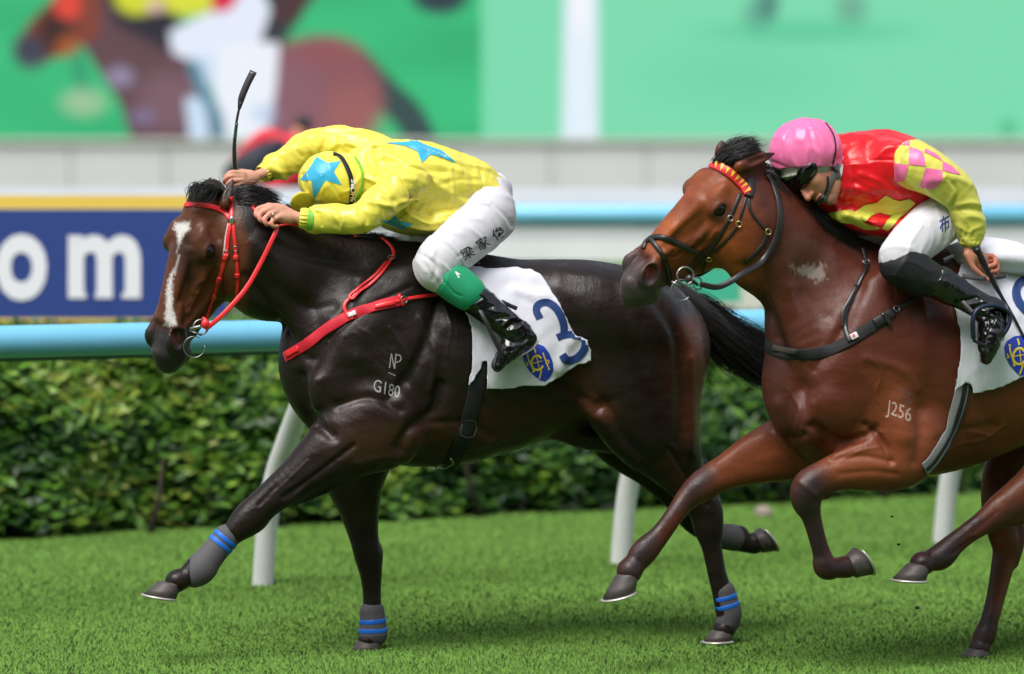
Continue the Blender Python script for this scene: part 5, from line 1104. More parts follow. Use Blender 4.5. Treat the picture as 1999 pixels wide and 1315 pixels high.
def metal_ring(name, c, R_, r, ax, parent, sq=1., a0=0, a1=2 * math.pi):
    return MB().torus(c, ax, R_, r, 32, 8, a0, a1, sq).build(name, cm('bit_steel', (.34, .34, .33), .3, metal=1.0), parent)
def build_tack1(hd):
    S = hd['S']; P = S.P; L = S.L; B = hd['B']; h = hd['h']; T = S.O; bw = lambda *a: strap(*a)
    red = mat('red_leather', sr((236, 44, 50)), .38, spec=.5, coat=.25, bump=[(300, .15, .001, (1, 1, 1))]); crim = mat('crimson_webbing', sr((206, 22, 48)), .65, sheen=.2, bump=[(400, .2, .001, (1, 1, 1))])
    lin = cm('pale_lining', sr((210, 200, 200)), .6); sil = cm('silver', (.75, .75, .75), .25, metal=1.0)
    br = empty('bridle', P(440, 420, .1), 'red leather bridle with reins and a silver rosette on the dark horse', 'bridle')
    strap('browband', [(340, 416), (347, 405), (372, 399), (405, 401), (435, 412), (450, 428)], .019, .006, [B], red, br, S)
    strap('cheek_strap', [(451, 401), (452, 415), (452, 430)], .018, .006, [B], red, br, S, off=.006); strap('cheek_strap', [(450, 436), (445, 462), (441, 500), (426, 550), (412, 590), (402, 622), (398, 634)], .014, .005, [B], red, br, S)
    strap('cheek_lining', [(446, 436), (440.5, 462), (436.5, 500)], .006, .003, [B], lin, br, S)
    strap('throat_strap', [(455, 436), (458, 470), (461, 500), (464, 530), (464, 560), (461, 590)], .012, .005, [B], red, br, S)
    for (x0, y0, x1, y1) in ((442, 496, 438, 507), (429, 540, 425, 551), (417, 574, 413, 584), (460, 498, 461, 506), (463, 533, 463.5, 541)): strap('keeper', [(x0, y0), ((x0 + x1) / 2, (y0 + y1) / 2), (x1, y1)], .019, .009, [B], red, br, S, sub=2)
    for x, y in ((442, 493), (416, 580), (460, 485)): 
        c, n = drop([B], x, y, .006); metal_ring('buckle', c, .009, .0016, n, br)
    c, n = drop([B], 453, 432, .012); MB().ball(c, .011, 16, np.array([unit(np.cross(n, (0, 0, 1))), (0, 0, 1), n]) * np.array([[.8], [1.4], [.6]])).build('rosette', sil, br)
    strap('headpiece', [(452, 402), (451, 392), (450, 384)], .016, .006, [B], red, br, S, off=.005)
    # bit
    bc = P(392, 638, .175); metal_ring('bit_ring', bc, .026, .0035, (.25, -1, .1), br); metal_ring('bit_ring', P(379, 677, .17), .038, .0018, (.15, -1, .05), br, a0=-2.0, a1=3.4)
    MB().tube(catmull([P(371, 642, .16), P(380, 640, .175), P(392, 637, .185)], 4), [.003] + [.0075] * 7 + [.009], 10).build('bit_mouthpiece', cm('bit_steel'), br); MB().tube([P(370, 645, .165), P(382, 650, .18), P(393, 655, .18)], .0022, 8).build('bit_chain', cm('bit_steel'), br)
    MB().ball(P(401, 632, .185), (.016, .014, .019), 12).build('rein_loop', red, br); MB().tube(catmull([P(396, 620, .18), P(403, 626, .19), P(408, 636, .19), P(402, 644, .185)], 4), .006, 8).build('rein_loop', red, br)
    nn = np.array((.25, -1, .2)); pts = catmull([P(404, 640, .185), P(424, 624, .20), P(452, 596, .20), P(482, 560, .19), P(508, 515, .18), P(530, 470, .175), P(540, 446, .165), P(536, 436, .155)], 6)
    MB().tube(pts, [.0085] * len(pts), flat=(np.tile(nn, (len(pts), 1)), .006)).build('rein', red, br)
    pts = catmull([P(506, 414, .14), P(494, 406, .12), P(498, 401, .10), P(512, 401, .09)], 5); MB().tube(pts, .0055, 8).build('rein', red, br)
    pts = catmull([P(545, 440, .16), P(565, 437, .15), P(585, 440, .13), P(600, 436, .1)], 5); MB().tube(pts, .005, 8).build('rein', red, br)
    far_ = catmull([S.mir(P(404, 640, .10)), S.mir(P(470, 560, .12)), P(500, 420, -.06), P(478, 358, -.07)], 6); MB().tube(far_, .006, 8).build('rein', red, br)
    # breast girth
    bg_ = empty('breastplate', P(680, 620, .2), 'crimson breastplate strap round the dark horse\'s chest and shoulder', 'breastplate')
    strap('chest_band', [(557, 697), (575, 686), (600, 671), (640, 640), (680, 617), (720, 602), (760, 591), (784, 586)], .040, .006, [B], crim, bg_, S)
    strap('side_strap', [(770, 589), (800, 582), (830, 578), (862, 574), (885, 572)], .013, .005, [B], red, bg_, S, off=.008)
    strap('neck_strap', [(690, 464), (715, 462), (740, 466), (760, 480), (768, 496), (762, 512), (745, 534), (718, 560), (690, 578), (676, 590), (672, 602), (680, 616), (690, 622)], .013, .005, [B], red, bg_, S, off=.008)
    strap('neck_strap', [(755, 516), (735, 538), (700, 566), (688, 574), (682, 582), (692, 584), (712, 566)], .010, .004, [B], red, bg_, S, off=.013)
    strap('keeper', [(778, 576), (781, 586), (786, 597)], .012, .01, [B], red, bg_, S, off=.01, sub=2); strap('buckle_tab', [(732, 600), (750, 595), (770, 590)], .018, .006, [B], red, bg_, S, off=.011)
    for x, y in ((786, 585), (764, 508)):
        c, n = drop([B], x, y, .014); metal_ring('buckle', c, .013, .002, n, bg_)
    strap('cloth_label', [(682, 617), (696, 610)], .018, .003, [B], cm('label_white', sr((228, 214, 220)), .6), bg_, S, off=.013, sub=4)
    strap('chest_loop', [(562, 692), (575, 685), (585, 680)], .022, .006, [B], red, bg_, S, off=.011)
    # saddlecloth
    OB = offset_body(hd['V'], hd['F'], .006)
    clm = mat('white_cotton', sr((216, 218, 230)), .8, sheen=.15, bump=[(26, .22, .012, (1, 1, 1)), (1500, .1, .0006, (1, 1, 1))])
    poly = [(880, 586), (893, 592), (906, 612), (917, 645), (919, 690), (914, 730), (909, 757), (926, 741), (940, 718), (948, 700), (947, 735), (944, 763), (975, 761), (1015, 756), (1060, 755), (1090, 737), (1120, 716), (1156, 706), (1155, 680), (1149, 657), (1124, 652), (1108, 622), (1092, 590), (1075, 560), (1062, 541), (1040, 533), (1010, 528), (975, 525), (950, 524), (915, 520), (885, 520), (875, 550)]
    def wob(x, y):
        r = .006 * math.exp(-(d2poly(np.array([x]), np.array([y]), [(1030, 560), (1060, 610), (1100, 700)])[0] / 10) ** 2) + .010 * math.exp(-(d2poly(np.array([x]), np.array([y]), [(1120, 660), (1100, 680), (1090, 720)])[0] / 9) ** 2) - .004 * math.exp(-(d2poly(np.array([x]), np.array([y]), [(1010, 600), (1040, 650), (1050, 670)])[0] / 8) ** 2)
        r += .022 * math.exp(-((x - 1020) / 60) ** 2 - ((y - 540) / 18) ** 2) + .012 * math.exp(-(d2poly(np.array([x]), np.array([y]), [(1065, 582), (1040, 580), (1000, 570)])[0] / 7) ** 2)
        return r + .0035 * mnoise.noise(Vector((x * .03, y * .03, 1))) + .002 * mnoise.noise(Vector((x * .09, y * .05, 4)))
    alt = lambda x, y: P(x, y, .03)
    cl = empty('saddlecloth', P(1000, 640, .3), 'white saddlecloth with blue number 3 and club badge on dark horse', 'saddlecloth')
    co = cloth_sheet('cloth', poly, OB, .010, clm, cl, S, wob, alt)
    # numbers sit on the cloth
    dg = bpy.context.evaluated_depsgraph_get(); me = co.data; off = wloc(co); CB = BVHTree.FromPolygons([tuple(v.co + off) for v in me.vertices], [tuple(p.vertices) for p in me.polygons])
    nv = cm('number_navy', sr((30, 62, 122)), .6, bump=[(300, .2, .001, (1, 1, 1))])
    v, f = join2d([stroke2d([(1054, 622), (1047, 606), (1052, 594), (1066, 590), (1082, 598), (1094, 615), (1100, 634), (1101, 650)], 15, sub=5), stroke2d([(1087, 659), (1100, 654), (1120, 652)], 14, sub=4)]); decal('number', v, f, CB, .003, nv, cl, 5)
    v, f = join2d([stroke2d([(1118, 653), (1138, 658), (1142, 672), (1136, 688), (1122, 700), (1106, 703), (1097, 692)], 15, sub=5)]); decal('number', v, f, CB, .0042, nv, cl, 5)
    emblem(S, CB, cl, .003, Map((1049, 707), (1049, 707), 1.0))
    # saddle: tree, flap, girth, stirrup
    sd = empty('saddle', P(930, 530, .0), 'small black racing saddle with girth and stirrup under the yellow jockey', 'saddle'); sl = mat('saddle_leather', (.012, .011, .011), .4, coat=.3)
    F = Field(P(840, 500, .3) - (.35, .4, .4), P(1040, 500, -.3) + (.35, .4, .4), .008); F.chain([pr(S, 860, 506, 0, 14, 5), pr(S, 900, 511, 0, 12, 6), pr(S, 935, 520, 0, 10, 6)], L, .03, 3); V, Fq = F.surface(2); mesh_obj('seat', V, Fq, sl, sd)
    gm = mat('girth_black', sr((24, 25, 28)), .75, bump=[(700, .2, .001, (1, 1, 1))])
    strap('girth', [(942, 690), (934, 735), (922, 790), (910, 835), (898, 870), (884, 900), (872, 918)], .062, .005, [B], gm, sd, S, off=.005, smooth=3)
    v, f = join2d([stroke2d([(904, 818), (928, 820), (923, 850), (898, 846), (904, 818)], 1.2, sub=2)]); decal('girth_stitching', v, f, offset_body(hd['V'], hd['F'], .0), .0085, cm('stitch', sr((120, 120, 124)), .7), sd, 5)
    MB().tube(catmull([P(880, 895, .17), P(884, 905, .15), P(868, 914, .12), P(850, 912, .1)], 5), .0035, 8).build('girth_buckle', cm('bit_steel'), sd)
    pts = catmull([P(930, 590, .34), P(944, 618, .37), P(958, 648, .385), P(975, 682, .395), (P(984, 700, .395))], 5); MB().tube(pts, .008, flat=(np.tile((.2, -1, .1), (len(pts), 1)), .004)).build('stirrup_leather', sl, sd)
    MB().tube(catmull([P(984, 690, .40), P(992, 700, .40), P(985, 712, .39), P(972, 724, .37), P(962, 716, .34), P(966, 700, .31), P(984, 690, .31)], 5), .0045, 8).build('stirrup_iron', cm('iron_black', (.02, .02, .022), .3, metal=.7), sd)
    pts = catmull([P(978, 588, .30), P(995, 596, .30), P(1009, 602, .30)], 5); MB().tube(pts, .008, flat=(np.tile((.2, -1, .3), (len(pts), 1)), .006)).build('strap_end', sl, sd)
    # whip
    wp = empty('whip', P(461, 350, -.08), 'long black riding whip held upright above the dark horse\'s ears', 'whip'); wm_ = mat('whip_black', (.012, .013, .014), .35, coat=.2)
    pts = catmull([P(462, 352, -.095), P(459, 325, -.09), P(457.5, 300, -.09), P(458, 275, -.09), P(460, 250, -.09), P(464, 225, -.09), P(470, 198, -.09)], 5)
    MB().tube(pts, np.interp(np.linspace(0, 1, len(pts)), [0, .25, .45, .6, 1], [.0092, .0085, .0072, .005, .0045]), 12).build('shaft', wm_, wp)
    pts = catmull([P(467, 212, -.09), P(472, 190, -.09), P(482, 165, -.09), P(495, 139, -.09)], 5); MB().tube(pts, np.interp(np.linspace(0, 1, len(pts)), [0, .3, 1], [.006, .0125, .0135]), flat=(np.tile((-.2, -1, .1), (len(pts), 1)), .008)).build('flap', wm_, wp)
    pts = pts[:]; MB().tube(catmull([P(462, 240, -.089), P(460, 256, -.089), P(458.6, 272, -.089)], 4), .0062, 12).build('shaft_sleeve', mat('dark_green_tape', sr((20, 70, 56)), .4), wp)
    # brand marks in the coat
    bm_ = cm('freeze_brand', sr((150, 148, 146)), .8, var=(200, .3)); BB_ = [B]
    v, f = text2d('G180', (727, 762), (23.5, 7.0), (4.2, -34), .004); decal('brand_mark', v, f, BB_, .0012, bm_, hd['root'], 6)
    v, f = join2d([stroke2d([(760, 718), (764, 690)], 2.2), stroke2d([(764, 690), (770, 720)], 2.2), stroke2d([(770, 720), (773, 690)], 2.2), stroke2d([(773, 692), (781, 694), (782, 703), (771, 708)], 2.2), stroke2d([(758, 727), (772, 733)], 1.6)]); decal('brand_mark', v, f, BB_, .0012, bm_, hd['root'], 6)
def build_hair1(hd):
    S = hd['S']; root = hd['root']; hm = mat('mane_black', (.012, .010, .010), .38, spec=.5, sheen=.1); F = hd['F']
    mane_hair(S, F, [[(398, 382, .02), (384, 370, .05), (376, 366, .07), (372, 372, .09), (378, 390, .09)], [(404, 380, .04), (392, 366, .07), (380, 364, .1), (374, 380, .12), (380, 394, .12)], [(415, 378, .06), (402, 364, .09), (388, 368, .12), (378, 384, .13)], [(424, 378, .07), (412, 362, .1), (396, 368, .13), (386, 388, .13)], [(436, 382, .08), (428, 370, .1), (408, 376, .12), (384, 394, .13)]], 300, .0013, root, 'forelock', hm, .009)
    mane_hair(S, F, [[(420, 372, .02), (400, 356, .02), (385, 356, .02), (374, 372, .03)], [(425, 380, .02), (427, 358, .02), (424, 345, .02)], [(430, 380, .05), (420, 364, .05), (400, 360, .05)]], 40, .0009, root, 'forelock', hm, .006)
    mane_hair(S, F, [[(455, 372, .0), (480, 364, .0), (515, 372, .0), (548, 388, .0)], [(456, 380, .04), (480, 370, .06), (512, 378, .05), (540, 392, .04)], [(460, 390, .07), (482, 384, .09), (510, 392, .08), (536, 402, .06)], [(466, 400, .09), (490, 398, .1), (515, 410, .09)], [(478, 410, .09), (500, 412, .1), (524, 424, .09)]], 900, .0013, root, 'mane', hm, .008)
    mane_hair(S, F, [[(540, 408, .02), (556, 400, .02), (575, 404, .02), (595, 414, .02)], [(560, 425, .03), (590, 425, .04), (620, 442, .03)], [(600, 440, .03), (640, 448, .04), (680, 458, .03)], [(660, 462, .02), (700, 460, .04), (740, 470, .03)], [(710, 468, .01), (740, 462, .03), (770, 474, .03)], [(740, 474, .02), (768, 468, .02), (788, 476, .02)]], 620, .0012, root, 'mane', hm, .008)
    # tail streaming back
    mane_hair(S, F, [[(1310, 570, .0), (1345, 574, .0), (1390, 596, .0), (1440, 635, -.02), (1490, 660, -.03), (1540, 690, -.04)], [(1310, 585, .02), (1350, 592, .03), (1395, 625, .03), (1440, 660, .02), (1485, 690, .0), (1530, 720, -.03)], [(1315, 600, .0), (1350, 612, .02), (1390, 650, .02), (1430, 685, .0), (1480, 722, -.02), (1530, 745, -.04)], [(1315, 600, -.03), (1345, 615, -.03), (1380, 660, -.03), (1420, 700, -.04), (1470, 735, -.05), (1500, 748, -.06)]], 3600, .0016, root, 'tail', hm, .014)
    mane_hair(S, F, [[(1330, 600, .0), (1350, 640, .0), (1390, 690, .0), (1440, 725, -.02), (1480, 742, -.03)], [(1340, 600, .0), (1365, 660, .0), (1410, 705, .0), (1470, 735, -.02)]], 110, .0011, root, 'tail', hm, .012)
    core = MB(); core.tube(catmull([S.P(1290, 565, 0), S.P(1325, 578, 0), S.P(1370, 612, 0), S.P(1430, 664, -.01), S.P(1500, 706, -.03), S.P(1540, 725, -.04)], 6), np.interp(np.linspace(0, 1, 31), [0, .25, .6, 1], [.045, .055, .06, .03]), 14).build('dock', hm, root)
    # whiskers
    out = []; h = hd['h']
    for _ in range(46):
        c = h.p(.56 + .05 * random.random(), -.08 - .07 * random.random(), random.uniform(-.03, .055)); d = h.a * .03 + h.f * random.uniform(-.012, .012) + h.s * random.uniform(-.01, .02) + np.array([0, -.005, 0]); out.append(([c, c + d * .6, c + d * (.8 + .5 * random.random()) + np.array([0, 0, -.004])], .5))
    hair('whiskers', out, mat('whisker', sr((170, 165, 160)), .5), root, 4, .0009)
def leg_wraps(hd, specs, root):
    """grey boots with blue tape on the dark horse's lower legs"""
    S = hd['S']; gry = mat('grey_leg_wrap', sr((84, 82, 86)), .7, bump=[(300, .3, .002, (1, 1, 1))]); blu = mat('blue_tape', sr((24, 112, 220)), .45)
    for pts, tapes in specs:
        P_ = catmull([[*S.P(x, y, l), r / PM] for x, y, l, r in pts], 6); mb = MB(); n = len(P_)
        F = field_for([[[*p[:3], p[3] * .84, p[3]] for p in P_]], .003, .03); F.chain([[*p[:3], p[3] * .86, p[3]] for p in P_], S.L, .004, 1, cap=(.004, .004)); V, Fq = F.surface(2); wr = mesh_obj('leg_wrap', V, Fq, gry, root)
        for t in tapes:
            i = t * (n - 1); a = np.array([np.interp(i, range(n), P_[:, k]) for k in range(4)]); d = unit(P_[min(int(i) + 2, n - 1), :3] - P_[max(int(i) - 1, 0), :3])
            F = field_for([[[*(a[:3] - d * .0085), a[3], a[3]], [*(a[:3] + d * .0085), a[3], a[3]]]], .003, .03); F.chain([[*(a[:3] - d * .0085), a[3] * .86 + .002, a[3] + .002], [*(a[:3] + d * .0085), a[3] * .86 + .002, a[3] + .002]], S.L, .003, 1, cap=(.002, .002)); V, Fq = F.surface(2); mesh_obj('tape', V, Fq, blu, wr)
def build_rider2(hd):
    S = hd['S']; P = S.P; L = S.L; PM2 = 545.; T = S.O
    q = lambda x, y, l, r, lat=1.: pr(S, x, y, l, r, lat, PM2); mirc = lambda c: [[*S.mir(np.array(p[:3])), *p[3:]] for p in c]
    torso = [sec(S, (1655, 275), (1612, 412), .135), sec(S, (1700, 260), (1668, 430), .17), sec(S, (1755, 266), (1722, 440), .18), sec(S, (1810, 310), (1775, 430), .165), sec(S, (1850, 360), (1820, 420), .15)]
    armN = [q(1768, 322, .17, 44), q(1800, 332, .215, 40), q(1845, 358, .245, 34), q(1876, 388, .25, 29), q(1888, 425, .25, 25), q(1893, 458, .25, 19)]
    armF = [q(1700, 330, -.15, 42), q(1660, 370, -.2, 34), q(1620, 410, -.2, 28), q(1590, 415, -.15, 22), q(1560, 412, -.11, 16)]
    neck = [q(1670, 345, .02, 40), q(1632, 350, .05, 38), q(1606, 342, .06, 34)]
    thighN = [q(1850, 415, .11, 50, .95), q(1818, 440, .18, 46, .9), q(1782, 475, .25, 42, .88), q(1755, 505, .28, 38, .86)]
    shinN = [q(1755, 508, .28, 34, .85), q(1795, 533, .30, 32, .85), q(1840, 553, .32, 28, .85), q(1885, 580, .34, 25, .85), q(1925, 603, .35, 24, .85)]
    footN = [q(1935, 612, .36, 24, .85), q(1935, 640, .38, 23, 1.), q(1928, 675, .39, 18, 1.2), q(1924, 700, .395, 10, 1.5)]
    pelvis = [q(1850, 405, .09, 48), q(1850, 405, -.09, 48)]
    face_l = .065
    body = shrink([torso, armN + [q(1893, 472, .25, 22), q(1892, 484, .25, 22), q(1898, 498, .252, 24)], armF + [q(1545, 412, -.09, 23), q(1530, 414, -.08, 24)], neck, thighN, shinN, footN, mirc(thighN), mirc(shinN), mirc(footN), pelvis], .017)
    X = np.array([1., 0, 0]); Zv = np.array([0, 0, 1.]); Yv = np.array([0, 1., 0])
    fa = unit((-.42, -.58, -.70)); fu = unit((-.62, .0, .42)); fu = unit(fu - fa * (fu @ fa)); fs = np.cross(fa, fu)      # face direction, up of the head, side
    if fs[1] > 0: fs = -fs
    hc = P(1580, 325, face_l); k = 1.0
    H = lambda f, u, s: hc + fa * f + fu * u + fs * s
    def extra(F):
        F.blob(hc, (.098, .10, .078), (fa, fu, fs), .02); F.blob(H(.045, -.055, 0), (.055, .06, .058), (fa, fu, fs), .03)             # cranium, face mass
        F.chain([[*H(-.01, -.06, .052), .016, .02], [*H(.02, -.105, .04), .014, .016], [*H(.068, -.125, .0), .018, .016], [*H(.02, -.105, -.04), .014, .016], [*H(-.01, -.06, -.052), .016, .02]], fs, .03, 4)   # jaw
        F.blob(H(.078, -.118, 0), (.017, .016, .02), (fa, fu, fs), .016)                   # chin
        F.chain([[*H(.096, -.005, 0), .007, .008], [*H(.112, -.03, 0), .009, .010], [*H(.122, -.048, 0), .012, .011]], fs, .014, 4)      # nose
        for g in (1, -1):
            F.blob(H(.107, -.05, .012 * g), (.010, .008, .008), (fa, fu, fs), .008); F.blob(H(.062, -.035, .042 * g), (.026, .022, .02), (fa, fu, fs), .02)     # nostril wing, cheek bone
            F.blob(H(.088, .004, .026 * g), (.014, .013, .016), (fa, fu, fs), .012, 'sub'); F.blob(H(.092, .022, .024 * g), (.012, .008, .022), (fa, fu, fs), .012)
            F.blob(H(-.012, -.022, .082 * g), (.017, .030, .009), (unit(fa + fu * .2), fu, fs), .006); F.blob(H(-.004, -.02, .092 * g), (.009, .018, .006), (fa, fu, fs), .004, 'sub')      # ear
        F.chain([[*H(.098, -.080, .022), .005, .0045], [*H(.103, -.078, 0), .006, .0055], [*H(.098, -.080, -.022), .005, .0045]], fs, .006, 3)     # lips
        F.chain([[*H(.096, -.094, .018), .005, .0045], [*H(.100, -.092, 0), .006, .0055], [*H(.096, -.094, -.018), .005, .0045]], fs, .006, 3)
        
        # near hand: palm
        a1 = unit(P(1925, 530, .255) - P(1893, 484, .25)); F.blob(P(1909, 507, .25), (.052, .034, .021), (a1, unit(np.cross(a1, L)), L), .014)
        F.blob(P(1894, 503, .262), (.03, .016, .016), (a1, unit(np.cross(a1, L)), L), .012)
    fing = [([(1888, 497, .265), (1898, 519, .275), (1911, 533, .28), (1927, 545, .278)], .0112), ([(1916, 500, .245), (1938, 500, .245), (1943, 514, .265), (1930, 520, .278)], .0102), ([(1922, 508, .24), (1944, 513, .24), (1946, 527, .262), (1932, 530, .275)], .0102),
            ([(1924, 518, .236), (1945, 526, .236), (1944, 539, .258), (1932, 538, .27)], .0098), ([(1922, 526, .235), (1940, 538, .235), (1936, 549, .254), (1928, 545, .262)], .009),
            ([(1540, 404, -.06), (1520, 404, -.04), (1515, 415, -.06)], .010), ([(1538, 410, -.06), (1518, 412, -.04), (1514, 422, -.06)], .010), ([(1536, 418, -.06), (1518, 420, -.04), (1516, 430, -.06)], .010), ([(1538, 424, -.06), (1522, 428, -.045), (1520, 436, -.06)], .009), ([(1545, 400, -.08), (1530, 396, -.07), (1518, 400, -.07)], .0105)]
    V, Fq = rider_body(S, 'person', None, body, fing, extra, None)
    V_b, F_b = V, Fq; x, y = proj(V); C = np.tile(np.array(sr((188, 128, 102))), (len(V), 1)); nz = np.array([mnoise.noise(Vector(tuple(v * 45))) for v in V])[:, None]; C = C * (1 + .10 * nz)
    rel = V - hc; f_, u_, s_ = rel @ fa, rel @ fu, np.abs(rel @ fs); inh = (np.linalg.norm(rel, axis=1) < .2)
    def mx(a, c):
        nonlocal C
        a = np.clip(a, 0, 1)[:, None]; C = C * (1 - a) + np.array(sr(c)) * a
    mx(inh * np.clip(1 - (((u_ + .115) / .038) ** 2 + ((s_) / .055) ** 2), 0, 1) * .55 * (f_ > .02), (120, 92, 82)); mx(inh * np.exp(-(((u_ + .088) / .010) ** 2 + (s_ / .026) ** 2)) * (f_ > .085) * .7, (170, 84, 78)); mx(inh * np.exp(-(((u_ + .045) / .02) ** 2 + ((f_ - .115) / .02) ** 2)) * .4, (214, 116, 100))
    mx(np.exp(-(d2poly(x, y, [(1940, 500), (1946, 530)]) / 9) ** 2) * .45, (214, 112, 96)); mx(np.exp(-(d2poly(x, y, [(1925, 545), (1931, 547)]) / 5) ** 2) * .6, (226, 140, 130))
    root = mesh_obj('person', V, Fq, bpy.data.materials['skin'], None, True, C); root.data.transform(Matrix.Translation(-Vector(T))); root.location = T
    tag(root, 'jockey in red silks, pink cap and dark goggles, checked yellow and pink sleeve', 'person')
    rd = satin('red_satin', (226, 20, 34), .3); yg = satin('acid_yellow_satin', (222, 217, 96), .3); pk = satin('pink_satin', (246, 120, 176), .3)
    jt = [[sec(S, (1648, 270), (1608, 420), .14), *[[*p[:3], p[3] + .006, p[4] + .008] for p in torso[1:]]], [q(1620, 418, 0, 16, 5.2), q(1670, 434, 0, 22, 4.6), q(1725, 440, 0, 24, 4.4), q(1775, 432, 0, 22, 4.)], [q(1668, 345, .03, 50, 1.1), q(1650, 350, .045, 41, 1.0)], [q(1700, 325, -.14, 48), q(1660, 368, -.2, 38), q(1620, 408, -.2, 32), q(1592, 416, -.16, 24)], [q(1735, 315, .13, 46), q(1768, 318, .17, 42)]]
    st = [([(1655, 300), (1668, 350), (1660, 400)], 6, -.005), ([(1640, 300), (1650, 340), (1640, 380)], 5, .004), ([(1640, 320), (1700, 312), (1745, 312)], 2.5, -.003), ([(1680, 340), (1720, 355), (1740, 372)], 6, .005), ([(1670, 355), (1710, 375), (1750, 380)], 5, -.004), ([(1650, 385), (1700, 375), (1760, 385)], 6, .005), ([(1640, 395), (1700, 398), (1770, 400)], 6, -.005), ([(1630, 385), (1660, 412), (1700, 440)], 4, -.005), ([(1700, 410), (1750, 412), (1800, 390)], 7, .004), ([(1740, 425), (1770, 400), (1810, 370)], 6, -.005), ([(1700, 270), (1740, 285)], 8, .003)]
    jo, JV, JF = garment('jersey', S, jt, rd, root, .0042, .025, [(.0042, 9, P(1850, 400) - P(1650, 340), 13, .28)], st); JB = bvh_of(JV, JF)
    zz = lambda pts: [(1480 + a / 3.757, 210 + b / 3.757) for a, b in pts]
    ygd = satin('acid_yellow_patch', (206, 210, 84), .36)
    for pts in ([(690, 780), (780, 712), (870, 690), (935, 640), (990, 668), (1040, 680), (1110, 665), (1152, 700), (1040, 810), (950, 900), (905, 880), (945, 830), (985, 790), (880, 768), (835, 795), (790, 832), (740, 800)], [(495, 770), (590, 762), (680, 750), (730, 790), (780, 840), (840, 862), (900, 880), (850, 892), (780, 890), (700, 850), (620, 840), (560, 812)]):
        v = zz(pts); decal('pattern_patch', v, [tuple(range(len(v)))], JB, .0032, ygd, root, 3)
    bt = MB(); 
    for px, py in ((1674, 417), (1683, 424)):
        c, n = drop([JB], px, py, .003); MB().ball(c, (.004, .004, .004), 10).build('button', cm('button_gold', sr((230, 190, 60)), .3), root)
    # near sleeve
    sl = [[q(1772, 316, .18, 47), q(1800, 330, .218, 44), q(1842, 354, .247, 39), q(1876, 384, .252, 34), q(1889, 422, .25, 31), q(1894, 450, .25, 27), q(1894, 468, .25, 20)]]
    st2 = [([(1850, 350), (1870, 375), (1860, 400)], 5, -.005), ([(1845, 345), (1862, 375), (1852, 395)], 4, .004), ([(1868, 400), (1895, 395), (1915, 400)], 5, .005), ([(1862, 410), (1890, 408), (1918, 412)], 4, -.004), ([(1870, 440), (1890, 452), (1915, 440)], 5, .004), ([(1752, 320), (1765, 350), (1785, 365)], 5, .004), ([(1740, 300), (1745, 345), (1762, 358)], 3, -.005), ([(1885, 462), (1890, 448)], 3, -.004), ([(1900, 462), (1903, 450)], 3, -.004), ([(1876, 462), (1878, 450)], 3, -.004)]
    so, SV, SF = garment('sleeve', S, sl, yg, root, .0042, .02, [(.0038, 11, P(1890, 400) - P(1780, 320), 23, .4)], st2, caps={0: (.03, .008)}); SB = bvh_of(SV, SF)
    for pts in ([(1040, 205), (1115, 235), (1110, 280), (1020, 268)], [(1110, 285), (1200, 320), (1222, 372), (1230, 430), (1105, 415)], [(1228, 300), (1320, 350), (1352, 392), (1290, 360), (1215, 325)], [(968, 402), (1105, 420), (1090, 480), (1070, 540), (1010, 545), (975, 480)], [(1228, 440), (1350, 460), (1352, 535), (1282, 600), (1185, 580), (1205, 520)], [(1352, 392), (1420, 430), (1484, 492), (1420, 480), (1350, 458)]):
        v = zz(pts); decal('check_patch', v, [tuple(range(len(v)))], SB, .0024, pk, so, 3)
    a, b = P(1894, 466, .25), P(1893, 479, .25); d = b - a; pleated([a + d * t for t in np.linspace(0, 1, 8)], .035).build('cuff', yg, so).modifiers.new('t', 'SOLIDIFY').thickness = .003
    # breeches
    wht = bpy.data.materials['white_breeches']
    bt = [[q(1852, 402, .10, 50), q(1852, 402, -.10, 50)], [q(1855, 410, .09, 52, .95), q(1835, 428, .15, 50, .92), q(1812, 448, .19, 49, .9), q(1780, 474, .25, 45, .86), q(1757, 500, .28, 42, .85)]]; bt.append(mirc(bt[1]))
    stb = [([(1720, 490), (1740, 480), (1780, 485)], 5, .003), ([(1835, 400), (1850, 430), (1845, 470)], 4, -.003), ([(1825, 400), (1838, 440), (1832, 480)], 4, .003), ([(1800, 440), (1780, 470), (1770, 500)], 3, .0025), ([(1845, 395), (1862, 430), (1858, 470)], 3, -.003)]
    bo, BV_, BF_ = garment('breeches', S, bt, wht, root, .0045, .03, [(.0014, 15, P(1855, 410) - P(1755, 500), 35, .35)], stb); BB = bvh_of(BV_, BF_)
    ink = cm('ink_blue', sr((44, 60, 130)), .6); v, f = join2d([text2d('布', (1834, 455), (21, -12), (-2, -34), .015), text2d('文', (1856, 432), (18, -12), (-2, -34), .015)]); decal('lettering', v, f, BB, .001, ink, bo, 5)
    # knee cover, boots
    kn = mat('black_legging', sr((26, 27, 30)), .6, spec=.4, bump=[(500, .1, .001, (1, 1, 1))]); blk = bpy.data.materials['patent_black']
    kc = [[q(1757, 513, .283, 43, .9), q(1780, 527, .295, 40, .9), q(1812, 543, .308, 35, .88), q(1824, 548, .314, 33, .88), q(1846, 558, .322, 29, .86)], [q(1745, 520, .28, 28, .9), q(1790, 548, .295, 26, .9)]]
    garment('knee_cover', S, kc, kn, root, .0042, .02, (.001, 20, P(1820, 550) - P(1750, 510), 3, .4), None, caps={0: (.03, .01)}); garment('knee_cover', S, [mirc(c) for c in kc], kn, root, .0055, .02, None, None, caps={0: (.03, .01)})
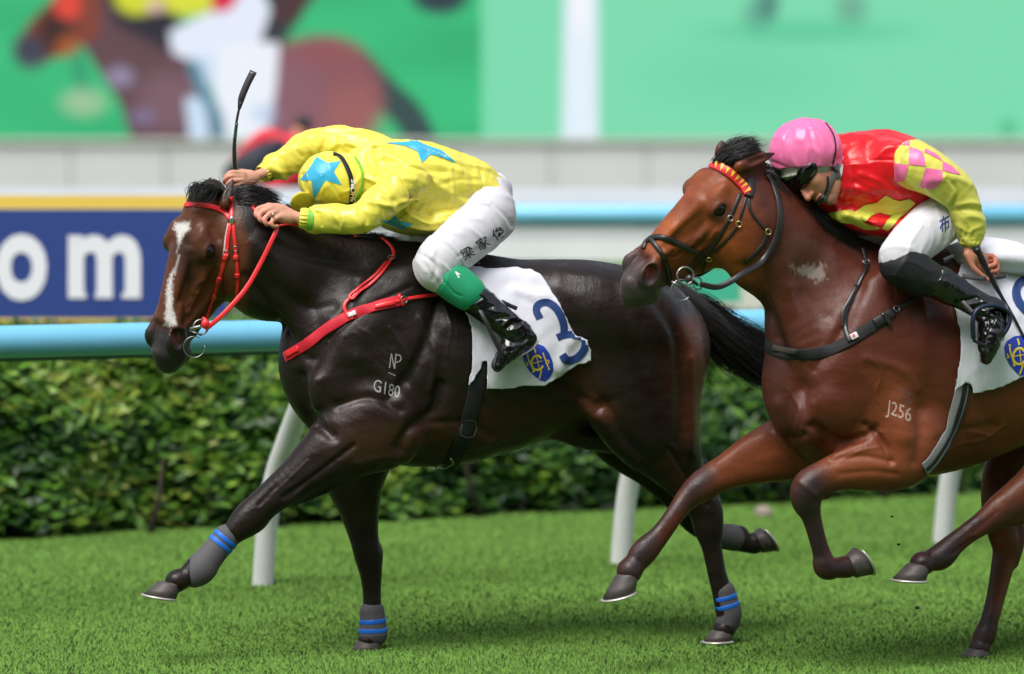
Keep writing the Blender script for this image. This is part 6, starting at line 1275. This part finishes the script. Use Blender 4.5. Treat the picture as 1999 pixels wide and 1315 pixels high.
    b1 = [[q(1826, 548, .315, 33.5, .88), q(1850, 560, .325, 32, .88), q(1885, 580, .34, 27, .86), q(1915, 598, .35, 27, .86), q(1938, 612, .36, 29, .86)], [q(1937, 612, .365, 30, .85), q(1937, 640, .385, 27, 1.0), q(1930, 672, .395, 20, 1.3), q(1925, 702, .40, 9, 2.)]]
    stb2 = [([(1870, 590), (1890, 585), (1905, 580)], 3, -.006), ([(1880, 597), (1905, 592), (1925, 588)], 3, .006), ([(1890, 604), (1915, 602), (1940, 598)], 3, -.006), ([(1920, 615), (1930, 630), (1925, 650)], 3, -.005), ([(1930, 612), (1945, 622), (1940, 635)], 3, .006), ([(1945, 610), (1955, 625)], 3, -.005), ([(1843, 540), (1838, 570)], 2, -.002), ([(1862, 552), (1856, 580)], 2, .002)]
    garment('boot', S, b1, blk, root, .004, .015, [(.0014, 26, P(1938, 610) - P(1830, 550), 2, .6)], stb2, caps={0: (.008, None)}); garment('boot', S, [mirc(c) for c in b1], blk, root, .0055, .015, None, None, caps={0: (.008, None)})
    # helmet with pink cover, white shell edge, goggles, chin strap
    F = Field(hc - .26, hc + .26, .004); hu = unit(fu * .93 - fa * .36); hf_ = unit(fa - hu * (fa @ hu)); hh = P(1573, 296, face_l + .005)
    upx = unit((-.12, 0, 1.)); fr = unit(np.cross(upx, fs)); fr = fr if fr[0] < 0 else -fr
    F.blob(hh, (.132, .120, .108), (unit((-1, 0, -.10)), unit((-.10, 0, 1.)), (0, 1, 0)), .01); F.blob(P(1577, 362, face_l), (.20, .075, .20), (unit((1, 0, .02)), unit((-.02, 0, 1)), (0, 1, 0)), .006, 'sub')
    V, Fq = F.surface(2); V = folds(V, Fq, .0018, 16, upx, 3, .4); V = sculpt(V, Fq, [([(1570, 234), (1582, 262), (1590, 300), (1596, 330)], 3, -.0025), ([(1578, 236), (1590, 262), (1600, 300), (1604, 330)], 3, .0025), ([(1560, 236), (1535, 262), (1524, 300)], 3, -.0022), ([(1590, 236), (1620, 262), (1632, 300)], 3, .002), ([(1505, 322), (1560, 342), (1600, 338), (1640, 318)], 3.5, .0035), ([(1505, 314), (1560, 333), (1600, 329), (1640, 308)], 2.5, -.0025)])
    hm = mesh_obj('helmet', V, Fq, pk, root); HB = bvh_of(V, Fq)
    F = Field(hh - .26, hh + .26, .004); F.blob(hh + (0.0, 0, -.012), (.118, .112, .100), (unit((-1, 0, -.10)), unit((-.10, 0, 1.)), (0, 1, 0)), .01); F.blob(P(1550, 341, face_l), (.05, .007, .07), (unit((-1, 0, -.22)), unit((-.22, 0, 1)), (0, 1, 0)), .012); F.blob(P(1580, 378, face_l), (.22, .052, .22), ((1, 0, 0), (0, 0, 1), (0, 1, 0)), .004, 'sub')
    V, Fq = F.surface(2); mesh_obj('helmet_shell', V, Fq, mat('shell_white', sr((150, 152, 138)), .5, var=(30, .2)), hm)
    strap('helmet_band', [(1612, 240), (1626, 262), (1631, 290), (1626, 318), (1622, 330)], .008, .0025, [HB], cm('band_black'), hm, S, off=.002)
    MB().ball(P(1571, 233, face_l + .005), (.012, .012, .005), 12).build('helmet_button', pk, hm)
    gg = mat('goggle_lens', (.004, .003, .004), .12, spec=.5); F = Field(hc - .2, hc + .2, .0032); F.blob(H(.046, .006, 0), (.070, .046, .099), (fa, fu, fs), .01); F.blob(H(.016, .006, 0), (.062, .08, .086), (fa, fu, fs), .006, 'sub'); V, Fq = F.surface(2); go = mesh_obj('goggles', V, Fq, gg, root)
    MB().tube(catmull([H(.055, .012, .077), H(.0, .02, .085), H(-.05, .03, .07)], 5), .008, flat=(np.tile(fs, (11, 1)), .003)).build('goggle_strap', cm('band_black'), go)
    gs = cm('strap_grey', sr((92, 90, 86)), .6)
    for g in (1, -1):
        MB().tube(catmull([H(-.03, .03, .092 * g), H(-.022, -.04, .092 * g), H(.01, -.09, .072 * g), H(.035, -.128, .03 * g)], 6), .010, flat=(np.tile(fs * g, (19, 1)), .003)).build('chin_strap', gs, hm); MB().tube(catmull([H(.03, .03, .094 * g), H(.008, -.03, .094 * g), H(.01, -.088, .074 * g)], 6), .006, flat=(np.tile(fs * g, (13, 1)), .003)).build('chin_strap', cm('band_black'), hm)
    c = H(.045, .012, .088); MB().torus(c, fs, .008, .002, 20, 6).build('goggle_clip', cm('clip_olive', sr((110, 116, 60)), .4), go)
    FB = bvh_of(V_b, F_b)
    strap('chin_strap', [(1636, 318), (1628, 340), (1618, 362), (1609, 382), (1600, 398)], .022, .004, [FB], gs, hm, S, off=.004, smooth=3); strap('chin_strap', [(1614, 344), (1614, 362), (1608, 380)], .010, .003, [FB], cm('band_black'), hm, S, off=.006); strap('chin_cup', [(1607, 384), (1599, 396), (1590, 406)], .018, .005, [FB], cm('band_black'), hm, S, off=.006)
    # collar
    MB().tube(catmull([P(1640, 305, .12), P(1637, 340, .14), P(1622, 372, .13)], 6), .012, flat=(np.tile((0, -1, 0), (13, 1)), .004)).build('collar', cm('collar_white', sr((224, 226, 232)), .6), root)
    return root
def build_tack2(hd):
    S = hd['S']; P = S.P; L = S.L; B = hd['B']; h = hd['h']
    blk = mat('black_leather', (.014, .013, .013), .38, spec=.5, coat=.25, bump=[(300, .15, .001, (1, 1, 1))]); web = cm('girth_black', sr((24, 25, 28)), .75); brass = cm('brass', (.75, .58, .25), .25, metal=1.)
    br = empty('bridle', P(1440, 400, .1), 'black leather bridle with red and yellow zigzag browband on the bay horse', 'bridle')
    red = cm('browband_red', sr((222, 36, 44)), .5, coat=.3); yl = cm('browband_yellow', sr((244, 200, 60)), .5, coat=.3)
    bp = [(1345, 336), (1356, 325), (1375, 320), (1400, 324), (1425, 338), (1446, 358), (1460, 378)]
    strap('browband', bp, .032, .006, [B], red, br, S, off=.007)
    q = catmull(bp, 8); parts = []; seg = np.linspace(2, len(q) - 3, 15)
    for s_ in seg:
        i = int(s_); p = q[i]; t = q[min(i + 1, len(q) - 1)] - q[max(i - 1, 0)]; t = t / np.hypot(*t); n = np.array([-t[1], t[0]]); parts.append(([tuple(p - n * 7.5 - t * 3.4), tuple(p - n * 7.5 + t * 3.4), tuple(p + n * 6.5 + t * 1.2)], [(0, 1, 2)]))
    v, f = join2d(parts); decal('browband_zigzag', v, f, [B], .0112, yl, br, 4)
    for pts, w_ in (([(1445, 378), (1436, 400), (1426, 424)], .013), ([(1424, 428), (1408, 456), (1390, 482), (1362, 502), (1350, 516), (1340, 530)], .013), ([(1457, 384), (1450, 408), (1442, 434)], .010), ([(1440, 440), (1424, 462), (1400, 486), (1378, 504)], .010), ([(1376, 506), (1360, 518), (1346, 534)], .011)): strap('cheek_strap', pts, w_, .005, [B], blk, br, S)
    strap('throat_strap', [(1462, 388), (1463, 404), (1470, 420), (1484, 436), (1497, 450)], .011, .005, [B], blk, br, S); strap('throat_strap', [(1498, 454), (1492, 472), (1482, 486), (1468, 500), (1455, 512)], .014, .005, [B], blk, br, S)
    strap('headpiece', [(1462, 384), (1466, 366), (1464, 348)], .026, .006, [B], blk, br, S, off=.006)
    strap('noseband', [(1256, 486), (1262, 472), (1278, 463), (1300, 465), (1330, 478), (1355, 490), (1372, 500)], .021, .012, [B], blk, br, S, off=.004); strap('noseband', [(1267, 462), (1280, 478), (1294, 500), (1303, 525), (1308, 555), (1306, 584)], .017, .010, [B], blk, br, S, off=.006)
    strap('chin_strap', [(1374, 502), (1372, 525), (1366, 550)], .014, .005, [B], blk, br, S)
    for x, y in ((1425, 426), (1442, 437), (1384, 503), (1498, 452)):
        c, n = drop([B], x, y, .008); MB().torus(c, n, .010, .002, 20, 6).build('buckle', brass if x != 1425 else cm('bit_steel'), br)
    bc = P(1338, 538, .185); metal_ring('bit_ring', bc, .030, .0035, (.25, -1, .1), br); metal_ring('bit_ring', P(1362, 553, .165), .021, .003, (.8, -1, .1), br); metal_ring('bit_ring', P(1330, 566, .17), .036, .0026, (.2, -1, .05), br, a0=-2.6, a1=2.6)
    MB().tube([P(1311, 549, .175), P(1322, 555, .185), P(1334, 561, .18)], .004, 8).build('bit_bar', cm('bit_steel'), br); MB().ball(P(1346, 545, .18), (.016, .014, .018), 12).build('rein_loop', blk, br); MB().tube(catmull([P(1346, 545, .175), P(1355, 550, .17), P(1362, 556, .165)], 4), .006, 8).build('rein_loop', blk, br)
    pts = catmull([P(1366, 554, .17), P(1398, 560, .19), P(1425, 550, .20), P(1452, 532, .195)] + [drop([B], x_, y_, .008 + o_)[0] for x_, y_, o_ in ((1486, 506, .012), (1510, 470, .002), (1520, 430, 0), (1518, 392, 0), (1508, 362, .0), (1496, 344, .004))], 6)
    nn = np.array([unit((math.sin(a), -1, .3 + .8 * math.sin(a))) for a in np.linspace(-.6, .9, len(pts))]); MB().tube(pts, [.0105] * len(pts), flat=(nn, .006)).build('rein', blk, br)
    MB().tube(catmull([P(1485, 345, .07), P(1500, 335, .08), P(1516, 345, .09), P(1523, 362, .08)], 6), .009, flat=(np.tile((0, -1, .2), (19, 1)), .005)).build('rein', blk, br)
    MB().tube(catmull([S.mir(P(1366, 554, .12)), S.mir(P(1440, 530, .12)), P(1515, 418, -.06)], 8), .006, 8).build('rein', blk, br)
    # breastplate
    bg_ = empty('breastplate', P(1620, 680, .2), 'black breastplate with small white tag across the bay horse\'s chest', 'breastplate')
    strap('chest_band', [(1490, 668), (1510, 682), (1545, 690), (1585, 690), (1625, 682), (1662, 662), (1700, 638), (1732, 618)], .042, .006, [B], web, bg_, S); strap('side_strap', [(1735, 612), (1755, 600), (1780, 584), (1805, 567), (1825, 552)], .016, .005, [B], blk, bg_, S, off=.009)
    strap('buckle_tab', [(1705, 632), (1722, 622), (1742, 608)], .034, .008, [B], blk, bg_, S, off=.010); strap('keeper', [(1720, 612), (1727, 622), (1735, 634)], .016, .009, [B], blk, bg_, S, off=.014, sub=3)
    strap('neck_strap', [(1683, 484), (1686, 496), (1690, 515), (1688, 530), (1676, 555), (1660, 585), (1650, 606), (1648, 625), (1652, 648), (1660, 668)], .016, .005, [B], blk, bg_, S, off=.009); strap('neck_strap', [(1672, 560), (1656, 590), (1645, 610), (1644, 640)], .012, .004, [B], blk, bg_, S, off=.012)
    strap('tag', [(1661, 660), (1673, 653)], .022, .003, [B], cm('label_white', sr((228, 214, 220)), .6), bg_, S, off=.014, sub=4); c, n = drop([B], 1666, 656.5, .018); MB().torus(c, n, .004, .0012, 16, 6).build('tag_mark', cm('mark_red', sr((220, 60, 80)), .5), bg_)
    for x, y in ((1688, 514), (1746, 605)):
        c, n = drop([B], x, y, .014); metal_ring('buckle', c, .012, .002, n, bg_)
    strap('chest_loop', [(1512, 678), (1530, 684), (1556, 684)], .02, .006, [B], cm('dusty_black', sr((60, 56, 50)), .8), bg_, S, off=.011)
    # saddlecloth
    OB = offset_body(hd['V'], hd['F'], .006); clm = bpy.data.materials['white_cotton']
    poly = [(1852, 584), (1856, 594), (1864, 615), (1871, 660), (1868, 710), (1860, 761), (1875, 756), (1890, 744), (1894, 770), (1920, 766), (1955, 755), (1999, 735), (2060, 725), (2110, 712), (2150, 690), (2145, 640), (2120, 600), (2085, 560), (2050, 530), (2010, 508), (1985, 500), (1950, 495), (1900, 493), (1880, 500), (1868, 530)]
    D1 = lambda x, y, pts: d2poly(np.array([x]), np.array([y]), pts)[0]
    def wob(x, y): return .008 * math.exp(-(D1(x, y, [(1880, 600), (1908, 660), (1905, 720)]) / 8) ** 2) + .006 * math.exp(-(D1(x, y, [(1960, 520), (1975, 560), (1985, 620)]) / 8) ** 2) + .0035 * mnoise.noise(Vector((x * .03, y * .03, 8))) + .002 * mnoise.noise(Vector((x * .09, y * .05, 4)))
    cl = empty('saddlecloth', P(1950, 640, .3), 'white saddlecloth with a dark blue numeral arc and round club badge at right edge', 'saddlecloth')
    co = cloth_sheet('cloth', poly, OB, .010, clm, cl, S, wob, lambda x, y: P(x, y, .03))
    # the raised pad behind the rider
    F = Field(P(1960, 520, .2) - (.45, .5, .35), P(1960, 520, .0) + (.5, .5, .3), .006)
    for s_ in (1, -1): F.chain([pr(S, 1880, 500, .08 * s_, 26, 3), pr(S, 1930, 500, .08 * s_, 34, 3), pr(S, 1968, 510, .08 * s_, 36, 3), pr(S, 2005, 540, .08 * s_, 30, 3)], L, .05, 4)
    V, Fq = F.surface(2); V = folds(V, Fq, .003, 9, (1, 0, 0), 5, .5, False); mesh_obj('pad', V, Fq, clm, cl)
    off = wloc(co); me = co.data; CB = [BVHTree.FromPolygons([tuple(v.co + off) for v in me.vertices], [tuple(p.vertices) for p in me.polygons]), bvh_of(V, Fq)]
    nv = bpy.data.materials['number_navy']; v, f = stroke2d([(2030, 545), (2008, 545), (1988, 556), (1984, 578), (1996, 600), (2018, 616), (2040, 606), (2048, 580), (2030, 545)], 17, sub=5); decal('number', v, f, CB, .004, nv, cl, 5)
    emblem(S, CB, cl, .004, Map((1049, 707), (1990, 694), 1.12, .12), 4)
    sd = empty('saddle', P(1880, 540, .0), 'racing saddle parts with grey ribbed girth and stirrup under the red jockey', 'saddle')
    grb = mat('grey_ribbed_webbing', sr((136, 138, 140)), .8, bump=[(120, .6, .003, (.1, .1, 3))])
    gp = [(1881, 740), (1873, 785), (1857, 832), (1838, 870), (1818, 900), (1803, 915)]
    strap('girth', gp, .060, .005, [B], grb, sd, S, off=.005, smooth=3); strap('girth_stripe', [(p_[0] + 3, *p_[1:]) for p_ in gp], .017, .004, [B], web, sd, S, off=.009, smooth=3); strap('girth_edge', [(p_[0] + 12, p_[1] + 2, *p_[2:]) for p_ in gp], .006, .004, [B], web, sd, S, off=.009, smooth=3)
    sl = bpy.data.materials['saddle_leather']; F = Field(P(1850, 500, .25) - (.3, .4, .3), P(1900, 500, -.2) + (.3, .4, .3), .008); F.chain([pr(S, 1790, 512, 0, 12, 5), pr(S, 1820, 512, 0, 12, 5.5), pr(S, 1850, 515, 0, 10, 5)], L, .03, 3); V, Fq = F.surface(2); mesh_obj('seat', V, Fq, sl, sd)
    iron = cm('stirrup_blue', sr((34, 44, 66)), .35, metal=.3)
    pts = catmull([P(1900, 660, .41), P(1899, 630, .42), P(1904, 608, .42), P(1920, 598, .42), P(1942, 596, .42), P(1962, 604, .42), P(1972, 616, .42), P(1966, 640, .42), P(1950, 662, .41)], 6); nn = np.tile((0, -1., 0), (len(pts), 1)); MB().tube(pts, .008, flat=(nn, .03)).build('stirrup_iron', iron, sd)
    MB().tube(catmull([P(1900, 664, .41), P(1925, 674, .415), P(1950, 664, .41)], 5), .006, 8).build('stirrup_tread', iron, sd)
    pts = catmull([P(1858, 566, .33), P(1880, 590, .37), P(1900, 612, .40)], 6); MB().tube(pts, .009, flat=(np.tile((0, -1., 0), (len(pts), 1)), .005)).build('stirrup_leather', sl, sd)
    gl = cm('strap_dark_grey', sr((52, 54, 58)), .6)
    pts = catmull([P(1878, 538, .30), P(1900, 542, .315), P(1925, 543, .32)], 5); MB().tube(pts, .008, flat=(np.tile((0, -1., .3), (11, 1)), .006)).build('strap_end', gl, sd); pts = catmull([P(1944, 541, .31), P(1952, 540, .31), P(1962, 537, .31)], 5); MB().tube(pts, .0085, flat=(np.tile((0, -1., .3), (11, 1)), .007)).build('strap_end', sl, sd)
    pts = catmull([P(1842, 508, .25), P(1852, 503, .25), P(1862, 499, .25)], 5); MB().tube(pts, .007, flat=(np.tile((0, -1., .3), (11, 1)), .006)).build('strap_end', gl, sd)
    # whip carried pointing down and back
    wp = empty('whip', P(1905, 484, .27), 'black riding whip with round knob held downward by the red jockey', 'whip'); wm_ = bpy.data.materials['whip_black']
    pts = catmull([P(1905, 484, .275), P(1915, 502, .275), P(1926, 524, .272), P(1938, 548, .27), P(1957, 582, .28), P(1978, 618, .29), P(2000, 660, .30), P(2035, 730, .31)], 5); n = len(pts)
    rr = np.interp(np.linspace(0, 1, n), [0, .03, .06, .4, .55, 1], [.015, .016, .0125, .0115, .0065, .004]); MB().tube(pts, rr * (1 + .05 * (np.arange(n) % 2)), 14).build('shaft', wm_, wp)
    MB().ball(P(1905, 483, .279), (.0155, .006, .0155), 16).build('knob', cm('knob_grey', sr((58, 58, 60)), .4), wp); MB().tube(catmull([P(2035, 730, .31), P(2050, 760, .31), P(2068, 800, .31)], 4), .012, flat=(np.tile((0, -1., 0), (9, 1)), .006)).build('flap', wm_, wp)
    bm_ = cm('brand_pale', sr((176, 150, 136)), .8, var=(200, .3)); v, f = text2d('J256', (1731, 806), (27, 10), (4.0, -38), .006); decal('brand_mark', v, f, [B], .0012, bm_, hd['root'], 6)
    bo = cm('brand_outline', sr((104, 78, 70)), .8); v, f = join2d([stroke2d([(1744, 768), (1752, 760), (1764, 760), (1776, 768), (1786, 774), (1776, 780), (1764, 782), (1752, 776)], 1.5, True, 3), stroke2d([(1760, 770), (1768, 766), (1776, 770), (1768, 776)], 1.4, True, 3), stroke2d([(1766, 757), (1772, 753), (1774, 760)], 1.4), stroke2d([(1762, 782), (1772, 788), (1774, 780)], 1.4)]); decal('brand_mark', v, f, [B], .0012, bo, hd['root'], 6)
def build_hair2(hd):
    S = hd['S']; root = hd['root']; hm = bpy.data.materials['mane_black']; F = hd['F']
    mane_hair(S, F, [[(1392, 318, .03), (1414, 288, .05), (1440, 274, .06), (1476, 270, .05)], [(1404, 312, .06), (1422, 294, .08), (1450, 282, .09), (1480, 280, .08)], [(1412, 314, .08), (1432, 300, .10), (1460, 292, .11), (1478, 294, .1)], [(1425, 314, .1), (1442, 306, .12), (1462, 304, .12), (1470, 304, .11)]], 620, .0013, root, 'forelock', hm, .008)
    mane_hair(S, F, [[(1440, 300, .05), (1462, 285, .06), (1480, 282, .06), (1492, 300, .05)], [(1440, 300, .05), (1470, 290, .08), (1488, 296, .08), (1490, 312, .06)]], 30, .0008, root, 'forelock', hm, .008)
    mane_hair(S, F, [[(1478, 320, .03), (1500, 330, .03), (1520, 352, .03)], [(1500, 335, .04), (1525, 356, .05), (1548, 384, .05)], [(1530, 364, .03), (1556, 390, .05), (1585, 416, .05)], [(1560, 394, .03), (1590, 416, .05), (1618, 440, .05)], [(1590, 418, .02), (1622, 438, .05), (1648, 462, .05)], [(1620, 440, .02), (1650, 458, .05), (1680, 482, .05)], [(1650, 462, .02), (1680, 475, .05), (1712, 500, .04)]], 2600, .0013, root, 'mane', hm, .009)
    mane_hair(S, F, [[(1480, 322, .05), (1496, 345, .08), (1510, 372, .09)], [(1510, 345, .06), (1530, 372, .09), (1548, 400, .09)], [(1550, 385, .04), (1575, 412, .08), (1600, 436, .08)], [(1600, 425, .04), (1630, 452, .07), (1655, 474, .07)], [(1640, 460, .04), (1670, 480, .06), (1700, 502, .06)]], 900, .0012, root, 'mane', hm, .006)
    mane_hair(S, F, [[(2240, 590, 0), (2300, 600, 0), (2360, 650, 0), (2420, 720, -.02)], [(2240, 610, 0), (2290, 630, 0), (2340, 690, 0), (2400, 760, -.02)]], 900, .002, root, 'tail', hm, .025)
def clods():
    dm = cm('soil_dark', sr((64, 52, 36)), .95, var=(60, .4))
    for i, (px, py, r, lb) in enumerate(((1741, 1008, .006, 'upper dark clod flung behind the bay horse\'s folded foreleg'), (1755, 1062, .0075, 'lower dark clod flying above the bay horse\'s stretched hind hoof'), (1790, 1186, .009, 'brown clod flying low over the turf under the bay horse\'s hind hoof'))):
        p = at_depth(px, py, 13.6); o = MB().ball((0, 0, 0), (r, r * .8, r * .6), 10).build('clod', dm, None)
        for v in o.data.vertices: v.co *= 1 + .35 * mnoise.noise(v.co * 90 + Vector((i, 0, 0)))
        o.location = p; tag(o, lb, 'clod', 'clods of turf in the air')
def far_person():
    D = 30.; P = lambda x, y, dy=0.: at_depth(x, y, D + dy); k = F_PX / D
    r = lambda x, y, r_, dy=0.: [*P(x, y, dy), r_ / k, r_ / k]
    b = at_depth(575, 345, D); bz = .55
    st = tag(MB().box((b[0] - .7, D - .5, 0), (b[0] + .7, D + .5, bz)).build('platform', cm('platform_grey', sr((150, 150, 150)), .7), None, False), 'low grey platform under the far red-topped figure behind the fence', 'platform')
    ch = [[r(588, 252, 15), r(586, 262, 15)], [r(584, 275, 10), r(580, 292, 14)], [[*P(575, 300), .20, .13], [*P(572, 350), .19, .13], [*P(575, 400), .17, .12]], [r(560, 285, 14), r(520, 268, 13), r(480, 300, 10), r(455, 330, 9)], [r(592, 300, 13, .1), r(560, 350, 11, -.3), r(520, 360, 9, -.4)],
          [r(562, 405, 20), [b[0] - .12, D, 1.0, .08, .08], [b[0] - .15, D, .62, .055, .055], [b[0] - .18, D - .1, bz + .03, .05, .035]], [r(590, 405, 20), [b[0] + .1, D, 1.0, .08, .08], [b[0] + .15, D, .62, .055, .055], [b[0] + .14, D - .1, bz + .03, .05, .035]]]
    F = field_for(ch, .014)
    for c in ch: F.chain(c, (1, 0, 0), .04, 3)
    V, Fq = F.surface(1); C = np.tile(np.array(sr((206, 140, 116))), (len(V), 1)); root = mesh_obj('person', V, Fq, bpy.data.materials['skin'], None, True, C); tag(root, 'blurred dark-haired figure in red top behind the raised whip hand', 'person')
    ch2 = [[[*p[:3], p[3] + .02, p[4] + .02] for p in c] for c in ch[2:5]]; F = field_for(ch2, .014)
    for c in ch2: F.chain(c, (1, 0, 0), .05, 3)
    V, Fq = F.surface(1); mesh_obj('jacket', V, Fq, cm('jacket_red', sr((214, 30, 52)), .6), root)
    F = field_for([[r(590, 244, 17)]], .012); F.chain([r(592, 242, 17)], (1, 0, 0), .01); V, Fq = F.surface(1); mesh_obj('hair', V, Fq, cm('hair_dark', (.012, .012, .014), .6), root)
    ch3 = [[r(545, 285, 16, -.35), r(500, 310, 26, -.4), r(460, 338, 24, -.4)], [r(500, 330, 26, -.4), r(470, 350, 22, -.4)]]; F = field_for(ch3, .014)
    for c in ch3: F.chain(c, (1, 0, 0), .05, 3)
    V, Fq = F.surface(1); o = mesh_obj('bag', V, Fq, cm('bag_dark', sr((40, 42, 56)), .7), None); tag(o, 'dark blurred bundle carried by the far figure in red', 'bag')


build_setting()
h1 = build_horse1()

h2 = build_horse2()
build_rider1(h1); build_tack1(h1); build_hair1(h1)
leg_wraps(h1, [([(446, 1044, .105, 25), (424, 1070, .10, 25), (406, 1092, .10, 27), (392, 1110, .10, 30), (378, 1122, .10, 25)], (.07, .17)), ([(726, 1190, -.13, 24), (728, 1214, -.13, 26), (729, 1240, -.13, 29)], (.45, .8)), ([(1412, 1150, .13, 22), (1418, 1175, .13, 24), (1423, 1198, .13, 26), (1420, 1216, .13, 24)], (.2, .42)), ([(1408, 1046, -.14, 25), (1430, 1049, -.14, 27), (1444, 1053, -.14, 23)], ())], h1['root'])
build_rider2(h2)
build_tack2(h2); build_hair2(h2); far_person(); clods()
